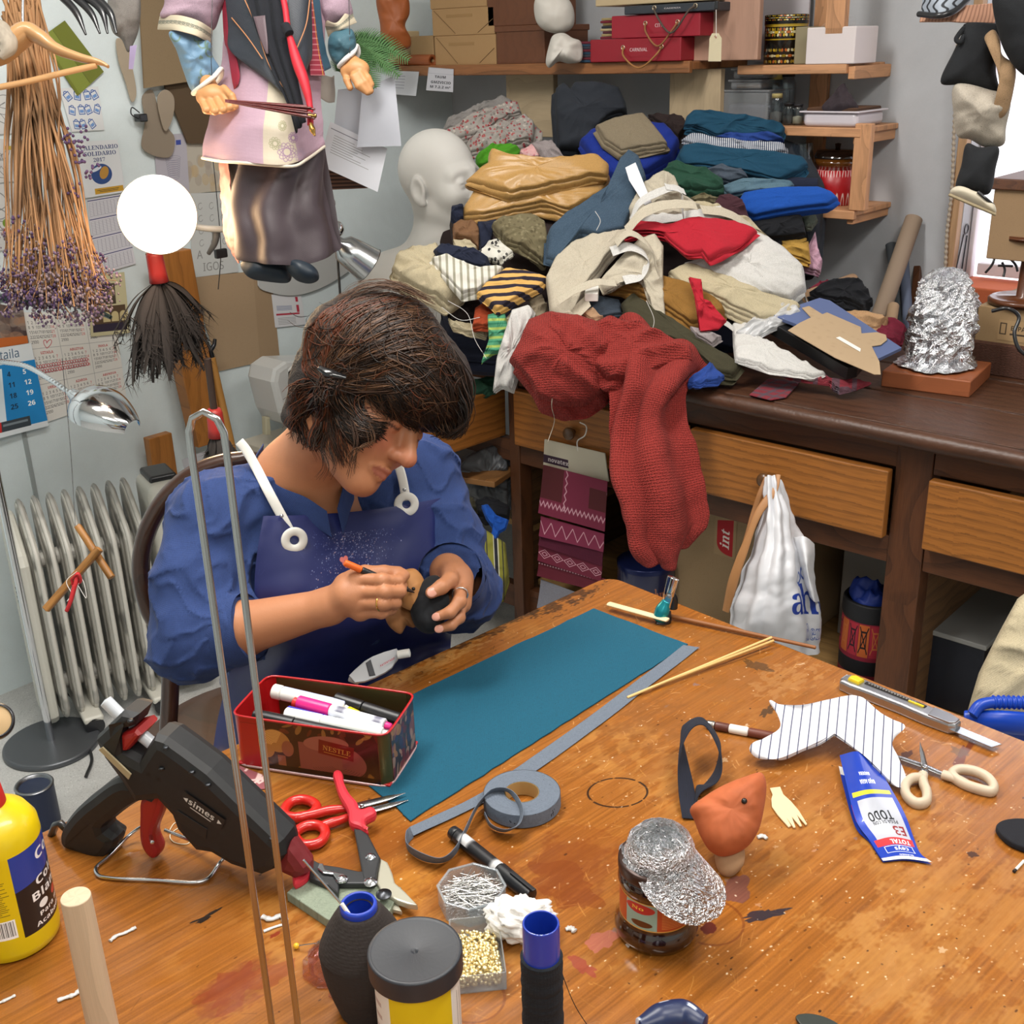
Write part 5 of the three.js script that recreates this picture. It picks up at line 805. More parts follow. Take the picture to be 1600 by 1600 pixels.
// shirt
const cuffR=elR.clone().lerp(wrR,0.44),cuffL=elL.clone().lerp(wrL,0.86);
const ridge=(x)=>1 - Math.min(1,Math.abs(x)*3.2);
const foldN=(p,k,a)=>{const w=0.03*fbm(p[0]*7,p[1]*7,p[2]*7),x=p[0]+ w,y=p[1]+ w,z=p[2]- w;return a*(0.45*fbm(x*13,y*9,z*13)+ 0.75*Math.pow(ridge(nz(x*7 + y*6,y*11 - x*5,z*8)),2)+ 0.4*Math.pow(ridge(nz(x*16 - y*9,y*22 + x*9,z*16 + 4)),2)- 0.45);};
const upR=shR.clone().lerp(elR,0.5).add(V(-0.012,0,0)),upL=shL.clone().lerp(elL,0.5);
const shirtF=(p)=>{
  let d=torso(p,0.012);
  let s=cone(p,A3(shR),A3(upR),0.066,0.065);s=smin(s,cone(p,A3(upR),A3(elR),0.065,0.056),0.03);s=smin(s,cone(p,A3(elR),A3(cuffR),0.055,0.052),0.03);
  let l=cone(p,A3(shL),A3(upL),0.07,0.066);l=smin(l,cone(p,A3(upL),A3(elL),0.066,0.058),0.03);l=smin(l,cone(p,A3(elL),A3(cuffL),0.056,0.048),0.03);
  const cut=(s2,c,a)=>{const n=c.clone().sub(a).normalize(),t=(p[0]- c.x)*n.x + (p[1]- c.y)*n.y + (p[2]- c.z)*n.z;return smax(s2,t,0.006);};
  s=cut(s,cuffR,elR);l=cut(l,cuffL,elL);
  d=smin(d,s,0.035);d=smin(d,l,0.035);
  d=smin(d,cone(p,A3(off(neckB,-0.045,-0.02,-0.01)),A3(off(neckB,0.045,-0.02,-0.01)),0.05,0.05),0.05);
  // neck hole, open in a V at the front
  const nb=off(neckB,0,0.1,0.06),nv=off(neckB,0.0,-0.05,0.14);
  d=smax(d,-cone(p,A3(neckB),A3(nb),0.05,0.08),0.008);d=smax(d,-cone(p,A3(off(neckB,0,0.02,0.08)),A3(nv),0.045,0.006),0.01);
  return d - foldN(p,1,0.0085);
};
const shirtM=fab('#2b4176',{bump:0.0003});
wob('shirt',netMesh(shirtF,...box([shR,0.14],[shL,0.14],[elR,0.1],[elL,0.1],[hipC,0.2],[neckB,0.1]),0.0055),shirtM);
{// rolled cuffs and collar
  const cuff=(c,e,r,w)=>{const n=c.clone().sub(e).normalize();const a=c.clone().addScaledVector(n,-w),g=tb([a,a.clone().lerp(c,0.5),c.clone().addScaledVector(n,0.002)],[r*0.99,r*1.04,r],{rad:28,caps:false,seg:8,tile:FT});return g;};
  wob('cuff',cuff(cuffR,elR,0.05,0.05),shirtM);wob('cuff',cuff(cuffL,elL,0.049,0.04),shirtM);
  const C1=[[-0.03,0.02,-0.055],[-0.062,0.01,-0.01],[-0.056,-0.012,0.045],[-0.03,-0.028,0.08],[-0.008,-0.05,0.1]];
  for (const s of [1,-1]) {const lo=C1.map(([a,u,f])=>off(neckB,a*s*1.14,u - 0.012,f*1.1)),hi=C1.map(([a,u,f])=>off(neckB,a*s*1.04,u + 0.026,f));wob('collar',cloth([hi,lo],{nu:30,nv:6,th:0.004,amp:0.001,tile:FT}),shirtM);}
}
// legs and lap
const kneeR=V(-0.62,0.5,-0.02),kneeL=V(-0.33,0.5,0.02);
{const tro=fab('#20242f');
  const legF=(p)=>{let d=9;for (const [h,k,s] of [[off(hipC,-0.09,-0.01,0.02),kneeR,-0.62],[off(hipC,0.09,-0.01,0.02),kneeL,-0.3]]) {let e=cone(p,A3(h),A3(k),0.095,0.068);e=smin(e,cone(p,A3(k),[s,0.1,-0.08],0.062,0.045),0.04);d=smin(d,e,0.03);} return d;};
  wob('trousers',netMesh(legF,...box([hipC,0.22],[kneeR,0.12],[kneeL,0.12],[[-0.62,0.06,-0.1],0.07]),0.012),tro);
  for (const s of [-0.62,-0.3]) wob('shoe',[tr(sp(0.05,[0,0,0],[0.9,0.75,2.2],24),[s,0.042,0.0]),bx(0.085,0.016,0.23,s,0.008,0.0,0.007)],mat('#1a1a1c',0.5));}
// apron laid on the shirt: each point found on the body, then lifted off it
const lapF=(p)=>{let d=Math.min(shirtF(p),9);d=smin(d,cone(p,A3(off(hipC,-0.09,-0.01,0.02)),A3(kneeR),0.112,0.09),0.06);return smin(d,cone(p,A3(off(hipC,0.09,-0.01,0.02)),A3(kneeL),0.112,0.09),0.06);};
const armFree=(p)=>{let d=smin(torso(p,0.02),cone(p,A3(off(hipC,-0.09,0.01,0.02)),A3(kneeR),0.105,0.085),0.08);return smin(d,cone(p,A3(off(hipC,0.09,0.01,0.02)),A3(kneeL),0.105,0.085),0.08);};
const apronTex=ctex(512,512,(g,w,h)=>{g.fillStyle='#16205a';g.fillRect(0,0,w,h);for (let i=0;i<900;i++) {const x=w*(0.5 + 0.2*(rnd()+ rnd()+ rnd()- 1.5)),y=h*(0.1 + 0.12*Math.abs(rnd()+ rnd()- 1)*2);g.globalAlpha=rr(0.2,0.95);g.fillStyle=['#e7e2ea','#e0b7a8','#b9bcd0'][i % 3];g.beginPath();g.arc(x,y,rr(0.3,1.3),0,6.3);g.fill();} g.globalAlpha=1;g.fillStyle='#e07a72';for (const [x,y,r] of [[228,108,5],[238,106,5],[234,115,4],[240,122,2]]) {g.beginPath();g.ellipse(x,y,r*1.3,r,0.3,0,6.3);g.fill();} g.strokeStyle='#c9cfe0';g.lineWidth=2.5;for (const [x,y,l] of [[300,118,20],[298,146,16],[318,130,8]]) {g.beginPath();g.moveTo(x,y);g.quadraticCurveTo(x + 3,y + l / 2,x - 2,y + l);g.stroke();} g.fillStyle='#c9c98a';g.fillRect(340,128,5,9);for (let i=0;i<60;i++) {g.globalAlpha=0.25;g.strokeStyle='#6f7fb5';g.lineWidth=1;g.beginPath();const x=rnd()*w,y=rnd()*h;g.moveTo(x,y);g.lineTo(x + rr(-14,14),y + rr(-14,14));g.stroke();}});
const apronM=mat('#ffffff',0.48,{map:apronTex});
{
  const rows=[[412,806,690,778],[404,850,696,828],[398,900,700,880],[396,950,702,925],[380,1000,706,965],[360,1050,705,1000],[340,1120,700,1060],[330,1200,690,1130],[330,1290,690,1220]],G=[];
  for (const [x0,y0,x1,y1] of rows) {const r=[];for (let i=0;i<=10;i++) {const u=i / 10,x=mix(x0,x1,u),y=mix(y0,y1,u)+ (y0<830?8*Math.sin(u*3.14):0);let q=hit(armFree,x,y,1.2,2.4);if (!q) q=null;else q.addScaledVector(ray(x,y),-0.014);r.push(q);} for (let i=0;i<=10;i++) if (!r[i]) {let k=1;while (k<11&&!r[i - k]&&!r[i + k]) k++;const b=r[i - k]||r[i + k];const u=i / 10;r[i]=b?D(mix(x0,x1,u),mix(y0,y1,u),b.clone().sub(EYE).dot(CZ.clone().negate())+ 0.02):D(mix(x0,x1,u),mix(y0,y1,u),1.8);} G.push(r);}
  const g=cloth(G,{nu:60,nv:80,th:0.003,amp:0.004,freq:7,uvn:true}),u=g.attributes.uv;for (let i=0;i<u.count;i++) u.setY(i,1 - u.getY(i));
  wob('apron',g,apronM);
  const wh=mat('#e4e2da',0.35),on=(L,lift)=>L.map(([x,y])=>{const q=hit((p)=>Math.min(shirtF(p),armFree(p)),x,y,1.2,2.4)||D(x,y,1.72);return q.addScaledVector(ray(x,y),-lift);});
  for (const [L,e] of [[[[374,690],[384,702],[400,730],[418,765],[440,806],[457,838]],[460,844]],[[[623,728],[628,745],[632,765],[634,782]],[635,788]]]) {
    wob('strap',tb(on(L,0.012),0.0075,{flat:0.28,rad:10,up:CZ,seg:40}),wh);
    const c=(hit(armFree,...e,1.2,2.4)||D(...e,1.7)).addScaledVector(ray(...e),-0.02),n=EYE.clone().sub(c).normalize().add(V(0,-0.2,0.2)).normalize(),g2=new THREE.TorusGeometry(0.013,0.0064,12,40);g2.scale(1,1,0.45);g2.applyMatrix4(new THREE.Matrix4().compose(c,new THREE.Quaternion().setFromUnitVectors(V(0,0,1),n),V(1,1,1)));wob('eyelet',g2,wh);
    const s=on([L[L.length>4?4:2]],0.021)[0];wob('strap_stud',tr(sp(0.003),s),metal('#d9d9d9',0.3));
 }
}
// hair: a soft cap under hundreds of strands
const bunO=D(522,522,1.645),hairF=(p)=>{
  const q=HEAD.loc(p);let d=ell(q,[0,0.05,-0.024],[0.096,0.108,0.106]);
  d=smin(d,ell(q,[0,0.075,0.045],[0.088,0.06,0.075]),0.03);d=smin(d,ell(q,[0,0.045,0.08],[0.075,0.034,0.04]),0.03);
  d=smin(d,S_(p,A3(bunO),0.032),0.05);d=smin(d,cone(p,A3(HEAD.at(-0.03,-0.02,-0.075)),A3(HEAD.at(-0.03,-0.075,-0.07)),0.04,0.024),0.03);
  d=smax(d,-ell(q,[0,-0.07,0.06],[0.09,0.075,0.08]),0.012);d=smax(d,-ell(q,[-0.09,-0.03,-0.008],[0.03,0.034,0.022]),0.015);
  return d - 0.004*fbm(q[0]*30,q[1]*30,q[2]*30);
};
{
  const dk=mat('#20140d',0.7,{bumpMap:grainB,bumpScale:0.002}),surfF=(p)=>Math.min(hairF(p),headF(p)- 0.001),tones=['#24170f','#3a2518','#553a26','#52260f','#170f0a'].map((c)=>mat(c,0.5,{specularIntensity:0.6}));
  const hair=wob('hair',netMesh(hairF,...box([HEAD.o,0.19],[bunO,0.07]),0.006),dk);
  const sets=tones.map(()=>[]);
  const strand=(L,r,tone,lift)=>{const P=[];for (const [x,y,l] of L) {let q=hit(surfF,x,y,1.2,1.95);if (!q) {if (!P.length) continue;q=D(x,y,P[P.length - 1].clone().sub(EYE).dot(CZ.clone().negate()));} else q.addScaledVector(ray(x,y),-(l??lift));P.push(q);} if (P.length>2) sets[tone].push(flat(tb(P,(t)=>r*(0.35 + 0.9*Math.sin(Math.PI*clamp(t,0.06,0.94))),{seg:14,rad:3,caps:false})));};
  const lerpL=(A,B,t,j)=>{const a=rr(-j,j),b=rr(-j,j),f=rr(0,6);return A.map(([x,y],i)=>[mix(x,B[i][0],t)+ a + rr(-3,3)+ 6*Math.sin(f + i*1.9),mix(y,B[i][1],t)+ b + rr(-3,3)]);};
  const fam=(n,A,B,tn,j=7,r=0.0008,lift=0.004)=>{n=Math.round(n*1.9);for (let i=0;i<n;i++) strand(lerpL(A,B,rnd(),j),r*rr(0.6,1.4),tn[Math.floor(rnd()*tn.length)],lift*rr(0.3,1.8));};
  fam(230,[[655,470],[620,470],[575,490],[540,525],[515,560],[498,585]],[[722,610],[680,600],[625,610],[570,612],[530,605],[500,592]],[0,1,2,1,0,2]);
  fam(90,[[600,458],[560,466],[525,490],[505,530],[498,570],[500,590]],[[650,468],[600,478],[560,500],[530,535],[512,565],[500,590]],[0,1,3,2]);
  fam(190,[[600,545],[640,560],[680,590],[705,630],[714,655],[712,672]],[[580,615],[598,628],[618,642],[632,652],[640,660],[646,668]],[0,1,2,0,4]);
  fam(120,[[552,570],[566,595],[580,620],[596,645]],[[600,585],[620,612],[640,640],[655,662]],[0,1,2,4]);
  fam(130,[[690,520],[715,560],[728,600],[733,640],[728,664],[716,680]],[[640,600],[672,625],[690,650],[695,664],[690,672],[680,678]],[0,4,1]);
  fam(120,[[560,560],[545,590],[540,620],[555,645],[575,655],[600,660]],[[530,600],[525,625],[530,650],[542,668],[560,678],[585,680]],[0,1,4,2]);
  fam(120,[[545,470],[515,490],[495,515],[484,545],[480,575],[490,590]],[[540,500],[520,520],[505,540],[500,560],[500,575],[505,590]],[3,3,1,0],6,0.0012);
  fam(110,[[500,590],[482,600],[470,620],[466,645],[468,668],[474,690]],[[515,600],[512,625],[505,650],[502,672],[500,690],[496,702]],[3,1,0,4],6,0.0012);
  fam(26,[[496,585],[478,588],[464,592],[455,600],[450,610]],[[490,640],[472,650],[462,662],[456,676],[452,690]],[3,1],6,0.0006,0.006);
  fam(90,[[520,590],[522,620],[528,650],[540,675],[556,700]],[[560,600],[560,630],[566,650],[580,668],[600,680]],[0,1,4]);
  fam(40,[[505,620],[500,650],[510,690],[520,720]],[[530,640],[535,670],[540,700],[550,730]],[1,3,0],8,0.0004,0.004);
  for (let i=0;i<420;i++) {const x=rr(478,725),y=rr(462,650),a=Math.atan2(585 - y,500 - x)+ rr(-0.9,0.9),l=rr(16,46),c=rr(-0.8,0.8);strand([[x,y],[x + Math.cos(a)*l*0.4,y + Math.sin(a)*l*0.4],[x + Math.cos(a + c)*l*0.75,y + Math.sin(a + c)*l*0.75],[x + Math.cos(a + c*1.6)*l,y + Math.sin(a + c*1.6)*l]],rr(0.0003,0.0007),Math.floor(rnd()*5),rr(0.003,0.013));}
  const lock=(L,n,tn)=>{for (let i=0;i<n;i++) {const a=rr(-9,9),b=rr(-5,5),P=L.map(([x,y,d],k)=>D(x + a*(0.7 + k*0.25)+ rr(-2,2),y + b,d));sets[tn].push(flat(tb(P,(t)=>0.0004*(0.3 + Math.sin(3.1*clamp(t,0.05,0.97))),{seg:16,rad:4,caps:false})));}};
  lock([[545,655,1.56],[552,690,1.55],[545,720,1.555],[540,745,1.56]],8,1);lock([[520,660,1.575],[508,700,1.58],[515,730,1.58],[505,748,1.58]],12,0);lock([[575,660,1.55],[583,690,1.545],[560,700,1.55],[545,725,1.55]],5,2);lock([[500,660,1.6],[492,690,1.6],[505,720,1.6]],10,3);
  fam(36,[[560,456],[590,446],[625,448],[660,462]],[[520,470],[560,450],[610,444],[680,478]],[1,2],8,0.0004,0.007);
  sets.forEach((s,i)=>{if (s.length) wob('strands',s,tones[i],hair);});
  wob('hair_clip',tb([D(500,575,1.545),D(515,583,1.54),D(540,590,1.545)],[0.006,0.009,0.005],{rad:10,flat:0.6}),mat('#0d0d10',0.25,{clearcoat:0.6}));
}
// what she holds
{
  const c=D(650,940,1.63),t=thing('small_puppet','small tan puppet head with a black cap held in her hands','puppet head',c);
  const piece=(n,L,d,th,m,o={})=>{let cx=0,cyy=0;for (const [x,y] of L) {cx +=x / L.length;cyy +=y / L.length;} const pl=plane(cx,cyy,d,o.lean??0.2),g=puffGeo(L.map(([x,y])=>pl.loc(x,y)),th,{amp:0.0012,freq:50,pw:2.2,back:1,...o});g.applyMatrix4(pl.m).translate(-c.x,-c.y,-c.z);return obj(n,g,m,t);};
  const tan=mat('#b07a45',0.7,{bumpMap:grainB,bumpScale:0.0004});
  piece('face',[[618,905],[630,892],[648,889],[662,905],[664,930],[655,955],[636,952],[620,940]],1.633,0.02,tan);piece('neck',[[612,948],[640,948],[655,970],[648,980],[636,976],[626,990],[608,978],[602,962]],1.645,0.012,mat('#8a5a30',0.75,{bumpMap:grainB,bumpScale:0.0004}),{lean:0.6});
  piece('cap',[[641,954],[645,936],[652,920],[660,909],[670,901],[684,900],[695,915],[702,936],[698,962],[684,986],[667,990],[650,980]],1.632,0.024,felt('#15171c'),{pw:3});
  const e=D(646,920,1.606);obj('eye',tr(sp(0.0026),e.sub(c)),mat('#14100e',0.3),t);
  pen('brush','thin black brush with an orange end held in her right hand','brush',D(538,879,1.562),D(648,926,1.6),0.0048,[[0,0.24,1,1.02,mat('#e0651c',0.4),'coloured_end'],[0.24,0.9,1,0.85,blackP,'handle'],[0.9,1,0.6,0.2,mat('#2a1a12',0.7),'bristles']]);
}
{// clamp with printed plate at the table edge
  const Zp=(L)=>L.map(([x,y])=>[480 + x / 5.333,780 + y / 5.333]),pl=plane(595,1040,1.645,0.6),t=thing('edge_clamp','light grey printed clamp plate sticking up at the table edge before her lap','clamp',pl.o),gm=mat('#b4b5b8',0.4);
  const put=(n,L,th,m,lift=0)=>{const g=ex(L.map(([x,y])=>pl.loc(x,y)),th,0.001).translate(0,0,lift).applyMatrix4(new THREE.Matrix4().makeBasis(pl.e1,pl.e2,pl.n));return obj(n,g,m,t);};
  put('plate',Zp([[350,1480],[400,1430],[480,1360],[545,1322],[640,1285],[745,1255],[770,1290],[755,1345],[730,1375],[705,1415],[650,1455],[560,1500],[480,1530],[400,1540]]),0.006,gm);
  put('slot',Zp([[490,1380],[530,1350],[570,1480],[520,1490]]),0.003,mat('#3a3b40',0.5),0.005);
  const lg=sheet(Zp([[600,1390],[735,1315],[745,1350],[615,1425]]),{...pl,loc:pl.loc,m:new THREE.Matrix4().makeBasis(pl.e1,pl.e2,pl.n).setPosition(pl.n.clone().multiplyScalar(0.0066))},null,{n:2,th:0.0003});obj('lettering',lg,mat('#ffffff',0.5,{map:ctex(256,64,(g,w,h)=>{g.fillStyle='#b4b5b8';g.fillRect(0,0,w,h);g.fillStyle='#a8283a';g.font='bold 40px sans-serif';g.fillText('PATENTADO',4,46);})}),t);
  const R=(x,y,l)=>D(480 + x / 5.333,780 + y / 5.333,1.64).addScaledVector(pl.n,l).sub(pl.o);
  obj('knob',tb([R(760,1300,0.002),R(850,1290,0.004)],0.0062,{seg:6,rad:18}),whiteP,t);obj('knob',tb([R(360,1490,0.002),R(430,1520,0.004)],0.0062,{seg:6,rad:18}),gm,t);
}
// bentwood chair
{
  const t=thing('bentwood_chair','dark bentwood chair with a worn curved back behind the woman','chair',V(-0.45,0,-0.5)),o=t.position,cm=mat('#ffffff',0.3,{map:woodTex('#3a2013','#120a06',{rings:4}),clearcoat:0.5}),R=(x,y,d)=>D(x,y,d).sub(o);
  const st=V(-0.45,0.44,-0.45).sub(o);obj('seat',la([[0,0],[0.2,0],[0.21,0.006],[0.21,0.022],[0.2,0.03],[0.17,0.022],[0,0.02]],48,st),cm,t);
  obj('back_hoop',tb([R(385,718,1.93),R(345,724,1.93),R(300,742,1.93),R(258,780,1.94),R(230,830,1.95),R(220,890,1.97),R(232,950,1.99),R(262,1010,2.01),V(-0.155,0.46,0.0)],0.0155,{rad:16,seg:90,tile:0.3}),cm,t);
  obj('back_hoop',tb([R(385,718,1.93),R(450,730,1.98),R(520,790,2.05),R(560,900,2.12),V(0.12,0.46,-0.06)],0.0155,{rad:16,seg:60,tile:0.3}),cm,t);
  obj('seat_ring',new THREE.TorusGeometry(0.2,0.014,12,48).rotateX(Math.PI / 2).translate(st.x,st.y - 0.012,st.z),cm,t);
  {const q=D(322,1125,2.02).sub(o);obj('leg',tb([[q.x + 0.02,0.43,q.z],[q.x,0.25,q.z],[q.x - 0.01,0,q.z - 0.01]],[0.019,0.018,0.015],{rad:14,tile:0.3}),mat('#121011',0.35,{clearcoat:0.4}),t);}
  for (const [x,z] of [[0.15,-0.13],[-0.1,0.16],[0.16,0.16]]) obj('leg',tb([[x*0.95,0.43,z*0.95 + 0.05],[x*1.02,0.25,z*1.02 + 0.05],[x*1.25,0,z*1.25 + 0.05]],[0.017,0.016,0.012],{rad:14,tile:0.3}),cm,t);
}
// ---------- things on and before the back wall ----------
const W=(off)=>wallA(off),cvm=(w,h,draw,rough=0.75)=>mat('#ffffff',rough,{map:ctex(w,h,draw)});
const cal=(g,x,y,w,h,title,red)=>{g.fillStyle=red;g.font=`bold ${h * 0.12}px sans-serif`;g.fillText(title,x + w*0.25,y + h*0.12);g.font=`${h * 0.13}px sans-serif`;for (let i=0;i<30;i++) {g.fillStyle=i % 7===6?'#b33':'#333';g.fillText(String(i + 1),x + (i % 7)*w / 7.4,y + h*(0.28 + 0.15*Math.floor(i / 7)));}};
paper('wall_calendar','white year calendar with red ringed days behind the chrome lamp','calendar',[[35,488],[178,488],[197,618],[72,660]],W(0.003),cvm(512,512,(g,w,h)=>{g.fillStyle='#e2e0da';g.fillRect(0,0,w,h);const M=['MARTXOA','APIRILA','MAIATZA','UZTAILA','ABUZTUA','IRAILA','URRIA','AZAROA','ABENDUA'];M.forEach((m,i)=>cal(g,12 + (i % 3)*168,12 + Math.floor(i / 3)*166,150,150,m,'#b8453f'));g.strokeStyle='#999';for (let i=1;i<3;i++) {g.strokeRect(0,i*167,w,1);g.strokeRect(i*168,0,1,h);} g.strokeStyle='#b22a38';g.lineWidth=3;for (let i=0;i<40;i++) {g.beginPath();g.arc(20 + (i % 20)*15,232 + Math.floor(i / 20)*24 + 20,8,0,6.3);g.stroke();} g.beginPath();g.moveTo(90,170);g.bezierCurveTo(60,130,100,120,96,145);g.bezierCurveTo(130,110,140,150,90,170);g.stroke();}));
paper('month_calendar','blue month calendar sheet at the left edge with a boat picture','calendar',[[-30,548],[48,536],[75,665],[-30,690]],W(0.012),cvm(256,384,(g,w,h)=>{g.fillStyle='#dfe6ea';g.fillRect(0,0,w,h);g.fillStyle='#3a5a78';g.font='52px sans-serif';g.fillText('taila',90,52);const gr=g;gr.fillStyle='#1b86c9';g.fillRect(0,74,w,h - 100);g.fillStyle='#dceaf3';g.fillRect(0,90,96,240);g.font='bold 30px sans-serif';[['4',5],['11',12],['18',19],['25',26]].forEach(([a,b],i)=>{g.fillStyle='#16283c';g.fillText(a,118,130 + i*48);g.fillStyle='#fff';g.fillText(String(b),190,130 + i*48);});g.fillStyle='#39424a';g.fillRect(60,318,130,44);g.fillStyle='#7c8890';g.fillRect(80,330,100,10);g.fillStyle='#c22a2a';g.fillRect(60,318,14,44);}),{curl:0.01});
paper('photo_page','calendar picture page in brown and orange at the left edge','picture',[[-30,470],[36,482],[44,536],[-30,548]],W(0.01),cvm(128,128,(g,w,h)=>{for (let i=0;i<60;i++) {g.fillStyle=['#6a5a52','#a07a60','#4a3a38','#8d8078'][i % 4];g.globalAlpha=0.5;g.beginPath();g.ellipse(rnd()*w,rnd()*h*0.8,20,14,rnd()*3,0,6.3);g.fill();} g.globalAlpha=1;g.fillStyle='#c4682a';g.fillRect(0,100,w,28);}));
paper('charity_calendar','white calendar poster reading CALENDARIO SOLIDARIO 2017 with a globe','calendar',[[120,222],[183,218],[196,300],[130,310]],W(0.006),cvm(384,512,(g,w,h)=>{g.fillStyle='#dcdfe2';g.fillRect(0,0,w,h);g.fillStyle='#23356e';g.font='bold 52px serif';g.fillText('CALENDARIO',20,80);g.fillText('SOLIDARIO',50,136);g.font='bold 50px serif';g.fillText('2017',130,192);g.fillStyle='#2f4d86';g.beginPath();g.arc(190,310,96,0,6.3);g.fill();g.fillStyle='#b98a3c';g.beginPath();g.ellipse(215,300,40,62,0.4,0,6.3);g.fill();g.fillStyle='#d8dfe8';g.beginPath();g.ellipse(150,260,50,16,-0.4,0,6.3);g.fill();g.fillStyle='#c7992e';g.fillRect(110,440,260,54);g.fillStyle='#333';g.fillRect(130,458,200,5);g.fillRect(150,472,170,5);}));
paper('month_grids','white calendar pages with small month grids under the charity poster','calendar',[[136,312],[190,303],[212,412],[150,430]],W(0.004),cvm(256,512,(g,w,h)=>{g.fillStyle='#d5d4da';g.fillRect(0,0,w,h);for (let k=0;k<4;k++) {g.fillStyle='#33336b';g.fillRect(0,8 + k*126,w,6);g.strokeStyle='#8a8899';for (let i=0;i<9;i++) {g.strokeRect(10 + i*26,26 + k*126,24,90);g.strokeRect(10,26 + k*126 + i*11,230,11);}}}));
paper('card','white card printed with small blue bags above the charity calendar','card',[[92,138],[153,135],[163,203],[112,206]],W(0.004),cvm(256,256,(g,w,h)=>{g.fillStyle='#d8dadb';g.fillRect(0,0,w,h);g.strokeStyle='#34569a';g.lineWidth=5;for (let i=0;i<11;i++) {const x=20 + (i % 4)*60 + (i % 3)*6,y=16 + Math.floor(i / 4)*84;g.save();g.translate(x + 20,y + 30);g.rotate((i*1.7) % 1 - 0.5);g.strokeRect(-20,-18,40,44);g.fillStyle='#6d92c8';g.fillRect(-14,0,28,18);g.beginPath();g.arc(0,-18,11,3.1,6.3);g.stroke();g.restore();}}));
paper('envelope','olive green envelope turned on its corner behind the wooden hanger','envelope',[[101,32],[162,112],[121,150],[62,60]],W(0.006),cvm(256,256,(g,w,h)=>{g.fillStyle='#6d7420';g.fillRect(0,0,w,h);g.fillStyle='#7f8a32';g.fillRect(0,h*0.5,w,h*0.42);g.strokeStyle='#59601a';g.lineWidth=3;g.strokeRect(6,h*0.5,w - 12,2);},0.35));
paper('postcard','cream framed postcard of an arcade in two pictures, beside the dried flowers','postcard',[[137,432],[194,425],[203,520],[142,526]],W(0.008),cvm(256,384,(g,w,h)=>{g.fillStyle='#c9c19a';g.fillRect(0,0,w,h);g.fillStyle='#4a4030';g.fillRect(60,60,120,130);g.fillStyle='#9a8a60';g.fillRect(130,80,40,60);g.fillStyle='#57432e';g.fillRect(16,200,224,160);g.fillStyle='#c9b98a';for (let i=0;i<3;i++) {g.beginPath();g.arc(110 + i*56,260,24,3.1,6.3);g.lineTo(134 + i*56,300);g.lineTo(86 + i*56,300);g.fill();} g.fillStyle='#30263a';g.fillRect(16,310,224,50);}));
[['drawing with lettered sketch at the left edge beside the dried stems',[[-40,130],[14,138],[26,208],[-30,212]]],['pencil drawing of a figure lower on the left edge',[[-40,215],[24,218],[28,283],[-30,288]]],['white drawing with orange leaf shapes at the left edge',[[-40,290],[26,286],[34,385],[-30,398]]]].forEach(([l,q],k)=>paper('drawing',l,'drawing',q,W(0.004),cvm(128,128,(g,w,h)=>{g.fillStyle='#c8c8c6';g.fillRect(0,0,w,h);g.strokeStyle='#666';g.lineWidth=1.5;for (let i=0;i<7;i++) {g.beginPath();g.moveTo(rnd()*w,rnd()*h);g.bezierCurveTo(rnd()*w,rnd()*h,rnd()*w,rnd()*h,rnd()*w,rnd()*h);g.stroke();} if (k===2) {g.fillStyle='#c4562a';g.beginPath();g.ellipse(88,96,16,10,0.3,0,6.3);g.fill();g.fillStyle='#6f8a2a';g.beginPath();g.ellipse(84,76,10,8,0,0,6.3);g.fill();} if (k===1) {g.fillStyle='#b59a3c';g.fillRect(92,20,20,12);}})));
const kraftT=ctex(256,256,(g,w,h)=>{g.fillStyle='#f0f0f0';g.fillRect(0,0,w,h);for (let i=0;i<2600;i++) {g.globalAlpha=0.12;g.fillStyle=i % 2?'#fff':'#8a7a6a';g.fillRect(rnd()*w,rnd()*h,2,1);}}),kraft=(tone)=>mat(tone,0.75,{map:kraftT});
paper('kraft_sheet','brown kraft paper sheet pinned on the wall left of the sewing machine','paper sheet',[[299,433],[395,424],[406,566],[342,580]],W(0.004),kraft('#b59a7a'));
paper('kraft_sheet','narrow brown kraft paper strip just left of the sewing machine','paper sheet',[[392,424],[425,440],[437,560],[406,568]],W(0.003),kraft('#ad9272'));
paper('note_sheet','white sheet with a pencilled note behind the bulb lamp','paper sheet',[[296,302],[362,300],[372,425],[300,434]],W(0.005),cvm(256,384,(g,w,h)=>{g.fillStyle='#c6c8c6';g.fillRect(0,0,w,h);g.strokeStyle='#7a7a78';g.lineWidth=2;for (let i=0;i<12;i++) {g.beginPath();g.ellipse(60 + (i % 3)*66,60 + Math.floor(i / 3)*56,12,15,0.4,0,5);g.stroke();} g.fillStyle='#8a8a88';g.font='52px sans-serif';g.fillText('IGOS',60,360);g.fillText('A',30,300);}));
paper('map_sheet','pale printed map sheet behind the bulb lamp','paper sheet',[[285,225],[345,222],[350,298],[293,303]],W(0.003),cvm(128,128,(g,w,h)=>{g.fillStyle='#b9b2a4';g.fillRect(0,0,w,h);for (let i=0;i<20;i++) {g.globalAlpha=0.5;g.fillStyle=i % 2?'#a2968a':'#b9a07a';g.beginPath();g.ellipse(rnd()*w,rnd()*h,12,16,0,0,6.3);g.fill();}}));
paper('letter','lilac white letter with a blue stamp behind hanging patterns','letter',[[240,212],[290,208],[296,302],[246,308]],W(0.004),cvm(128,256,(g,w,h)=>{g.fillStyle='#b4b0ba';g.fillRect(0,0,w,h);g.fillStyle='#3c4a9a';g.fillRect(86,26,20,20);g.strokeStyle='#77748a';for (let i=0;i<10;i++) {g.beginPath();g.ellipse(70,100 + i*9,30 - i,10,0,0,6.3);g.stroke();}}));
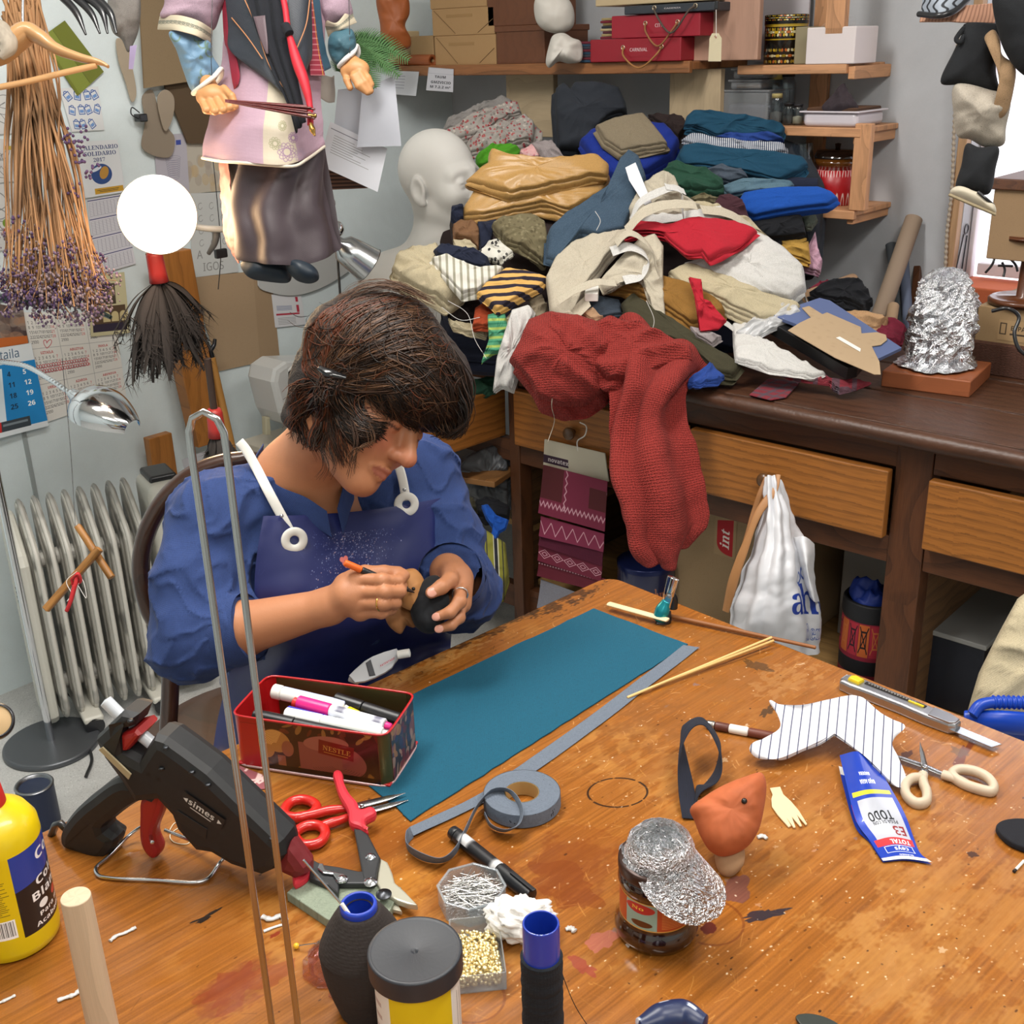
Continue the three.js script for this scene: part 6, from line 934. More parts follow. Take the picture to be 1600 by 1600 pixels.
paper('receipt','small white receipt with red bars left of the woman\'s head','receipt',[[424,460],[470,460],[477,507],[430,512]],W(0.004),cvm(256,256,(g,w,h)=>{g.fillStyle='#d9d9dc';g.fillRect(0,0,w,h);g.fillStyle='#b23044';g.fillRect(200,20,22,40);g.fillRect(200,86,22,60);g.fillRect(20,150,200,14);g.fillStyle='#5a6a9a';for (let i=0;i<5;i++) g.fillRect(30,90 + i*8,130,3);g.fillStyle='#777';for (let i=0;i<5;i++) g.fillRect(30,185 + i*12,150,3);}));
paper('cardboard_sheet','large plain brown cardboard panel hanging behind the big puppet','cardboard',[[214,-40],[330,-40],[330,122],[224,138]],W(0.03),kraft('#8f7a5c'),{th:0.004});
paper('cardboard_sheet','dark brown cardboard sheet low behind the big puppet','cardboard',[[250,120],[345,110],[348,225],[292,224]],W(0.012),kraft('#5d4a34'),{th:0.003});
paper('white_note','blank white paper stuck behind the chair hoop','paper sheet',[[284,718],[338,698],[348,730],[290,742]],PLz(-1.7),mat('#b9b9be',0.7));
function PLz(z) {return planeN(V(0,0,z),V(0,0,1),V(1,0,0));}
// hanging paper patterns and cloths left of the puppet
const grey=fab('#8d8883'),tanP=mat('#8b7c68',0.8);
puff('grey_cloth','grey cloth hanging at the top behind the olive envelope','cloth',[[172,-10],[215,-10],[218,40],[208,70],[200,82],[190,62],[176,50]],2.62,0.03,grey,{lean:0,amp:0.006,tile:FT});
[['paper_pattern','pale card pattern piece hanging left of the cardboard panel, curved one',[[182,60],[196,66],[205,100],[212,150],[206,160],[196,130],[184,92]],2.66,'#a89a86'],['paper_pattern','card pattern piece cut like a hand hanging by a clip',[[222,150],[236,140],[246,165],[262,200],[272,215],[265,245],[222,232],[226,190]],2.6,'#8d8070'],['paper_pattern','card pattern piece with a rounded top beside the clipped one',[[246,150],[258,140],[270,150],[270,180],[258,205],[250,185]],2.58,'#9a8c7a']].forEach(([n,l,q,d,c])=>{const pl=W(0.012 + (d<2.6?0.012:0));tag(slab(n,q,pl,0.003,mat(c,0.8),null,{smooth:60}),l,'paper pattern');});
one('bulldog_clip','small wire and black clip holding the hanging card pieces','clip',[tb([PZ(216,186,-1.77),PZ(205,178,-1.77),PZ(206,168,-1.77),PZ(218,176,-1.77)],0.0016),tr(bx(0.024,0.02,0.03),PZ(220,184,-1.775))],blackP);
one('lilac_strip','small lilac paper strip beside the hanging card pieces','paper strip',sheet([[203,72],[214,70],[208,108],[201,108]],plane(208,90,2.6,0),null),mat('#a79ac0',0.7));
one('hanging_string','thin dark string with a clip hanging beside the big puppet','string',tb([D(330,225,2.58),D(338,300,2.58),D(345,395,2.58),D(341,452,2.6)],0.0012,{seg:20,rad:6}),blackP);
one('binder_clip','black binder clip on the thin string above the kraft sheet','clip',tr(bx(0.03,0.02,0.012),D(345,396,2.57)),blackP);
for (const [k,x0,y0,x1,y1,x2,y2] of [[0,92,-10,118,18,134,54],[1,112,-10,142,20,156,52],[2,128,-10,158,16,168,52],[3,144,-10,172,20,182,52]]) one('claw_hook',['leftmost of the four dark curved hooks hanging at the top','second from left of the four dark curved hooks at the top','third from left of the four dark curved hooks at the top','rightmost of the four dark curved hooks at the top'][k],'hook',tb([D(x0,y0,2.45),D(x1,y1,2.45),D(x2,y2,2.45)],[0.009,0.008,0.0025],{rad:14}),mat('#2a2b2e',0.3,{clearcoat:0.3}),'dark curved hooks at the top');
// wooden post and tools leaning on the wall
{const m=mat('#ffffff',0.45,{map:woodTex('#a86c30','#7a4718',{rings:4})});const a=PZ(252,400,-1.66),b=PZ(310,400,-1.66),c=PZ(300,722,-1.6),L=ex([[0,0],[b.x - a.x,0],[b.x - a.x + 0.03,-(a.y - c.y)],[0.055,-(a.y - c.y)]],0.05,0.003);const o=one('wooden_plank','orange brown wooden plank leaning on the wall behind the bulb lamp','plank',L.translate(a.x,a.y,-1.74),m);const u=o.geometry.attributes.uv,p=o.geometry.attributes.position;for (let i=0;i<u.count;i++) u.setXY(i,p.getX(i)/ 0.2,p.getY(i)/ 0.6);o.geometry.computeBoundingBox();
  const back=PZ(258,480,-1.72),t2=0;one('wooden_plank','darker end of the plank standing to the floor below the feather duster','plank',plank(0.075,0.75,0.03,c.x - 0.012,c.y - 0.32,-1.74),m);}
{const t=thing('reaching_pole','wooden pole with a forked grey metal tip leaning by the kraft sheet','pole',PZ(365,715,-1.68)),o=t.position;obj('shaft',tb([PZ(330,560,-1.72).sub(o),PZ(366,720,-1.68).sub(o),PZ(400,900,-1.6).sub(o)],0.0125,{rad:14}),mat('#b07d3c',0.5),t);obj('fork_tip',[tb([PZ(332,566,-1.72).sub(o),PZ(328,548,-1.72).sub(o),PZ(324,538,-1.72).sub(o),PZ(320,534,-1.72).sub(o)],[0.011,0.009,0.006,0.005]),tb([PZ(328,548,-1.72).sub(o),PZ(334,540,-1.72).sub(o),PZ(336,530,-1.72).sub(o)],[0.008,0.006,0.005])],darkSteel,t);}
one('steel_pole','thin pale steel pole leaning beside the forked wooden pole','pole',tb([PZ(322,560,-1.75),PZ(345,680,-1.74),PZ(380,860,-1.7)],0.008),metal('#b9bcc0',0.35));
function duster(label,top,bot,sp0,n,L,redTop) {
  const t=thing('feather_duster',label,'feather duster',top.clone()),o=t.position;obj('handle',tb([V(0,0.16,0),V(0,0.04,0)],0.008),mat('#3a2a22',0.5),t);obj('collar',la([[0,0.045],[0.014,0.045],[0.018,0.035],[0.019,0.0],[0.021,-0.022],[0,-0.024]],24),mat('#b0302c',0.4),t);
  const P=[];for (let i=0;i<n;i++) {const a=rr(0,6.283),s=Math.pow(rnd(),0.6),l=L*rr(0.5,1.08),dx=Math.sign(Math.cos(a))*(0.25 + 0.75*Math.abs(Math.cos(a)))*s,dz=Math.sin(a)*s*0.55,m=rr(0.6,1);const A=[V(dx*0.012,-0.02,dz*0.012),V(dx*0.05*sp0,-l*0.4,dz*0.05),V(dx*0.085*sp0,-l*0.78,dz*0.07),V(dx*0.1*sp0 + rr(-0.01,0.01),-l,dz*0.08)];P.push(flat(tb(A,(q)=>0.008*m*(0.25 + Math.sin(3.0*clamp(q,0.03,0.98))),{seg:10,rad:5,flat:0.15,up:V(Math.cos(a),0.1,Math.sin(a)),caps:false})));
    for (let k=0;k<16;k++) {const q=rr(0.3,1),b=A[1].clone().lerp(A[3],q);P.push(flat(tb([b,b.clone().add(V(rr(-0.026,0.026),-rr(0.004,0.036),rr(-0.026,0.026)))],(w)=>0.0009*(1.1 - w),{seg:2,rad:3,caps:false})));}}
  const f=obj('feathers',P,mat('#332d2a',0.9),t);f.userData.kind='stuff';return t;
}
duster('dark grey feather duster with a red collar hanging under the bulb lamp',D(246,425,2.5),0,1.3,150,0.215).rotation.z=0.05;
duster('second feather duster standing low behind the wire frame, mostly hidden',D(338,668,2.62),0,0.32,60,0.12);
// dried flowers hanging with two hangers
{
  const d=2.42,t=thing('dried_bouquet','bunch of dried flower stems hung upside down at the left edge','dried flowers',D(55,20,d)),o=t.position,R=(x,y,e=0)=>D(x,y,d + e).sub(o);
  const st=[],bl=[[],[],[]],lf=[];
  for (let i=0;i<100;i++) {const q=rnd(),rk=rr(0.0022,0.0042),e=rr(-0.05,0.05),x0=mix(4,62,rnd()),x1=mix(18,160,q)+ rr(-12,12),y1=355 + 125*Math.sqrt(rnd()),A=[R(x0,rr(-12,30),e*0.4),R(mix(x0,x1,0.32)+ rr(-8,8),130,e*0.6),R(mix(x0,x1,0.62)+ rr(-8,8),250,e),R(x1,y1,e)];A[1].add(V(rr(-0.01,0.01),0,rr(-0.01,0.01)));A[2].add(V(rr(-0.016,0.016),rr(-0.03,0.03),rr(-0.016,0.016)));
    st.push(flat(tb(A,(w)=>rk*(1.15 - 0.75*w)*(1 + 0.1*Math.sin(w*40)),{seg:14,rad:6,caps:false})));
    for (let k=0;k<3;k++) {const p=A[3].clone().add(V(rr(-0.03,0.03),rr(-0.035,0.03),rr(-0.03,0.03)));st.push(flat(tb([A[2].clone().lerp(A[3],rr(0.4,1)),p.clone().lerp(A[3],0.4),p],0.001,{seg:4,rad:4,caps:false})));const c=Math.floor(rnd()*3);for (let m=0;m<9;m++) bl[c].push(flat(sp(rr(0.0016,0.0034),p.clone().add(V(rr(-0.016,0.016),rr(-0.016,0.016),rr(-0.014,0.014))),[1,1.3,1],5)));}}
  for (let i=0;i<6;i++) {const p=R(rr(100,150),rr(200,320),-0.03);for (let m=0;m<10;m++) bl[0].push(flat(sp(0.0035,p.clone().add(V(rr(-0.016,0.016),rr(-0.016,0.016),rr(-0.01,0.01))),[1,1,1],5)));}
  obj('stems',st,mat('#ffffff',0.8,{map:dtex(64,64,(u,v)=>{const c=0.8 + 0.5*nz(u*8,v*8);return [176*c,130*c,88*c];})}),t).userData.kind='stuff';
  ['#4f3a5c','#6e5870','#8d7a7e'].forEach((c,i)=>{obj('blossoms',bl[i],mat(c,0.9),t).userData.kind='stuff';});
}
{const m=mat('#ffffff',0.4,{map:woodTex('#c99a68','#a87644',{rings:4,contrast:0.5}),clearcoat:0.3}),t=thing('clothes_hanger','pale wooden clothes hanger across the dried stems','hanger',D(40,50,2.3)),o=t.position,R=(x,y,e=0)=>D(x,y,2.3 + e).sub(o);
  obj('shoulder_bar',tb([R(-40,100),R(0,84),R(26,62),R(45,50),R(62,58),R(88,76),R(125,90),R(160,99),R(169,104)],[0.026,0.03,0.034,0.034,0.028,0.02,0.016,0.013,0.006],{flat:0.55,up:CY,rad:14,seg:60,tile:0.3}),m,t);obj('trouser_bar',tb([R(-20,140),R(40,128),R(90,116),R(150,102)],0.006,{tile:0.3}),m,t);obj('hook',tb([R(36,50),R(36,0),R(40,-40)],0.0025),steel,t);
  obj('padding',tb([R(-20,30,-0.03),R(2,50,-0.03),R(12,72,-0.03),R(0,88,-0.03)],[0.01,0.02,0.02,0.01]),fab('#b7ab9a'),t);}
{const t=thing('clothes_hanger','dark green plastic hanger low under the dried flower heads','hanger',D(60,470,2.5)),o=t.position,R=(x,y)=>D(x,y,2.5).sub(o);obj('bar',tb([R(-40,470),R(0,466),R(45,470),R(90,466),R(125,478),R(160,490),R(173,496)],[0.014,0.016,0.02,0.019,0.016,0.012,0.008],{flat:0.6,up:CY,rad:14,seg:60}),mat('#16302e',0.3,{clearcoat:0.5}),t);obj('hook',tb([R(48,465),R(45,430),R(46,400)],0.008),mat('#2b3a30',0.5),t);}
// chrome gooseneck floor lamp
{
  const B=PY(82,1165,0),t=thing('floor_lamp','chrome gooseneck floor lamp with a shell shade and a round grey base','floor lamp',B),o=B,R=(x,y,d)=>D(x,y,d).sub(o),db=B.clone().sub(EYE).dot(CZ.clone().negate());
  const P0=V(0,0,0),P1=PL(2,800,V(CZ.x,0,CZ.z),B).sub(o);
  obj('base',la([[0,0],[0.115,0],[0.117,0.004],[0.116,0.012],[0.11,0.016],[0,0.018]],64),mat('#5d6064',0.35,{metalness:0.6}),t);
  const top=V(P1.x,1.12,P1.z);obj('pole',tb([[P1.x,0.015,P1.z].map((v,i)=>i===1?0.015:v*0),V(0,0.5,0),V(0,1.06,0)].map(to3),0.009,{seg:12,rad:16}),chrome,t);
  const d2=2.62,neck=[V(0,1.05,0),V(0,1.12,0.01),R(-14,562,db - 0.06),R(8,566,db - 0.1),R(40,572,db - 0.14),R(80,594,db - 0.18),R(112,616,db - 0.2)];obj('gooseneck',tb(neck,(w)=>0.0062 + 0.0006*Math.sin(w*500),{seg:260,rad:12}),chrome,t);
  const a=R(112,614,db - 0.2),b=R(135,632,db - 0.22);obj('socket',tb([a,a.clone().lerp(b,0.5),b],[0.012,0.02,0.024],{rad:24,seg:12}),chrome,t);
  const dir=R(225,678,db - 0.26).sub(b).normalize(),up=V(0,1,0).addScaledVector(dir,-dir.y).normalize(),sd=V().crossVectors(dir,up),P=[],nu=48,nv=30,Ls=0.155;
  for (let j=0;j<=nv;j++) for (let i=0;i<=nu;i++) {const q=j / nv,a2=mix(-1.75,1.75,i / nu),r=0.02 + 0.058*Math.pow(Math.sin(Math.PI*Math.pow(q,0.75)*0.98),0.7)*(1 - 0.25*q);P.push(b.clone().addScaledVector(dir,q*Ls - 0.02).addScaledVector(up,Math.cos(a2)*r*0.8).addScaledVector(sd,Math.sin(a2)*r));}
  obj('shade',[gridGeo(P,nu,nv),gridGeo(P.map((p)=>p.clone().addScaledVector(up,-0.002)),nu,nv)],metal('#dfe1e4',0.1),t);
  obj('power_cable',tb([V(0.02,0.01,0.02),V(0.05,0.008,0.06),V(0.03,0.006,0.14),V(-0.02,0.006,0.2)],0.004),blackP,t);
}
// round reflector lamp, lit, facing the room
{
  const c=D(246,336,2.42),n=EYE.clone().sub(c).normalize(),t=thing('bulb_lamp','round lit lamp glowing white before the wall','lamp',c);t.quaternion.setFromUnitVectors(V(0,0,1),n);
  const lz=(L,m,nm)=>obj(nm,tr(la(L,56),[0,0,0],[Math.PI / 2,0,0]),m,t);
  lz([[0.012,-0.085],[0.03,-0.082],[0.05,-0.06],[0.07,-0.03],[0.08,0.0],[0.0815,0.002],[0.079,0.001],[0.068,-0.03],[0.048,-0.058],[0.0,-0.078]],metal('#d8d8d4',0.3),'reflector');
  lz([[0,-0.006],[0.03,-0.008],[0.06,-0.012],[0.0765,-0.014],[0.0765,-0.017],[0,-0.016]],mat('#ffffff',0.4,{emissive:C('#ffe9c8'),emissiveIntensity:6}),'diffuser');
  const arm=(x,y,d)=>t.worldToLocal(D(x,y,d));t.updateMatrixWorld();obj('arm',tb([[0,0,-0.07],arm(310,355,2.5),arm(352,358,2.52),arm(420,350,2.6)],0.007),mat('#b5b2ac',0.4),t);
  obj('bracket',tb([arm(338,360,2.52),arm(336,378,2.53),arm(326,396,2.55)],[0.009,0.007,0.005]),mat('#5a5a5a',0.4),t);
  const l=new THREE.SpotLight(C('#ffcf96'),0.45,0,1.45,0.5,2);l.position.copy(c).addScaledVector(n,0.02);l.target.position.copy(c).addScaledVector(n,1);l.castShadow=true;l.shadow.radius=6;scene.add(l);scene.add(l.target);
  const l2=new THREE.PointLight(C('#ffcf96'),0.1);l2.position.copy(c).addScaledVector(n,0.06);l2.castShadow=true;l2.shadow.radius=6;scene.add(l2);
}
// second lamp with an aluminium shade on a ball joint
{
  const a=D(530,382,2.72),b=D(578,416,2.76),t=thing('clip_lamp','small aluminium shade lamp on a chrome ball joint before the bust','lamp',a),dir=b.clone().sub(a).normalize(),g=la([[0.014,-0.02],[0.018,0.0],[0.032,0.012],[0.038,0.04],[0.045,0.085],[0.0465,0.087],[0.044,0.084],[0.036,0.04],[0.028,0.014],[0.0,0.004]],48).applyQuaternion(new THREE.Quaternion().setFromUnitVectors(V(0,1,0),dir));obj('shade',g,metal('#cfd2d4',0.22),t);
  const R=(x,y,d)=>D(x,y,d).sub(a);obj('ball',tr(sp(0.02,[0,0,0],[1,1,1],32),R(525,358,2.76)),chrome,t);obj('joint',tb([R(526,372,2.76),R(528,384,2.75)],0.008),chrome,t);obj('arm',tb([R(524,348,2.76),R(518,325,2.77),R(516,316,2.78)],0.006),chrome,t);obj('clip',tr(new THREE.TorusGeometry(0.011,0.003,10,24),R(517,318,2.77)),steel,t);const g0=D(530,440,2.78);obj('support_rod',tb([R(526,372,2.78),g0.clone().sub(a),V(g0.x - a.x,0.0 - a.y,g0.z - a.z)],0.003),blackP,t);
}
one('white_disc','big white cardboard disc behind the puppet shoes','disc',(()=>{const pl=planeN(V(0,0,WZ + 0.006),V(0,0,1),V(1,0,0));return ex(smoothLoop([[402,446],[420,400],[470,380],[535,386],[556,408],[520,440],[465,461],[425,458]].map(([x,y])=>pl.loc(x,y)),70),0.004,0.001).applyMatrix4(pl.m);})(),mat('#b9bab8',0.6));
// oil heater
{
  const A=PY(98,1128,0.0),B=PY(250,1083,0.0),t=thing('oil_heater','old cream oil filled radiator with dirty fins on the floor','radiator',A,yaw(A,B)),L=A.distanceTo(B),H=0.6,n=8;
  const fm=mat('#ffffff',0.4,{map:dtex(128,256,(u,v)=>{const dirt=ss(0.1,0.55,fbm(u*5,v*7,3)+ 0.4*(nz(u*3,v*22,8)));const c=196 - 95*dirt*(0.5 + 0.5*nz(u*24,v*24));return [c,c*0.985,c*0.94];})}),en=mat('#c9c7bc',0.4);
  const prof=[[-0.075,0.07],[-0.06,0.05],[0.06,0.05],[0.075,0.07],[0.075,H - 0.02],[0.06,H],[0.035,H - 0.005],[-0.06,H - 0.085],[-0.075,H - 0.11]];
  for (let i=0;i<n;i++) {const x=i / (n - 1)*L;const o=obj('fin',[tr(ex(prof,0.02,0.007),[x - 0.004,0,0],[0,Math.PI / 2,0]),tr(ex(prof.map(([a,b])=>[a*0.72 + (a>0?-0.006:0.006),0.32 + (b - 0.32)*0.86]),0.026,0.01),[x - 0.007,0,0],[0,Math.PI / 2,0])],fm,t);const u=o.geometry.attributes.uv,p=o.geometry.attributes.position;for (let k=0;k<u.count;k++) u.setXY(k,p.getZ(k)*3 + i*0.23,p.getY(k)*1.5);obj('edge_bead',tb(prof.map(([a,b])=>[x + 0.006,b,-a*1.02]),0.006,{closed:true,seg:120,rad:10,tension:0.1}),fm,t);}
  for (const y of [0.12,H - 0.14]) obj('oil_pipe',tr(cy(0.022,0.022,L + 0.02),[L / 2,y,0],[0,0,Math.PI / 2]),fm,t);
  obj('control_box',bx(0.1,H - 0.04,0.15,L + 0.085,H / 2 + 0.03,0,0.025),en,t);obj('top_panel',bx(0.07,0.02,0.1,L + 0.085,H + 0.015,-0.01,0.008),blackP,t);
  for (const x of [0.06,L - 0.02]) {obj('foot',bx(0.05,0.02,0.24,x,0.045,0,0.008),en,t);for (const z of [-0.11,0.11]) obj('castor',tr(cy(0.024,0.024,0.02),[x,0.026,z],[Math.PI / 2,0,0]),blackP,t);}
  obj('end_panel',tr(ex(prof.map(([a,b])=>[a*0.9,b - 0.015]),0.035,0.012),[-0.045,0,0],[0,Math.PI / 2,0]),en,t);
  obj('vent_slots',Array.from({length:4},(_,i)=>bx(0.002,0.004,0.03,-0.046,H - 0.2 - i*0.012,0.02,0.0005,[0.3,0,0])),blackP,t);
}
// puppet control of crossed sticks hanging before the heater
{
  const d=2.32,t=thing('puppet_control','crossed wooden puppet control with red cord before the heater','puppet control',D(140,870,d)),o=t.position,R=(x,y,e=0)=>D(x,y,d + e).sub(o),wm=mat('#ffffff',0.5,{map:woodTex('#a8743a','#7d4f20',{rings:4})});
  obj('bar',tb([R(72,952,-0.01),R(155,858,-0.01)],0.0088,{rad:4,seg:4,flat:1,tile:0.3}),wm,t);obj('cross_bar',tb([R(122,822,0.02),R(174,902,0.0)],0.0088,{rad:4,seg:4,tile:0.3}),wm,t);
  obj('red_cord',[tb([R(122,895,-0.02),R(118,912,-0.024),R(112,935,-0.022),R(104,955,-0.02),R(110,940,-0.026),R(116,915,-0.026)],0.0042,{seg:50}),tb([R(112,905,-0.018),R(122,897,-0.03),R(126,908,-0.02),R(114,914,-0.012),R(112,905,-0.018)],0.003)],mat('#c42a2e',0.7),t);
  obj('white_thread',tb([R(120,893,-0.02),R(104,908,-0.02),R(112,930,-0.025),R(104,940,-0.02),R(116,925,-0.02),R(128,905,-0.02),R(135,935,-0.02),R(122,915,-0.02)],0.0007,{seg:90,rad:5}),whiteP,t);
  obj('string',tb([R(118,826,0.02),R(110,700,0.1),R(97,560,0.2)],0.0007,{rad:5}),blackP,t);
}
{const B=PY(66,1286,0),t=thing('paint_can','small navy paint can on the floor behind the yellow bottle','paint can',[B.x,0,B.z]);obj('can',la([[0,0],[0.04,0],[0.041,0.003],[0.041,0.1],[0.042,0.104],[0.038,0.105],[0.036,0.1],[0,0.1]],40),mat('#1b2540',0.4),t);obj('lid_ring',la([[0.033,0.1],[0.036,0.106],[0.0405,0.107],[0.0425,0.104]],40),metal('#8a8c90',0.35),t);}
// sewing machine on its stand
{
  const t=thing('sewing_machine','white sewing machine partly hidden behind the woman\'s head','sewing machine',PZ(445,668,-1.62)),o=t.position,pl=PLz(-1.6),wm=mat('#c9cac8',0.35,{clearcoat:0.3});
  const put=(n,L,th,m,z,bv=0.006)=>obj(n,ex(L.map(([x,y])=>pl.loc(x,y)),th,bv).translate(-o.x,-o.y,-1.6 + z - o.z),m,t);
  put('body',[[404,592],[408,572],[425,560],[520,556],[620,600],[620,700],[520,690],[425,656],[416,640]],0.13,wm,-0.06,0.015);
  put('head_seam',[[426,572],[432,566],[433,570],[431,614],[441,640],[444,650],[440,648],[428,618]],0.003,mat('#e9e9e6',0.4),0.0705,0.0008);put('slot',[[426,575],[429,572],[429,596],[427,600]],0.003,blackP,0.0715,0.0005);
  const lg=sheet([[424,580],[470,588],[470,604],[424,596]],{...pl,m:new THREE.Matrix4().makeBasis(pl.e1,pl.e2,pl.n).setPosition(V(-o.x,-o.y,-1.6 + 0.0712 - o.z))},null,{n:2,th:0.0004});obj('lettering',lg,cvm(256,64,(g,w,h)=>{g.fillStyle='#c4c5c3';g.fillRect(0,0,w,h);g.fillStyle='#c0566a';g.font='bold 46px sans-serif';g.fillText('SINGER',10,48);},0.4),t);
  obj('thread_guide',tb([PZ(468,562,-1.6).sub(o),PZ(470,552,-1.6).sub(o),PZ(484,552,-1.6).sub(o)],0.003),steel,t);put('pillar',[[415,652],[422,652],[424,680],[416,680]],0.02,mat('#b9b49a',0.5),-0.02,0.003);
  const by=PZ(445,690,-1.6).y;obj('stand',[plank(0.7,0.03,0.26,0.25,by - o.y - 0.015,0.03),plank(0.04,by - 0.03,0.04,0.0,(by - 0.03)/ 2 - o.y,-0.02),plank(0.04,by - 0.03,0.04,0.5,(by - 0.03)/ 2 - o.y,-0.02)],mat('#c9c3b4',0.6),t);
}
// letters and papers hanging right of the puppet
[['white paper sheet hanging below the puppet hand, rightmost of the bunch',[[566,140],[616,118],[627,228],[558,230]],2.5,0],['white typed letter hanging lowest and slanting below the puppet hand',[[516,190],[605,232],[590,300],[498,258]],2.53,1],['white paper sheet behind the front one, left of the bunch',[[528,140],[566,136],[560,235],[520,215]],2.52,0]].forEach(([l,q,d,k])=>paper('hanging_paper',l,'paper sheet',q,plane(q[0][0],q[0][1],d,0.05),!k?mat('#b6b9c2',0.7):cvm(256,256,(g,w,h)=>{g.fillStyle='#d9dbe2';g.fillRect(0,0,w,h);if (k) {g.fillStyle='#888';for (let i=0;i<8;i++) g.fillRect(30,60 + i*14,90 + (i*37) % 90,3);g.fillStyle='#556';g.fillRect(10,30,150,4);}}),{curl:0.006}));
paper('small_note','small white scribbled note on the shelf edge beside the fern','note',[[600,110],[655,112],[650,150],[598,146]],planeN(V(1.203,0,0),V(-1,0,0),V(0,0,1)),cvm(128,96,(g,w,h)=>{g.fillStyle='#cfd0d6';g.fillRect(0,0,w,h);g.strokeStyle='#889';for (let i=0;i<5;i++) g.strokeRect(20,20 + i*12,60,1);}));
paper('striped_board','brown striped board behind the hanging letter','board',[[502,262],[545,262],[575,294],[506,297]],plane(540,280,2.62,0),cvm(128,64,(g,w,h)=>{g.fillStyle='#6a4a3c';g.fillRect(0,0,w,h);g.fillStyle='#2e1c18';for (let i=0;i<6;i++) g.fillRect(0,i*11,w,5);}));
{const t=thing('fern','green fern sprigs hanging beside the puppet hand','fern',D(548,70,2.5)),o=t.position,R=(x,y,e=0)=>D(x,y,2.5 + e).sub(o),S=[],Lf=[];
  for (const [x1,y1,b] of [[588,138,8],[625,120,14],[640,95,16],[605,75,10],[572,118,0],[555,108,-6],[600,100,6],[530,112,-10],[612,112,8],[620,84,10]]) {const e=rr(-0.04,0.04),A=[R(545 + rr(-8,8),62,e),R(mix(548,x1,0.5),mix(62,y1,0.5)- b*0.5,e),R(x1,y1,e)];const c=new THREE.CatmullRomCurve3(A);S.push(flat(tb(A,0.0011,{seg:10,rad:4})));for (let i=2;i<26;i++) {const q=i / 26,p=c.getPoint(q),g=c.getTangent(q),sd=V().crossVectors(g,CZ).normalize(),l=0.024*Math.sin(3.0*(0.15 + q*0.85))+ 0.004;for (const s of [1,-1]) Lf.push(flat(tb([p,p.clone().addScaledVector(sd,s*l*0.6).addScaledVector(g,l*0.3),p.clone().addScaledVector(sd,s*l).addScaledVector(g,l*0.6)],(w)=>0.0018*(1.15 - w),{seg:3,rad:4,flat:0.3,up:CZ,caps:false})));}}
  obj('stems',S,mat('#3a5a2a',0.7),t);obj('fronds',Lf,mat('#3f6a34',0.7,{transmission:0.1}),t).userData.kind='stuff';}
// ---------- the big hanging puppet in a pink tunic ----------
const weaveSilk=(c,o={})=>mat(c,0.55,{bumpMap:weaveB,bumpScale:0.0003,sheen:0.4,sheenRoughness:0.4,sheenColor:C(c).lerp(C('#ffffff'),0.5),...o});
const KD=2.3,kim=thing('big_puppet','large hanging puppet in a pink tunic, dark skirt and black shoes, holding a red fan','puppet',D(430,200,KD));
const kin=(n,gs,m,p=kim)=>{const g=join([gs].flat()).clone().translate(-kim.position.x,-kim.position.y,-kim.position.z);return obj(n,g,m,p);};
const kpuff=(n,L,d,th,m,o={},p=kim)=>{let cx=0,cyy=0;for (const [x,y] of L) {cx +=x / L.length;cyy +=y / L.length;} const pl=plane(cx,cyy,d,o.lean??0,o.side??0);const g=puffGeo(L.map(([x,y])=>pl.loc(x,y)),th,{ph:cx,tile:FT,amp:0.003,...o});return kin(n,g.applyMatrix4(pl.m),m,p);};
const knet=(n,rows,m,o={},p=kim)=>kin(n,cloth(net(rows),{th:0.004,amp:0.004,freq:10,tile:FT,...o}),m,p);
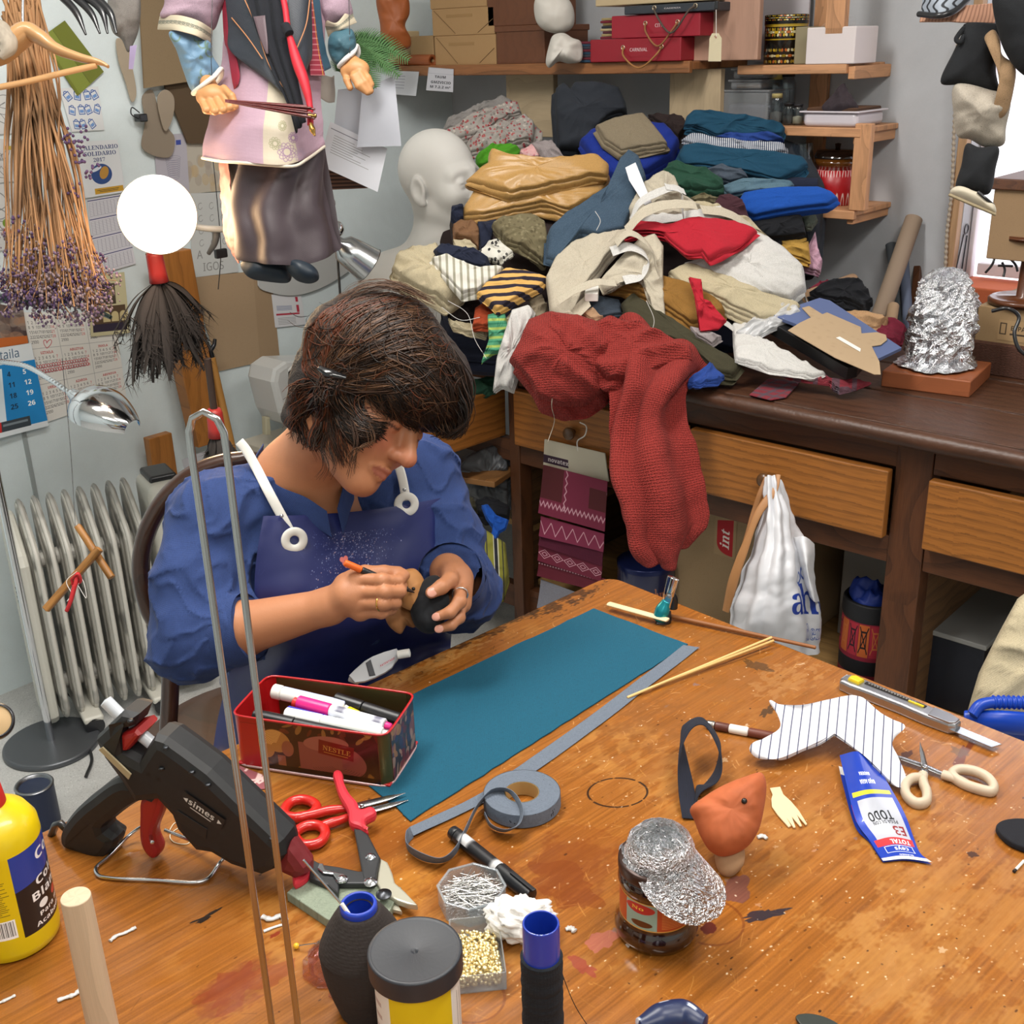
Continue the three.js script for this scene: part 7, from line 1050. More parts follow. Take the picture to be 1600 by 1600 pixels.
{
  const pinkTex=ctex(512,512,(g,w,h)=>{g.fillStyle='#a78a98';g.fillRect(0,0,w,h);for (let i=0;i<5000;i++) {g.globalAlpha=0.1;g.fillStyle=i % 2?'#d9b9c0':'#8d6f86';g.fillRect(rnd()*w,rnd()*h,rr(1,16),1);} g.globalAlpha=1;g.fillStyle='#b9ad98';g.fillRect(w*0.5,h*0.45,w*0.24,h*0.55);g.globalAlpha=0.8;for (const [x,y,r] of [[340,470,34],[300,440,22],[372,420,20],[390,490,24],[330,380,16]]) {g.strokeStyle=['#8a6a86','#a0889a','#8d8a6a'][(x + y) % 3];g.lineWidth=3;for (let k=0;k<5;k++) {g.beginPath();g.ellipse(x,y,r,r*0.4,k*1.25,0,6.3);g.stroke();}} g.globalAlpha=1;});
  const tun=knet('tunic',[[[352,-20,2.36],[400,-20,2.3],[450,-20,2.29],[512,-20,2.36]],[[348,60,2.36],[395,60,2.29],[450,60,2.28],[508,60,2.36]],[[340,130,2.36],[390,130,2.28],[450,130,2.27],[502,130,2.35]],[[325,190,2.36],[380,195,2.27],[445,200,2.26],[505,195,2.34]],[[316,246,2.36],[375,252,2.26],[450,258,2.25],[507,228,2.34]]],mat('#ffffff',0.6,{map:pinkTex,bumpMap:weaveB,bumpScale:0.0003,sheen:0.3}),{uvn:true,nu:50,nv:50,amp:0.005});
  {const u=tun.geometry.attributes.uv;for (let i=0;i<u.count;i++) u.setY(i,1 - u.getY(i));}
  kin('hem',tb([[316,247,2.356],[345,252,2.3],[375,254,2.256],[420,258,2.25],[462,259,2.247],[478,250,2.26],[507,229,2.338]].map((q)=>D(...q)),0.003,{seg:50}),mat('#d8cdbb',0.7));
  const skirtM=mat('#3d3237',0.55,{bumpMap:weaveB,bumpScale:0.0002,sheen:0.5,sheenColor:C('#8d6a70'),sheenRoughness:0.35});
  knet('skirt',[[[345,235,2.38],[385,240,2.31],[430,240,2.29],[470,232,2.3],[508,222,2.36]],[[348,300,2.39],[380,300,2.31],[430,300,2.29],[475,295,2.3],[510,280,2.36]],[[354,350,2.4],[380,352,2.31],[432,355,2.29],[482,350,2.31],[520,340,2.36]],[[366,400,2.4],[395,410,2.32],[440,414,2.3],[492,410,2.32],[536,388,2.37]]],skirtM,{nu:60,nv:40,fold:[0.009,3.2,0.1],amp:0.004});
  knet('skirt_back',[[[350,235,2.42],[430,236,2.46],[508,222,2.42]],[[372,402,2.44],[450,408,2.48],[536,388,2.43]]],skirtM,{fold:[0.008,2,0]});
  knet('side_panel',[[[342,252,2.37],[356,254,2.33]],[[346,320,2.385],[364,322,2.335]],[[352,372,2.39],[370,384,2.35]],[[368,402,2.4],[374,412,2.37]]],weaveSilk('#a86a62'),{nu:10,nv:40,amp:0.003,freq:60});
  const dk=weaveSilk('#2b3038'),blk=fab('#10131c');
  knet('front_panel',[[[350,-20,2.3],[385,-20,2.26],[410,-20,2.25]],[[356,40,2.3],[392,30,2.255],[420,50,2.245]],[[358,76,2.29],[405,90,2.25],[436,110,2.24]],[[392,106,2.27],[425,130,2.245],[455,160,2.235]]],dk,{nu:30,nv:40,amp:0.002});
  knet('front_panel',[[[448,-20,2.24],[475,-20,2.25],[486,-20,2.27]],[[452,40,2.235],[476,40,2.25],[487,80,2.28]],[[462,90,2.23],[478,100,2.25],[484,96,2.28]],[[468,118,2.235],[474,116,2.25],[477,112,2.27]]],dk,{nu:24,nv:40,amp:0.002});
  for (const [L] of [[[[378,-10,2.25],[400,40,2.24],[420,100,2.235],[452,150,2.228]]],[[[362,28,2.285],[388,60,2.25],[410,92,2.235]]],[[[484,0,2.255],[478,40,2.238],[462,80,2.225]]]]) kin('piping',tb(L.map((q)=>D(...q)),0.0012),mat('#a8714a',0.6));
  knet('belt_cloth',[[[385,-10,2.25],[440,-10,2.235]],[[392,20,2.24],[446,16,2.228]],[[405,60,2.235],[452,60,2.222]],[[425,110,2.232],[462,110,2.222]],[[448,160,2.228],[472,160,2.22]],[[462,208,2.226],[478,190,2.222]]],blk,{nu:24,nv:60,fold:[0.004,2.5,0]});
  knet('front_wedge',[[[396,26,2.232],[414,24,2.228]],[[406,60,2.23],[418,60,2.226]],[[416,84,2.228],[419,84,2.226]]],weaveSilk('#55444a'),{nu:8,nv:16,amp:0.001});
  const redM=weaveSilk('#8a1f34');
  knet('red_band',[[[346,-20,2.34],[354,-20,2.32]],[[350,60,2.33],[358,60,2.31]],[[355,78,2.32],[366,76,2.3]],[[362,120,2.31],[374,116,2.29]],[[366,140,2.305],[372,132,2.29]]],redM,{nu:8,nv:50,amp:0.001});
  knet('red_band',[[[477,-20,2.29],[486,-20,2.3]],[[482,60,2.29],[496,60,2.31]],[[485,118,2.29],[508,118,2.33]]],mat('#ffffff',0.7,{map:ctex(64,128,(g,w,h)=>{g.fillStyle='#8f2a3c';g.fillRect(0,0,w,h);g.fillStyle='#c98a90';for (let i=0;i<14;i++) g.fillRect(0,i*9,w,1.5);g.fillStyle='#c9a03a';g.fillRect(52,0,3,h);})}),{nu:10,nv:40,amp:0.002,uvn:true});
  knet('teal_band',[[[486,-20,2.3],[497,-20,2.32]],[[496,60,2.31],[506,60,2.33]],[[506,112,2.33],[518,106,2.35]]],weaveSilk('#2b4a5c'),{nu:8,nv:40});
  kin('red_rope',[tb([[440,-15,2.22],[446,15,2.215],[450,45,2.21],[462,90,2.205],[476,130,2.2],[484,165,2.2],[485,195,2.2]].map((q)=>D(...q)),(t)=>0.006 + 0.0045*Math.sin(Math.PI*clamp((t - 0.35)/ 0.5)),{seg:70})],mat('#b5162a',0.6,{bumpMap:weaveB,bumpScale:0.001}));
  kin('rope_knot',tb([[446,40,2.205],[452,52,2.2]].map((q)=>D(...q)),0.009,{rad:14}),blk);kin('gold_tip',tb([[485,192,2.198],[489,205,2.2],[492,212,2.2]].map((q)=>D(...q)),[0.004,0.006,0.002]),metal('#b08a4a',0.35));
  // fan
  const fan=thing('folded_fan','folded dark red wooden fan held in the puppet fist','fan',D(420,170,2.19)),rib=mat('#5a1512',0.35,{clearcoat:0.4});
  for (let i=0;i<9;i++) {const a=D(352,156 + i*0.4,2.19),b=D(480 + (i % 3)*6,166 + i*2.4,2.185 - 0.004*(i % 2));obj('fan_stick',tb([a,b].map((p)=>p.sub(fan.position)),[0.0018,0.0036],{seg:4,rad:6,flat:0.6}),rib,fan);}
  obj('brass_tip',tb([D(482,180,2.183),D(494,181,2.183)].map((p)=>p.sub(fan.position)),0.0038,{rad:8}),metal('#a8854a',0.35),fan);
  // sleeves, cuffs, hands
  const sleeve=fab('#b79cab'),cream=mat('#cfc8b8',0.75,{map:ctex(256,64,(g,w,h)=>{g.fillStyle='#e8e2d6';g.fillRect(0,0,w,h);g.strokeStyle='#66706e';g.lineWidth=2;for (let i=0;i<16;i++) for (let k=1;k<4;k++) {g.beginPath();g.arc(i*17,40,k*5,3.14,6.28);g.stroke();}})});
  kpuff('sleeve',[[262,-20],[256,8],[250,26],[280,34],[332,48],[345,20],[360,-20]],2.34,0.05,sleeve);
  knet('cuff',[[[249,24,2.34],[280,24,2.28],[310,34,2.28],[330,46,2.34]],[[245,46,2.35],[276,48,2.27],[308,58,2.27],[328,70,2.34]]],cream,{uvn:true,nu:30,nv:10});
  const blueS=weaveSilk('#7fa0bc',{map:ctex(128,128,(g,w,h)=>{g.fillStyle='#d5dde0';g.fillRect(0,0,w,h);g.strokeStyle='#c9c79a';g.lineWidth=5;for (let i=0;i<9;i++) {g.beginPath();g.arc(rnd()*w,rnd()*h,14,0,4);g.stroke();}})});
  kpuff('under_sleeve',[[264,50],[276,80],[286,110],[302,144],[324,132],[345,112],[332,86],[330,68],[300,52]],2.32,0.035,blueS,{amp:0.006,freq:22});
  kin('sleeve_edge',tb([[302,146,2.31],[316,134,2.28],[334,120,2.28],[346,108,2.31],[346,118,2.33],[338,128,2.34],[320,140,2.34]].map((q)=>D(...q)),0.0048,{closed:true,seg:60}),mat('#dcd8cc',0.7));
  const skin=mat('#c08a58',0.5,{bumpMap:grainB,bumpScale:0.0003}),hd=(pts,root,rw)=>{const A=(q)=>A3(D(...q));const f=(p)=>{let d=9;for (const [a,b,ra,rb] of root) d=smin(d,cone(p,A(a),A(b),ra,rb),0.012);for (const l of pts) {let e=9;for (let i=0;i + 1<l.length;i++) e=smin(e,cone(p,A(l[i]),A(l[i + 1]),rw,rw*0.9),0.003);d=smin(d,e,0.004);} return d;};const b=box(...pts.flat().map((q)=>[D(...q),0.02]),...root.flatMap(([a,b])=>[[D(...a),0.03],[D(...b),0.03]]));return netMesh(f,...b,0.0028);};
  kin('hand',hd([[[316,158,2.285],[322,172,2.275],[332,174,2.285]],[[328,160,2.28],[335,174,2.27],[345,172,2.282]],[[340,158,2.28],[347,172,2.27],[356,170,2.282]],[[350,152,2.28],[358,168,2.272],[364,168,2.282]],[[350,138,2.28],[362,150,2.27],[368,166,2.272]]],[[[325,130,2.31],[330,148,2.295],0.016,0.021],[[318,152,2.295],[348,148,2.29],0.015,0.016]],0.0076),skin);
  kin('hand',hd([[[538,112,2.36],[542,125,2.355],[547,137,2.355]],[[556,118,2.345],[564,132,2.345],[574,144,2.35]],[[562,114,2.345],[571,128,2.345],[579,142,2.35]],[[566,110,2.35],[575,122,2.35],[580,132,2.352]],[[552,120,2.345],[560,134,2.345],[568,140,2.35]]],[[[545,92,2.37],[555,106,2.36],0.015,0.02],[[542,110,2.36],[566,108,2.355],0.013,0.015]],0.0074),skin);
  kpuff('sleeve',[[500,-20],[505,40],[522,44],[548,34],[552,24],[535,-20]],2.38,0.04,sleeve);knet('cuff',[[[505,30,2.37],[525,36,2.33],[545,12,2.37]],[[512,58,2.38],[534,46,2.34],[556,36,2.38]]],cream,{uvn:true,nu:20,nv:10});
  kpuff('under_sleeve',[[516,54],[513,80],[526,102],[540,96],[556,78],[550,46],[534,46]],2.36,0.03,weaveSilk('#3b5f6c'),{amp:0.005,freq:24});
  kin('sleeve_edge',tb([[530,104,2.36],[540,92,2.34],[552,82,2.35],[558,72,2.37],[560,84,2.38],[548,96,2.385]].map((q)=>D(...q)),0.0048,{closed:true,seg:60}),mat('#d5d3d0',0.7));
  kin('undertunic',cloth(net([[[492,110,2.4],[516,120,2.42],[520,118,2.44]],[[498,150,2.4],[512,160,2.42],[522,160,2.44]]]),{th:0.003}),mat('#a9a096',0.8));
  const shoe=mat('#18242f',0.5,{sheen:0.3});kpuff('shoe',[[376,412],[400,414],[448,412],[456,430],[452,440],[410,438],[385,430]],2.36,0.03,shoe,{lean:0.6});kpuff('shoe',[[446,412],[478,412],[496,424],[498,436],[486,442],[462,436]],2.33,0.03,shoe,{lean:0.6});
  kin('strings',[tb([D(332,-10,2.27),D(330,90,2.27),D(331,118,2.275)],0.0008,{rad:5}),tb([D(545,-10,2.33),D(547,90,2.34)],0.0008,{rad:5})],blackP);
}
// ---------- the puppet hanging at the top right ----------
{
  const K=2.0,t=thing('hanging_puppet','hanging puppet in black apron and cream breeches at the top right corner','puppet',D(1530,180,K)),o=t.position;
  const add=(n,g,m)=>obj(n,join([g].flat()).clone().translate(-o.x,-o.y,-o.z),m,t),pf=(n,L,d,th,m,q={})=>{let cx=0,cyy=0;for (const [x,y] of L) {cx +=x / L.length;cyy +=y / L.length;} const pl=plane(cx,cyy,d,q.lean??0);return add(n,puffGeo(L.map(([x,y])=>pl.loc(x,y)),th,{ph:cx,tile:FT,amp:0.003,...q}).applyMatrix4(pl.m),m);};
  const wav=mat('#ffffff',0.7,{map:ctex(128,128,(g,w,h)=>{g.fillStyle='#8d95a0';g.fillRect(0,0,w,h);g.strokeStyle='#1a1d24';g.lineWidth=6;for (let i=0;i<6;i++) {g.beginPath();for (let y=0;y<=h;y +=8) g.lineTo(i*22 + 8 + 5*Math.sin(y*0.1),y);g.stroke();}})});
  const rib=mat('#ffffff',0.8,{map:ctex(128,64,(g,w,h)=>{g.fillStyle='#b98a70';g.fillRect(0,0,w,h);g.fillStyle='#8d6450';for (let i=0;i<20;i++) g.fillRect(i*6.4,0,2,h);})});
  add('jacket',cloth(net([[[1442,-20,2.0],[1475,-20,1.95],[1512,-20,1.96]],[[1440,5,2.0],[1470,5,1.94],[1510,0,1.96]],[[1436,22,2.0],[1470,22,1.94],[1505,8,1.96]]]),{th:0.004,uvn:true}),wav);add('jacket_hem',tb([D(1436,22,2.0),D(1470,24,1.935),D(1490,18,1.94),D(1512,0,1.955)],0.005),blackP);
  add('ribbed_skirt',cloth(net([[[1440,15,2.02],[1500,10,1.97],[1556,5,2.0]],[[1436,34,2.02],[1490,36,1.97],[1554,36,2.0]]]),{th:0.004,uvn:true}),rib);
  const blk=fab('#0e1116');pf('apron_skirt',[[1506,38],[1545,36],[1562,40],[1556,110],[1560,145],[1530,140],[1500,133],[1470,130],[1490,80],[1502,55]],1.97,0.03,blk);add('apron_tie',[tb([D(1506,44,1.95),D(1498,54,1.95),D(1494,62,1.95),D(1500,66,1.95),D(1506,56,1.95)],0.004)],blk);
  pf('black_coat',[[1555,-20],[1640,-20],[1640,130],[1600,118],[1578,95],[1562,60]],1.9,0.03,blk);
  pf('breeches',[[1492,132],[1556,142],[1578,150],[1572,200],[1568,226],[1540,230],[1515,218],[1497,214],[1490,180]],1.99,0.04,fab('#aca395'),{amp:0.008,freq:18});
  pf('sleeve',[[1538,58],[1552,46],[1562,60],[1566,85],[1586,102],[1584,140],[1572,178],[1552,192],[1548,186],[1558,160],[1560,120],[1548,80]],1.94,0.025,fab('#9d7f5e'));
  pf('stocking',[[1511,224],[1530,230],[1560,230],[1556,262],[1545,303],[1520,302],[1494,296],[1502,258]],2.0,0.03,blk);
  pf('shoe',[[1484,300],[1492,294],[1520,302],[1542,310],[1556,326],[1555,334],[1530,324],[1500,312]],1.98,0.022,mat('#b9b09c',0.6),{lean:0.6});add('sole',tb([D(1483,304,1.97),D(1520,320,1.96),D(1555,335,1.96)],0.0045,{flat:0.6}),mat('#8a7c60',0.7));add('lace',tb([D(1528,300,1.96),D(1540,310,1.955),D(1552,320,1.96)],0.0025),blackP);
}
// ---------- on the long shelf ----------
const XF=1.225,card=(c)=>kraft(c);
function shelfBox(name,label,cat,x0,x1,yt,yb,dep,m,{xf=XF,base=SH,lidm,group,part='body',round=0.003,parts}={}) {
  const a=PX(x0,yb,xf),b=PX(x1,yb,xf),top=PX((x0 + x1)/ 2,yt,xf).y,y0=base??Math.min(a.y,b.y),h=top - y0,w=Math.abs(b.z - a.z),t=thing(name,label,cat,[xf + dep / 2,y0,(a.z + b.z)/ 2],0,group);
  obj(part,bx(dep,h,w,0,h / 2,0,round),m,t);if (parts) parts(t,w,h,dep);return t;
}
const cardM=card('#b48f62'),seam=(t,w,h,dep)=>{const s=mat('#7d6040',0.8);obj('flap_edge',[tb([[-dep / 2 - 0.001,h - 0.004,-w*0.46],[-dep / 2 - 0.001,0.006,-w*0.12]],0.0009,{seg:2,rad:5}),tb([[-dep / 2 - 0.001,h*0.55,w*0.48],[-dep / 2 - 0.001,0.006,w*0.24]],0.0009,{seg:2,rad:5})],s,t);obj('pencil_note',bx(0.0008,0.008,w*0.42,-dep / 2 - 0.0002,h*0.72,-w*0.05,0.0002),mat('#9d7b50',0.8),t);};
const b1=shelfBox('carton','tan folded cardboard box at the bottom of the stack on the shelf','box',680,775,55,94,0.2,cardM,{parts:seam});
const b1h=PX(727,55,XF).y;const b2=shelfBox('carton','tan folded cardboard box in the middle of the stack on the shelf','box',676,773,12,54,0.2,cardM,{base:b1h,parts:seam});
const b2h=PX(725,12,XF).y;shelfBox('carton','tan cardboard box on top of the stack, cut by the picture edge','box',672,760,-40,11,0.2,cardM,{base:b2h});
shelfBox('carton','narrow side box left of the tan cardboard stack','box',642,678,56,96,0.16,card('#a3845a'));
const bwood=mat('#ffffff',0.5,{map:woodTex('#6a4028','#45260f',{rings:4,contrast:0.5})});
shelfBox('wooden_box','brown wooden box with a grooved lid beside the cardboard stack','box',776,851,42,94,0.2,bwood,{parts:(t,w,h,dep)=>{obj('lid',bx(dep + 0.006,0.016,w + 0.006,0,h - 0.004,0,0.002),bwood,t);}});
{const y=PX(810,40,XF).y;shelfBox('wooden_box','darker brown wooden box stacked on the grooved wooden box','box',762,838,-40,38,0.18,bwood,{base:y});}
const leather=mat('#9a5226',0.55,{bumpMap:bumpy,bumpScale:0.002});
shelfBox('leather_case','tan leather case with a cut flap behind the puppet arm','leather case',528,594,-30,76,0.1,leather,{xf:1.24,base:null,parts:(t,w,h,dep)=>{obj('flap',tr(ex([[-w*0.48,h*0.95],[w*0.48,h*0.95],[w*0.48,h*0.6],[w*0.22,h*0.46],[0,h*0.66],[-w*0.22,h*0.46],[-w*0.48,h*0.6]],0.004,0.001),[-dep / 2 - 0.004,0,0],[0,Math.PI / 2,0]),leather,t);}});
puff('leather_bag','folded brown leather bag standing beside the cardboard boxes','leather bag',[[590,-10],[634,-10],[640,20],[633,40],[642,60],[640,75],[598,76],[594,40]],3.32,0.04,leather,{lean:0,amp:0.006,freq:16});
one('leather_roll','rolled piece of brown leather lying at the shelf end','leather roll',(()=>{const a=PX(615,86,1.24),b=PX(676,86,1.22);return [la([[0.016,0],[0.0175,0],[0.0175,a.distanceTo(b)],[0.016,a.distanceTo(b)],[0.006,a.distanceTo(b)- 0.002],[0.006,0]],30).applyQuaternion(new THREE.Quaternion().setFromUnitVectors(V(0,1,0),b.clone().sub(a).normalize())).translate(a.x,SH + 0.018,a.z)];})(),leather);
shelfBox('cream_box','small cream box between the fern and the leather bag','box',556,622,50,98,0.1,mat('#c9b28a',0.7),{xf:1.22,base:null});
const plasterM=mat('#cfcac2',0.7,{bumpMap:grainB,bumpScale:0.0004});
puff('plaster_piece','white plaster piece lying on the shelf front, lower of two','plaster cast',[[853,100],[858,70],[864,56],[880,52],[895,60],[908,66],[908,95],[890,99],[872,96],[858,106]],3.12,0.045,plasterM,{lean:0.2,amp:0.007,freq:18,pw:2});
puff('plaster_piece','rounded white plaster mask with blue marks, upper of two on the shelf','plaster cast',[[836,0],[850,-10],[880,-8],[895,10],[896,40],[880,52],[852,48],[838,34]],3.14,0.05,plasterM,{lean:0,amp:0.004,freq:14,pw:2});
// sample books with cord handles
function sampleBook(label,x0,x1,yt,yb,col,text,xf,base,hx,cord,swatches) {
  return shelfBox('sample_book',label,'sample book',x0,x1,yt,yb,0.22,mat(col,0.45),{xf,base,part:'cover',parts:(t,w,h,dep)=>{
    if (text) {const tx=ctex(512,128,(g,W2,H2)=>{g.fillStyle=col;g.fillRect(0,0,W2,H2);g.fillStyle='#d9cfd0';g.font='44px sans-serif';g.textAlign='center';g.fillText(text,256,80);});obj('title',tr(new THREE.PlaneGeometry(w*0.5,h*0.6),[-dep / 2 - 0.0008,h*0.52,w*0.05],[0,-Math.PI / 2,0]),mat('#ffffff',0.45,{map:tx}),t);}
    const [z0,z1,sag]=hx;for (const z of [z0,z1]) obj('eyelet',tr(new THREE.TorusGeometry(0.005,0.0016,8,20),[-dep / 2 - 0.001,h*0.62,w*z],[0,Math.PI / 2,0]),metal('#c9b9a0',0.3),t);
    obj('cord',tb([[-dep / 2,h*0.62,w*z0],[-dep / 2 - 0.012,h*0.3,w*z0 + 0.008],[-dep / 2 - 0.015,h*0.62 - sag,w*(z0 + z1)/ 2],[-dep / 2 - 0.012,h*0.3,w*z1 - 0.008],[-dep / 2,h*0.62,w*z1]],0.0024,{seg:40}),mat(cord,0.7),t);
    if (swatches) for (let i=0;i<8;i++) obj('swatch',bx(0.16,h / 9,0.05,-0.02,h*(i + 0.5)/ 8.5,-w / 2 - 0.02 + 0.004*(i % 3),0.002),fab(swatches[i % swatches.length]),t);
 }});
}
const sw=['#7a1f30','#b09a6a','#5a2a36','#c9b48a','#30303a','#8a7448'];
sampleBook('red sample book reading CARNIVAL with a cord handle, lowest of the stack',922,1063,60,105,'#8e1626','CARNIVAL',1.19,SH + 0.002,[-0.12,0.3,0.05],'#9a6a3a',['#31506a','#7a2a3a','#4a4a58']);
{const y=PX(1000,60,1.19).y;sampleBook('red sample book reading CITY with fabric swatches, second of the stack',955,1093,22,60,'#94172a','CITY',1.19,y + 0.001,[-0.1,0.26,0.055],'#8a5a34',sw);const y2=PX(1020,22,1.19).y;sampleBook('dark grey sample book reading CADENZA above the red ones',975,1116,6,22,'#2f343c','CADENZA',1.18,y2 + 0.001,[-0.15,0.3,0.06],'#4a4038',null);const y3=PX(1020,6,1.18).y;shelfBox('sample_book','cream sample book on top of the dark grey one','sample book',930,1112,-12,5,0.22,mat('#b9a582',0.6),{xf:1.19,base:y3 + 0.001});}
const wallP=mat('#ffffff',0.6,{map:woodTex('#b08a76','#9a7460',{rings:5,contrast:0.35})});
one('wood_sheet','pinkish brown wood panel standing behind the hanging tag','panel',(()=>{const a=PX(1058,104,1.25),b=PX(1182,101,1.25),L=b.z - a.z;return plank(0.02,0.4,L,1.262,SH + 0.2,(a.z + b.z)/ 2);})(),wallP);
{const t=thing('hang_tag','cream paper tag hanging from a clip on the wood panel','tag',PX(1118,75,1.16)),o=t.position,pl=planeN(V(1.16,0,0),V(-1,0,0),V(0,0,1));obj('tag_card',ex([[1113,52],[1123,52],[1128,60],[1127,96],[1107,96],[1109,60]].map(([x,y])=>pl.loc(x,y)),0.0015,0.0003,[smoothLoop([[1116,57],[1119,55],[1121,58],[1119,61]],12).map(([x,y])=>pl.loc(x,y))]).applyMatrix4(pl.m).translate(-o.x,-o.y,-o.z),mat('#cfc3a4',0.7),t);obj('string',tb([PX(1119,57,1.158),PX(1119,15,1.158)].map((p)=>p.sub(o)),0.0008,{rad:5}),whiteP,t);obj('clip',tr(bx(0.01,0.02,0.01),PX(1120,8,1.16).sub(o)),blackP,t);}
paper('fabric_note','white handwritten note pinned under the shelf edge','note',[[670,105],[709,108],[708,144],[666,141]],planeN(V(1.203,0,0),V(-1,0,0),V(0,0,1)),cvm(128,128,(g,w,h)=>{g.fillStyle='#c9c8cf';g.fillRect(0,0,w,h);g.fillStyle='#1a1a20';g.font='bold 20px sans-serif';g.fillText('TAUM',36,56);g.fillText('GMZVICIO',18,86);g.fillText('M 7.2.2 m³',16,112);g.strokeStyle='#889';g.strokeRect(2,2,124,30);}));
// ---------- pine rack ----------
const onRack=(px,yb,x)=>PX(px,yb,x);
{const a=onRack(1184,92,1.34),b=onRack(1244,92,1.34),R=Math.abs(b.z - a.z)/ 2*0.98,top=PX(1214,24,1.34).y,h=top - 1.545;const tex=ctex(1024,512,(g,w,H)=>{g.fillStyle='#17140f';g.fillRect(0,0,w,H);g.fillStyle='#b99a2c';g.fillRect(0,0,w,16);g.fillRect(0,H - 18,w,18);g.fillRect(0,92,w,8);for (let r=0;r<3;r++) for (let i=0;i<22;i++) {const x=i*47 + (r % 2)*20,y=[50,200,385][r];for (let k=0;k<6;k++) {g.fillStyle=['#c9a62e','#8f7a20','#b5622a','#d8cfa0'][(i + k) % 4];g.beginPath();g.ellipse(x + 18*Math.cos(k*1.05),y + (r?42:20)*Math.sin(k*1.05),11,9,k,0,6.3);g.fill();} g.fillStyle='#e8dcb0';g.beginPath();g.arc(x,y,7,0,6.3);g.fill();}});const t=thing('flower_tin','tall round black tin with a gold flower pattern on the pine rack','tin',[1.38,1.545,(a.z + b.z)/ 2]);obj('tin_body',la([[0,0],[R,0],[R,h*0.82]],64),mat('#ffffff',0.25,{map:tex,clearcoat:0.6}),t);obj('lid',la([[R + 0.001,h*0.8],[R + 0.0015,h],[R - 0.003,h + 0.002],[0,h + 0.002]],64),mat('#ffffff',0.25,{map:tex,metalness:0.3}),t);}
shelfBox('white_box','small white cardboard box at the outer end of the pine rack','box',1258,1334,42,94,0.12,mat('#d9cfcf',0.7),{xf:1.29,base:1.545});
shelfBox('grey_box','olive grey box side between the flower tin and white box','box',1240,1262,42,92,0.1,mat('#8d8468',0.7),{xf:1.33,base:1.545});
one('white_board','white board leaning on the wall behind the flower tin','board',(()=>{const a=PX(1182,40,1.47),b=PX(1262,40,1.47);return bx(0.008,0.26,b.z - a.z,1.475,1.68,(a.z + b.z)/ 2,0.001);})(),mat('#c9c5cb',0.6));
puff('plastic_wrap','crumpled clear plastic wrap on top of the white box','plastic wrap',[[1282,44],[1296,32],[1318,26],[1334,22],[1336,36],[1326,46],[1300,46]],2.78,0.02,glass('#ffffff',0.1),{lean:0.3,amp:0.006,freq:30});
const cg=glass('#eef2f4',0.04),dish=mat('#dfe2e6',0.2,{transmission:0.8,thickness:0});
const jar=(label,px,yt,w,xf,lidc,fill)=>{const a=onRack(px - w / 2,195,xf),b=onRack(px + w / 2,195,xf),R=Math.abs(b.z - a.z)/ 2,h=PX(px,yt,xf).y - 1.4,t=thing('glass_jar',label,'jar',[xf,1.4,(a.z + b.z)/ 2]);obj('jar_glass',la([[0,0.001],[R*0.95,0],[R,0.004],[R,h*0.72],[R*0.75,h*0.84],[R*0.75,h*0.88],[R*0.7,h*0.88],[R*0.7,h*0.84],[R*0.95,h*0.72],[R*0.95,0.004],[0,0.003]],32),cg,t);obj('lid',la([[0,h*0.86],[R*0.82,h*0.86],[R*0.82,h*0.98],[R*0.76,h],[0,h]],32),mat(lidc,0.35),t);if (fill) obj('filling',la([[0,0.005],[R*0.9,0.005],[R*0.9,h*0.4],[0,h*0.45]],24),mat(fill,0.9),t);return t;};
jar('tall glass jar with a black lid at the back of the pine rack',1226,108,26,1.42,'#1b1b1e');jar('tall glass jar with a gold lid next to the black lidded one',1208,113,24,1.4,'#a8924a');jar('short glass jar with a dark filling in front of the tall jars',1232,160,20,1.34,'#1b1b1e','#3a3632');jar('short glass jar with a gold lid and buttons',1212,146,18,1.33,'#b0a06a','#6a6460');jar('small glass jar with white buttons beside the enamel tray',1246,162,16,1.34,'#2a2a2e','#b0a48c');jar('low glass jar at the left of the short jars',1200,165,18,1.36,'#8d8f94','#55565c');
const tub=(label,x0,x1,yt,yb,base,m,fillc)=>shelfBox('plastic_tub',label,'plastic tub',x0,x1,yt,yb,0.12,m,{xf:1.32,base,part:'tub',round:0.008,parts:(t,w,h,dep)=>{obj('rim',bx(dep + 0.008,0.005,w + 0.008,0,h,0,0.002),dish,t);if (fillc) obj('contents',bx(dep*0.8,h*0.5,w*0.8,0,h*0.35,0,0.01),mat(fillc,0.9),t);}});
tub('large clear plastic tub with grey contents on the pine rack',1124,1198,142,195,1.4,dish,'#5d5d66');{const y=PX(1160,142,1.32).y;tub('clear tub with brown contents on the large tub',1140,1188,126,142,y + 0.003,dish,'#6d4a1c');const y2=PX(1160,126,1.32).y;tub('clear tub with dark contents at the top of the tub stack',1144,1194,108,125,y2 + 0.004,dish,'#2f2220');}
{const t=shelfBox('enamel_tray','white enamel tray filled with brown paper and a dark cloth','tray',1253,1338,175,200,0.15,mat('#c9c3ca',0.3,{clearcoat:0.4}),{xf:1.3,base:1.4,part:'tray',round:0.012,parts:(q,w,h,dep)=>{obj('rim',bx(dep + 0.014,0.004,w + 0.014,0,h,0,0.0018),mat('#d5cfd6',0.3),q);obj('contents',bx(dep - 0.012,0.012,w - 0.012,0,h + 0.003,0,0.004),mat('#6b4a34',0.9,{bumpMap:bumpy,bumpScale:0.01}),q);}});}
puff('dark_cloth','crumpled dark mauve cloth lying in the enamel tray','cloth',[[1284,168],[1300,150],[1312,138],[1318,134],[1328,150],[1340,165],[1342,174],[1315,178],[1290,174]],2.83,0.03,fab('#3a3036'),{amp:0.01,freq:24});
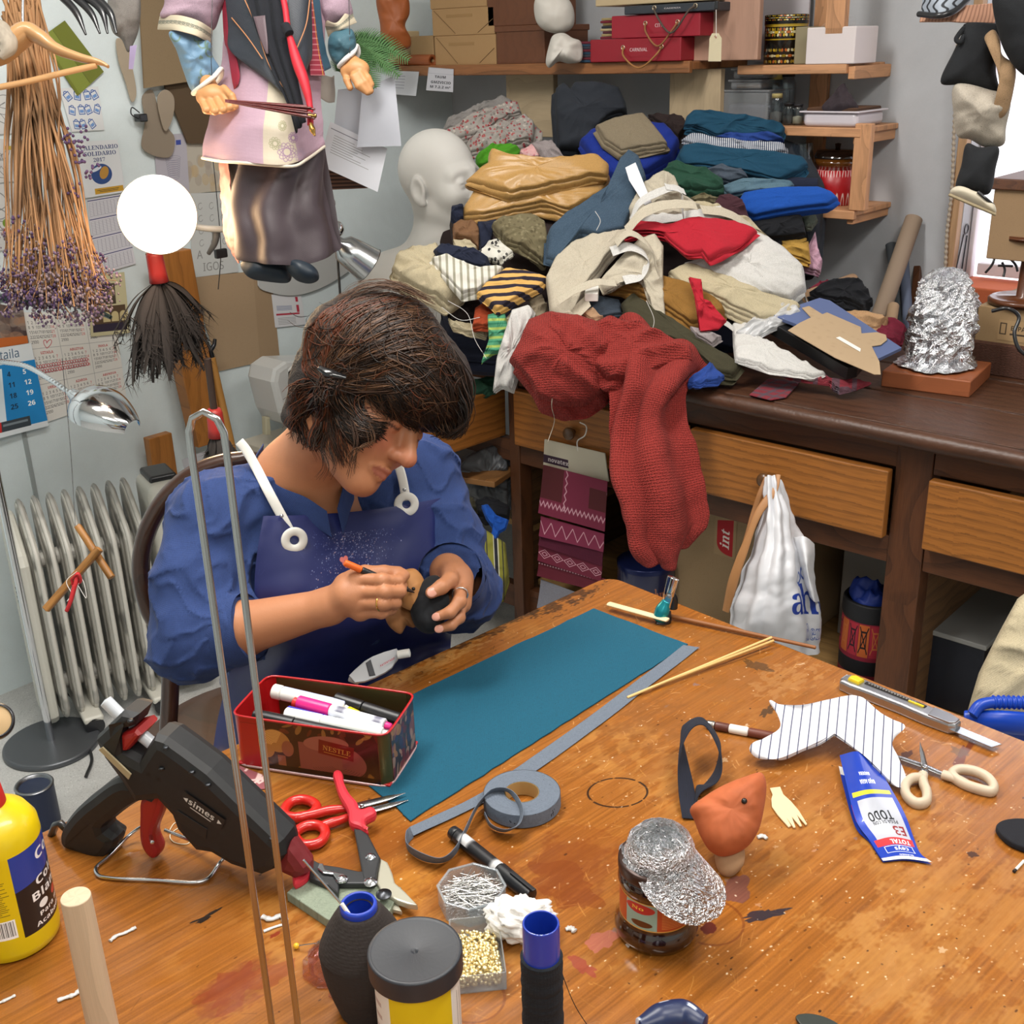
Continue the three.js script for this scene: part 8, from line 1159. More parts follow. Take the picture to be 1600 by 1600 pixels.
{const a=onRack(1264,262,1.36),b=onRack(1328,262,1.36),R=Math.abs(b.z - a.z)/ 2,y=PX(1296,300,1.36),t=thing('red_tin','red tin with a white knitted pattern on the lowest rack shelf','tin',[1.4,1.206,(a.z + b.z)/ 2]),h=PX(1296,266,1.36).y - 1.206;obj('tin_body',la([[0,0],[R*1.05,0],[R*1.05,h],[0,h]],48),mat('#ffffff',0.35,{map:ctex(1024,128,(g,w,H)=>{g.fillStyle='#a8161e';g.fillRect(0,0,w,H);g.strokeStyle='#e0c9c4';g.lineWidth=5;for (let i=0;i<26;i++) {g.beginPath();g.ellipse(i*40 + 20,90,11,18,0,0,6.3);g.stroke();g.beginPath();g.moveTo(i*40 + 8,50);g.lineTo(i*40 + 20,28);g.lineTo(i*40 + 32,50);g.stroke();}})}),t);
  const k=thing('glass_bowl','dark amber glass dish with a lid standing on the red tin','bowl',[1.4,1.206 + h,(a.z + b.z)/ 2]),hb=PX(1296,234,1.36).y - 1.206 - h;obj('dish',la([[0,0],[R*0.85,0],[R,hb*0.3],[R,hb*0.55],[0,hb*0.5]],48),mat('#5a3410',0.1,{clearcoat:1}),k);obj('lid',la([[R,hb*0.56],[R*1.02,hb*0.62],[R*0.9,hb*0.95],[R*0.2,hb],[0.006,hb],[0.008,hb + 0.012],[0,hb + 0.014]],48),mat('#1c1410',0.1,{clearcoat:1}),k);}
{const a=onRack(1246,300,1.32),t=thing('wine_glass','clear glass bowl beside the amber dish','glass',[1.33,1.206,a.z]),h=PX(1246,224,1.32).y - 1.206;obj('glass_body',la([[0,0.001],[0.024,0],[0.03,0.02],[0.032,h*0.6],[0.026,h],[0.0245,h],[0.03,h*0.6],[0.028,0.02],[0,0.006]],36),cg,t);}
// ---------- plaster bust at the bench corner ----------
{
  const HB=frameOf(D(694,288,3.02),V(0,0,0).addScaledVector(CX,0.76).addScaledVector(CZ,0.6).addScaledVector(CY,-0.06),V(0,1,0)),s=1.14,t=thing('plaster_bust','white plaster bust of a bald man looking over the heap of fabrics','bust',V(HB.o.x,BY,HB.o.z));
  const nk=HB.at(0,-0.16,-0.04),c1=HB.at(0,-0.27,-0.03),sr=HB.o.clone().addScaledVector(CX,0.13).add(V(0,-0.27,0)),sl=HB.o.clone().addScaledVector(CX,-0.15).add(V(0,-0.27,0)),lo=HB.at(0,BY - HB.o.y + 0.06,-0.01);
  const f=(p)=>{let d=headField(HB.loc(p,s))*s;d=smin(d,cone(p,A3(HB.at(0,-0.06,-0.035)),A3(nk),0.066,0.07),0.03);d=smin(d,cone(p,A3(nk),A3(c1),0.07,0.1),0.05);d=smin(d,cone(p,A3(sr),A3(sl),0.085,0.085),0.09);d=smin(d,cone(p,A3(c1),A3(lo),0.12,0.1),0.08);d=smin(d,cone(p,A3(sr),A3(sr.clone().add(V(0,-0.12,0))),0.085,0.07),0.05);d=smin(d,cone(p,A3(sl),A3(sl.clone().add(V(0,-0.12,0))),0.085,0.07),0.05);d=smax(d,BY + 0.03 - p[1],0.01);d=smin(d,Math.abs(cone(p,A3(HB.at(0.075,-0.2,-0.03)),A3(HB.at(-0.02,-0.33,0.12)),0.006,0.006)),0.02);d=smin(d,cone(p,A3(HB.at(-0.075,-0.2,-0.03)),A3(HB.at(-0.01,-0.33,0.11)),0.006,0.006),0.02);return d;};
  const g=netMesh(f,...box([HB.at(0,0.02,0),0.16],[sr,0.12],[sl,0.12],[V(lo.x,BY + 0.02,lo.z),0.12]),0.005).translate(-t.position.x,-t.position.y,-t.position.z);obj('figure',g,mat('#c9c7c2',0.6,{bumpMap:grainB,bumpScale:0.0003}),t);obj('plinth',la([[0,0.0],[0.11,0.0],[0.11,0.03],[0.09,0.045],[0,0.045]],40),mat('#bfbdb8',0.6),t);
}
// ---------- the heap of fabrics ----------
const stripes=(bg,cols,n=1,vert=true)=>ctex(256,256,(g,w,h)=>{g.fillStyle=bg;g.fillRect(0,0,w,h);for (let k=0;k<n;k++) for (const [c,a,b] of cols) {g.fillStyle=c;vert?g.fillRect((k + a)*w / n,0,(b - a)*w / n,h):g.fillRect(0,(k + a)*h / n,w,(b - a)*h / n);}});
const fm=(c,map,o={})=>{const m=fab(c,o);if (map) {m.map=map;m.color=C('#ffffff');} return m;};
const floral=(bg,cs,n=70)=>ctex(256,256,(g,w,h)=>{g.fillStyle=bg;g.fillRect(0,0,w,h);for (let i=0;i<n;i++) {g.fillStyle=cs[i % cs.length];const x=rnd()*w,y=rnd()*h;for (let k=0;k<5;k++) {g.beginPath();g.ellipse(x + 6*Math.cos(k*1.26),y + 6*Math.sin(k*1.26),5,3.4,k,0,6.3);g.fill();}}});
const FM={
  teal:fab('#0d4560'),blue:fab('#1f428f'),tick:fm(0,stripes('#c9cbd0',[['#39435c',0,0.5]],16)),grey:fab('#4b5664'),navy:fab('#161e36'),dusty:fab('#5c7a8a'),green:fab('#1c4835'),royal:fab('#0a4fae',{bump:0.0002}),black:fab('#0f1118'),yellow:fab('#c79c48'),pink:fab('#cda2b6'),maroon:fab('#43202a'),sage:fab('#6c7568'),char:fab('#2a2f38'),gfl:fm(0,floral('#9b958f',['#8f3038','#b8b0a6','#77726e','#a84848'])),gpl:fab('#8f8b88'),lime:fab('#4f9e1c'),rose:fm(0,floral('#d9a9a9',['#c98088','#e0c4c0'])),lilac:fab('#a29898'),royal2:fab('#0b2c8e'),taupe:fab('#877a64'),brown:fab('#2a1b1a'),gold:fab('#c2975a',{rough:0.36,bump:0.00012,x:{sheen:0.8,sheenColor:C('#ffdf9a'),sheenRoughness:0.3,specularIntensity:1}}),tweed:fm(0,ctex(256,256,(g,w,h)=>{g.fillStyle='#33475a';g.fillRect(0,0,w,h);for (let i=0;i<9000;i++) {g.globalAlpha=0.35;g.fillStyle=['#22313f','#4f6475','#6b7c88'][i % 3];g.fillRect(rnd()*w,rnd()*h,2,2);}})),tan:fab('#7e5a3c'),khaki:fm(0,floral('#6a6147',['#7d7458','#585038'],60)),crochet:fm(0,floral('#d2cfc4',['#1a1a1c','#1a1a1c'],40)),cream:fab('#c2b596'),canvas:fab('#c6bca8'),white:fab('#d6d4d0'),wstr:fm(0,stripes('#d5d2c8',[['#9a9684',0,0.35]],5)),wasp:fm(0,stripes('#d0a45c',[['#241d2c',0,0.45]],4,false)),rust:fab('#a33f1a'),ikat:fm(0,stripes('#4f9470',[['#9ab05a',0,0.3],['#2f7a5c',0.5,0.7]],4,false)),red:fab('#b5162b',{bump:0.0002}),mustard:fab('#8d6428'),olive:fab('#3e3a26'),plaid:fm(0,ctex(128,128,(g,w,h)=>{g.fillStyle='#7a2430';g.fillRect(0,0,w,h);g.fillStyle='#4b4650';g.globalAlpha=0.7;g.fillRect(20,0,26,h);g.fillRect(86,0,16,h);g.fillRect(0,40,w,22);g.fillRect(0,96,w,12);})),beige:fab('#b08d6c'),peach:fab('#c69e74'),wine:fab('#7a1c34'),clear:mat('#e9e9ea',0.25,{transmission:0.5,thickness:0})
};
// folded cloth: thin sheets lying on one another in a leaning plane, creased, each edge showing
function foldedGeo(loc,th,{sheets=3,n=92,rings=10,amp=0.009,freq=15,dome=0.5,tile=FT,ph=0,slip=0.5,dir=0,sm=false,fn}={}) {
  const G=[],t1=Math.max(0.0035,th*1.1 / sheets),cd=Math.cos(dir),sd=Math.sin(dir);
  let cx=0,cy0=0;for (const [x,y] of loc) {cx +=x / loc.length;cy0 +=y / loc.length;}
  let R=0;for (const [x,y] of loc) R=Math.max(R,Math.hypot(x - cx,y - cy0));
  const fz=Math.min(1,0.09 / R*1.2);
  for (let k=0;k<sheets;k++) {
    const up=sheets>1?k / (sheets - 1):1,q=ph + k*1.37;
    const L=loc.map(([x,y],i)=>{const j=1 + (k===sheets - 1?0:0.05*nz(i*1.7 + q,q,3));return [cx + (x - cx)*j + (1 - up)*th*slip*nz(q,4,1),cy0 + (y - cy0)*j - (1 - up)*th*slip*(0.6 + 0.5*nz(q,9,2))];});
    G.push(puffGeo(L,t1*0.62,{n,rings,amp:0.0006,freq:60,tile,ph:q,pw:9,back:1,sm,fn:(x,y)=>{
      const u=(x - cx)*cd + (y - cy0)*sd,v=-(x - cx)*sd + (y - cy0)*cd,e=Math.max(0,1 - Math.pow(Math.hypot(x - cx,y - cy0)/ R,2)),w=0.25*nz(u*9 + ph,v*9,ph);
      return (k - (sheets - 1)/ 2)*t1 + dome*th*e + amp*fz*(0.9*fbm(u*freq*0.6 + ph,v*freq*0.6,ph)+ 1.25*Math.pow(ridge(nz(u*freq*0.45 + w,v*freq*1.5 + w,ph)),2)+ 0.8*Math.pow(ridge(nz(u*freq*1.3,v*freq*2.6 + w,ph + 7)),3)- 0.5 + 0.4*nz(x*30,y*30,q))+ (fn?fn(x,y):0);
   }}));
 }
  return join(G);
}
const F=(name,label,L,d,th,m,o={})=>{let cx=0,cy0=0;for (const [x,y] of L) {cx +=x / L.length;cy0 +=y / L.length;} const pl=plane(cx,cy0,d,o.lean??0.7,o.side??0);return seat(tag(obj(name,foldedGeo(L.map(([x,y])=>pl.loc(x,y)),th,{ph:cx*0.37 + cy0*0.11,dir:((cx*7 + cy0*3) % 10)/ 10*1.6 - 0.8,...o}),FM[m]),label,'fabric',o.group),pl);};
const fold={sheets:5,slip:0.9},fold2={sheets:4,slip:0.8};
// packed bundles the heap stands on
F('fabric_bundle','dark navy folded fabrics packed at the bottom of the heap',[[690,500],[760,470],[900,470],[1050,480],[1160,530],[1165,565],[1080,566],[900,560],[780,550],[700,540]],2.92,0.1,'navy',{sheets:6,slip:0.9,amp:0.01});
F('fabric_bundle','dusty brown bundle in the middle of the heap, seen in gaps',[[700,350],[800,330],[960,330],[1100,340],[1180,400],[1190,500],[1000,510],[820,500],[720,470]],2.95,0.12,'brown',{sheets:6,slip:0.9,amp:0.01});
F('fabric_bundle','charcoal folded bundle behind the blue stack by the pine rack',[[1060,230],[1150,220],[1260,250],[1290,310],[1280,400],[1150,400],[1060,320]],2.99,0.08,'char',{sheets:6,slip:0.9});
// back row against the shelf boards
F('folded_fabric','charcoal wool bundle standing between the two pale boards',[[866,170],[868,145],[880,138],[890,150],[898,137],[930,136],[968,142],[978,165],[980,178],[950,190],[905,240],[872,238]],3.16,0.07,'char',{lean:0.3,amp:0.009,freq:9});
F('folded_fabric','grey floral folded fabric at the top left of the heap',[[690,206],[700,190],[740,174],[790,154],[802,160],[795,172],[760,188],[720,206]],3.24,0.03,'gpl',fold2);
F('folded_fabric','grey and red floral folded fabric under the plain grey one',[[692,212],[730,195],[780,172],[810,162],[814,178],[780,200],[740,222],[708,226]],3.2,0.035,'gfl',fold);
F('folded_fabric','floral folded fabric with a pale rounded edge over the lime cloth',[[726,232],[745,216],[790,200],[822,186],[836,200],[834,224],[800,234],[760,242],[736,242]],3.16,0.04,'gfl',fold2);
F('folded_fabric','bright lime green folded cloth behind the gold satin',[[743,250],[760,238],[800,230],[816,238],[806,252],[775,264],[746,262]],3.12,0.03,'lime');
F('folded_fabric','pink and white flowered cloth beside the lime green one',[[812,240],[834,230],[848,240],[842,254],[820,258]],3.1,0.025,'rose');
F('folded_fabric','pale lilac grey cloth hanging under the left shelf board',[[830,228],[862,222],[874,240],[888,260],[870,262],[845,250]],3.08,0.02,'lilac');
F('folded_fabric','thick royal blue folded cloth under the taupe one',[[905,228],[922,214],[980,206],[1040,205],[1062,228],[1050,256],[1012,282],[960,292],[930,270]],2.98,0.06,'royal2',{amp:0.003});
F('folded_fabric','taupe folded cloth with a gold edge on the royal blue one',[[930,202],[958,192],[1005,182],[1044,228],[1002,238],[970,244],[944,226]],2.92,0.03,'taupe',{...fold2,amp:0.002,sm:false});
F('folded_fabric','very dark brown cloth behind the taupe one',[[1012,182],[1066,188],[1076,206],[1060,222],[1040,206]],3.04,0.03,'brown');
// right hand stack
const ST=(label,L,d,th,m,o)=>F('folded_fabric',label,L,d,th,m,{lean:0.35,...o});
ST('deep teal folded fabric at the top of the right hand stack',[[1068,198],[1072,184],[1082,175],[1110,178],[1160,186],[1222,195],[1227,202],[1224,212],[1170,216],[1118,216],[1098,206]],2.92,0.035,'teal',fold);
ST('medium blue folded fabric under the top teal one',[[1116,216],[1140,211],[1210,213],[1226,222],[1200,226],[1150,226]],2.9,0.026,'blue');
ST('navy and white ticking striped pillow cloth in the right hand stack',[[1064,220],[1078,210],[1120,220],[1180,225],[1226,226],[1230,238],[1200,244],[1130,240],[1080,230]],2.88,0.03,'tick');
ST('teal folded fabric with tucked end below the ticking stripes',[[1058,248],[1066,230],[1085,228],[1140,238],[1220,244],[1256,248],[1264,258],[1250,272],[1220,286],[1160,274],[1100,264],[1064,262]],2.86,0.04,'teal',{...fold,amp:0.006});
ST('slate grey fabric between the teal and the dusty blue one',[[1096,268],[1128,260],[1160,268],[1170,280],[1140,288],[1104,282]],2.85,0.03,'grey');
ST('dusty blue gathered cotton in the right hand stack',[[1126,292],[1160,284],[1236,286],[1242,292],[1226,302],[1180,306],[1138,308]],2.82,0.03,'dusty',{amp:0.006,freq:22});
one('fabric_roll','dark navy fabric roll with a pale end beside the red tin','fabric roll',tb([D(1170,286,2.86),D(1230,288,2.84),D(1276,290,2.82)],0.018,{rad:20,tile:FT}),FM.navy);
ST('bottle green folded felt lying left of the dusty blue cotton',[[1030,280],[1048,258],[1078,268],[1130,286],[1132,298],[1100,308],[1060,304],[1040,296]],2.8,0.035,'green',{lean:0.8});
ST('gold patterned scarf end under the bottle green felt',[[1078,310],[1100,306],[1124,312],[1118,324],[1096,326]],2.78,0.02,'khaki',fold2);
ST('bright cobalt blue rolled cushion cloth sticking out to the right',[[1150,322],[1160,306],[1200,302],[1280,298],[1300,304],[1311,313],[1296,325],[1230,336],[1176,344],[1156,334]],2.78,0.045,'royal',{amp:0.002});
ST('black folded fabric below the cobalt blue cushion cloth',[[1172,346],[1210,342],[1252,338],[1260,368],[1240,374],[1200,378],[1178,366]],2.8,0.04,'black');
ST('sage grey cloth end right of the black folded fabric',[[1252,342],[1274,335],[1278,345],[1268,358],[1258,360]],2.83,0.02,'sage');
ST('mustard and cream folded cloth under the black one',[[1190,384],[1226,376],[1262,374],[1266,410],[1240,404],[1206,396]],2.82,0.03,'yellow',fold2);
ST('pale pink crinkled cloth hanging at the right end of the heap',[[1226,404],[1262,388],[1274,362],[1278,390],[1285,410],[1282,428],[1252,420]],2.84,0.025,'pink',{amp:0.007,freq:26});
ST('maroon rounded cloth left of the cobalt blue cushion',[[1112,326],[1124,308],[1140,306],[1160,318],[1172,345],[1150,352],[1124,344]],2.74,0.035,'maroon',{pw:2});
// gold satin, tweed and the middle
F('folded_fabric','gold satin fabric in the lower fold over the bust shoulder',[[722,340],[724,328],[742,300],[790,306],[850,300],[912,284],[948,268],[954,282],[942,310],[905,332],[890,340],[845,330],[800,338],[750,344]],2.86,0.045,'gold',{amp:0.007,freq:12,sheets:4});
F('folded_fabric','gold satin fabric in the upper fold, crumpled',[[728,285],[746,272],[762,262],[764,241],[800,254],[850,262],[900,256],[936,247],[952,260],[950,278],[912,286],[850,302],[796,312],[780,306]],2.83,0.04,'gold',{amp:0.008,freq:13,sheets:3});
F('folded_fabric','blue grey tweed draped over the middle of the heap',[[853,408],[856,366],[882,344],[925,318],[962,292],[972,250],[984,236],[998,246],[1010,280],[992,325],[976,368],[935,378],[906,372],[888,392],[868,414]],2.72,0.035,'tweed',{amp:0.007,freq:11});
tag(slab('paper_tag',[[977,262],[993,254],[1018,316],[1014,331],[983,282]],plane(997,292,2.66,0.6),0.001,mat('#d9dadf',0.6)),'white paper tag pinned on the blue grey tweed','paper tag');
F('fabric_scrap','navy scrap beside the bust neck',[[704,344],[706,325],[724,322],[724,346],[714,352]],2.84,0.012,'navy');F('fabric_scrap','brown suede scrap under the gold satin',[[708,352],[722,344],[742,347],[750,362],[748,388],[735,378],[710,372]],2.8,0.015,'tan');F('fabric_scrap','cream frayed scrap under the brown suede',[[708,374],[735,378],[746,392],[736,402],[712,392]],2.78,0.014,'cream');
F('fabric_scrap','navy cloth right of the brown suede scrap',[[746,350],[776,344],[768,380],[752,394]],2.8,0.02,'navy');
F('folded_fabric','khaki patterned cloth folded under the gold satin',[[768,356],[782,344],[830,342],[852,352],[858,385],[850,412],[822,396],[790,382]],2.74,0.035,'khaki',{amp:0.007});
F('fabric_scrap','black and white crochet patch',[[748,392],[772,374],[802,395],[780,410],[758,402]],2.72,0.014,'crochet');
F('folded_fabric','dark navy rolled cloth left of the crochet patch',[[677,394],[688,384],[720,392],[764,408],[760,424],[725,418],[684,402]],2.7,0.025,'navy',fold2);
F('folded_fabric','cream crumpled cloth at the left end of the heap',[[612,424],[622,408],[650,398],[682,388],[694,410],[742,440],[728,464],[700,484],[664,466],[628,448]],2.74,0.05,'cream',{amp:0.011,freq:14});
F('folded_fabric','white and grey striped cloth over the cream crumple',[[674,408],[690,402],[720,418],[760,428],[788,420],[772,444],[746,462],[722,466],[696,438]],2.68,0.03,'wstr',{amp:0.006});
F('folded_fabric','black and gold wasp striped cloth',[[744,462],[766,442],[790,424],[826,428],[858,436],[846,452],[806,474],[776,490],[764,478]],2.66,0.025,'wasp',{amp:0.004});
F('fabric_scrap','dark brown scraps over the drawer',[[700,470],[745,464],[752,480],[740,500],[706,500]],2.8,0.03,'brown',{amp:0.01,freq:24});F('fabric_scrap','rust orange scrap below the wasp striped cloth',[[742,486],[762,474],[788,482],[780,500],[762,514],[738,512]],2.7,0.02,'rust',{amp:0.006,freq:24});F('fabric_scrap','cream curled scrap edge below the rust one',[[700,500],[740,510],[762,516],[758,528],[728,522],[706,512]],2.73,0.016,'cream',{amp:0.008,freq:24});
F('fabric_scrap','green yellow ikat strip hanging over the bench edge',[[762,492],[788,484],[794,510],[786,548],[770,552],[752,566],[764,530]],2.66,0.014,'ikat',{lean:0.1});
F('fabric_scrap','cream scrap right of the ikat strip',[[788,500],[802,484],[806,508],[796,530],[786,524]],2.67,0.014,'cream',{lean:0.1});
F('hanging_cloth','white pleated cloth hanging over the bench corner',[[800,484],[826,476],[834,486],[816,530],[812,575],[800,612],[782,604],[770,612],[776,560],[788,520]],2.64,0.02,'white',{lean:0.0,sheets:3,dir:1.57});
F('fabric_scrap','olive brown cloth behind the white pleated one',[[826,470],[846,462],[856,482],[846,504],[832,496]],2.68,0.014,'taupe');
F('folded_fabric','cream canvas hanging in long folds in the middle',[[852,440],[866,412],[900,382],[955,362],[986,350],[978,376],[948,410],[912,460],[896,500],[876,506],[860,490]],2.67,0.03,'canvas',{amp:0.009,freq:10});
F('hanging_cloth','narrow cream selvedge strip hanging onto the red burlap',[[862,492],[890,486],[904,498],[884,520],[852,548],[836,578],[826,574],[838,542],[858,514]],2.585,0.01,'canvas',{lean:0.3});
F('folded_fabric','cream canvas bundle with seams under the white tag',[[980,336],[1006,292],[1034,274],[1056,288],[1066,312],[1096,326],[1074,346],[1020,352],[990,356]],2.7,0.04,'canvas',{amp:0.011,freq:16});
F('folded_fabric','cream ribbed roll right of the seamed bundle',[[1050,330],[1090,318],[1110,326],[1180,352],[1192,364],[1140,352],[1080,346]],2.7,0.025,'cream',fold2);
F('felt_cloth','bright red felt folded into a wave across the heap top',[[972,372],[984,350],[1010,352],[1050,354],[1118,345],[1150,350],[1184,364],[1160,384],[1126,404],[1108,412],[1098,400],[1072,398],[1050,380],[1032,366],[1004,364]],2.6,0.022,'red',{amp:0.006,freq:9,lean:1.0,fn:(x,y)=>0.008*Math.sin(x*45 + y*30)});
F('folded_fabric','white sheet folds right of the red felt',[[1066,420],[1110,410],[1150,392],[1186,374],[1226,398],[1256,428],[1260,456],[1236,476],[1176,470],[1120,448]],2.62,0.045,'white',{amp:0.01,freq:11,sheets:4});
F('folded_fabric','cream folded sheet below the white folds',[[1044,428],[1070,416],[1130,440],[1200,470],[1252,480],[1240,500],[1190,508],[1140,486],[1090,460],[1056,446]],2.6,0.035,'cream',{sheets:4,slip:0.9,amp:0.007});
F('folded_fabric','cream canvas loop with hanging point in front of the heap',[[970,402],[1000,372],[1024,366],[1036,384],[1036,430],[1040,500],[1024,496],[1010,448],[990,430],[960,440],[945,460],[936,440]],2.6,0.016,'canvas',{amp:0.008,freq:14,lean:0.4});
F('folded_fabric','mustard brown wool cloth below the cream loop',[[948,448],[990,434],[1034,440],[1080,452],[1128,480],[1134,492],[1100,512],[1080,514],[1030,480],[980,456]],2.61,0.035,'mustard',{sheets:4,slip:0.9,amp:0.006});
F('folded_fabric','olive folded cloth over the bench edge under the mustard wool',[[970,476],[986,460],[1020,488],[1070,520],[1110,548],[1158,574],[1146,590],[1122,588],[1076,548],[1020,528],[980,506]],2.57,0.03,'olive',{sheets:4,slip:0.9,amp:0.006});
F('fabric_scrap','red felt strip hanging over the mustard wool',[[1077,433],[1096,437],[1092,462],[1112,476],[1136,502],[1124,514],[1094,517],[1090,486],[1086,460]],2.53,0.006,'red',{lean:0.5});
F('folded_fabric','white cotton cloth lying towards the black binder',[[1144,508],[1152,496],[1176,526],[1220,552],[1290,586],[1270,592],[1200,582],[1148,566],[1146,540]],2.52,0.016,'white',{lean:1.6,amp:0.006});
F('fabric_scrap','pale grey cloth end below the red felt strip',[[1078,512],[1104,520],[1128,530],[1112,540],[1088,530]],2.54,0.014,'lilac');
F('plastic_sheet','clear crinkled plastic bag over the right of the heap',[[1150,520],[1190,490],[1240,470],[1250,486],[1220,510],[1180,530]],2.55,0.012,'clear',{amp:0.006,freq:30});
F('fabric_scrap','dark blue cloth under the olive one at the bench edge',[[1074,602],[1084,588],[1112,574],[1132,588],[1122,600],[1094,604]],2.5,0.014,'blue',{lean:1.4});
one('paper_block','white paper block end tucked in the cream canvas','paper block',tr(bx(0.05,0.02,0.03,0,0,0,0.002),D(925,458,2.6),[0,0.6,0.2]),whiteP);
F('fabric_scrap','denim blue knit under the cream canvas',[[900,480],[930,466],[968,470],[972,492],[930,502],[905,500]],2.64,0.02,'grey',{amp:0.006});F('fabric_scrap','beige folded strip beside the denim knit',[[906,490],[924,482],[944,500],[930,506]],2.6,0.012,'beige');
one('loose_thread','pale thread hanging from the selvedge strip over the drawer','thread',tb([D(872,520,2.56),D(870,580,2.5),D(862,630,2.52),D(866,660,2.6),D(856,690,2.6)],0.0009,{rad:5}),FM.canvas);
// tangled selvedge strips and threads
[[[985,345],[1000,318],[1030,300],[1055,292],[1070,300]],[[978,360],[1010,330],[1050,318],[1088,322]],[[1000,350],[1040,338],[1090,336],[1130,330]],[[962,380],[980,366],[1000,372],[1020,392],[1030,430]],[[955,392],[985,386],[1010,404],[1000,430],[975,438]],[[920,470],[900,490],[890,510],[905,520],[930,500]],[[1040,290],[1062,300],[1066,330],[1072,352]],[[1096,326],[1140,336],[1176,356],[1186,368]],[[1210,400],[1240,430],[1262,470],[1272,500]],[[872,470],[905,452],[935,440],[962,442]],[[1130,500],[1150,520],[1190,545],[1222,552]]].forEach((L,i)=>{const d=2.6 + (i % 3)*0.012 + (i>7&&i<9?0.0:0)+ (L[0][1]<352?0.03:-0.03),w=5 + (i % 3)*2;one('canvas_strip','narrow cream canvas strip tangled in the middle of the heap','fabric strip',cloth(net([L.map(([x,y])=>[x - w*0.4,y - w,d]),L.map(([x,y])=>[x + w*0.4,y + w,d - 0.012])]),{nu:40,nv:4,th:0.002,amp:0.004,freq:24,tile:FT}),i % 2?FM.canvas:FM.white,'cream canvas strips tangled in the heap');});
[[[880,520],[892,535],[910,528],[925,540],[905,552]],[[872,530],[860,545],[850,560],[862,572],[848,580]],[[700,470],[730,490],[742,530],[760,560]],[[690,480],[720,500],[750,496]],[[930,330],[938,345],[932,360]],[[1200,545],[1220,560],[1240,558],[1252,572]],[[1010,470],[1022,500],[1018,520]]].forEach((L)=>one('loose_thread','thin loose thread hanging out of the heap of fabrics','thread',tb(L.map(([x,y])=>D(x,y,x<780?2.62:2.5)),0.0007,{rad:5,seg:30}),FM.white,'loose threads on the heap'));
// plaid scraps on the bench
tag(slab('plaid_scrap',[[1171,618],[1194,598],[1202,592],[1250,598],[1228,622],[1204,626]],level(BY + 0.003),0.0025,FM.plaid,null,{tile:0.06}),'maroon plaid scrap lying on the front edge of the bench','cloth scrap');F('fabric_scrap','maroon plaid scrap with white lining right of the first one',[[1208,584],[1240,580],[1300,594],[1362,600],[1330,612],[1312,616],[1306,604],[1262,598]],2.45,0.01,'plaid',{lean:2.2,amp:0.006,freq:24});
// red burlap falling over the drawers
const burlapM=mat('#8e2a24',0.95,{bumpMap:burlapB,bumpScale:0.0035,sheen:0.1,sheenColor:C('#c06050')});
one('burlap_cloth','long red burlap cloth falling in folds over the drawers','burlap',cloth(net([
  [[930,505,2.6],[975,496,2.56],[1030,520,2.53],[1080,545,2.52],[1118,568,2.5]],[[940,560,2.53],[985,545,2.49],[1030,560,2.47],[1070,572,2.48],[1100,586,2.5]],
  [[950,620,2.5],[985,600,2.45],[1020,600,2.43],[1050,612,2.46],[1072,610,2.5]],[[948,680,2.5],[975,660,2.46],[1005,655,2.44],[1040,650,2.46],[1070,660,2.49]],
  [[945,720,2.5],[970,725,2.45],[1010,720,2.43],[1055,715,2.45],[1086,715,2.49]],[[958,780,2.49],[985,790,2.44],[1025,790,2.43],[1065,785,2.45],[1096,770,2.49]],
  [[972,830,2.48],[1000,850,2.44],[1030,850,2.44],[1070,840,2.46],[1100,810,2.49]],[[1010,872,2.47],[1025,882,2.46],[1040,890,2.46],[1052,880,2.47],[1068,850,2.49]]]),{nu:90,nv:130,th:0.006,amp:0.008,freq:9,fold:[0.015,2.6,0.1],tile:0.11}),burlapM);
F('burlap_cloth','rounded red burlap bulge at the bench edge left of the long fall',[[796,566],[812,536],[826,500],[850,492],[900,500],[950,512],[975,540],[968,590],[940,620],[916,638],[876,642],[840,628],[828,604]],2.6,0.075,'red',{lean:0.2,amp:0.02,freq:8,dome:1.1,sheets:2}).material=burlapM;
F('burlap_cloth','red burlap fold lying under the olive cloth',[[900,520],[950,502],[1010,520],[1080,548],[1086,572],[1040,580],[1000,600],[950,600],[916,570]],2.52,0.05,'red',{lean:0.5,amp:0.016,freq:9,sheets:2}).material=burlapM;
for (const n of ['burlap_cloth_001','burlap_cloth_002']) {const u=scene.getObjectByName(n).geometry.attributes.uv;for (let i=0;i<u.count;i++) u.setXY(i,u.getX(i)*FT / 0.11,u.getY(i)*FT / 0.11);}
// cloths and rolls lying right of the heap
F('folded_fabric','black cloth thrown over the rolls right of the heap',[[1264,458],[1290,448],[1328,446],[1348,448],[1364,476],[1354,482],[1348,494],[1330,482],[1300,474],[1280,468]],2.72,0.03,'black',{amp:0.01,freq:16,lean:0.9});
F('folded_fabric','red cloth end behind the black thrown cloth',[[1262,454],[1280,444],[1296,440],[1300,448],[1280,456]],2.8,0.016,'wine');F('folded_fabric','peach folded cloth below the black one',[[1300,490],[1340,494],[1380,496],[1388,504],[1370,514],[1330,512],[1304,500]],2.68,0.016,'peach',{lean:1.2,...fold2});F('folded_fabric','wine red cloth left of the foil head',[[1346,516],[1384,502],[1416,518],[1408,538],[1376,536],[1352,528]],2.66,0.016,'wine',{lean:1.6});
one('fabric_roll','beige fabric roll with a white end behind the black cloth','fabric roll',tb([D(1262,464,2.76),D(1300,450,2.84),D(1332,438,2.92)],0.017,{rad:18,tile:FT}),FM.beige);
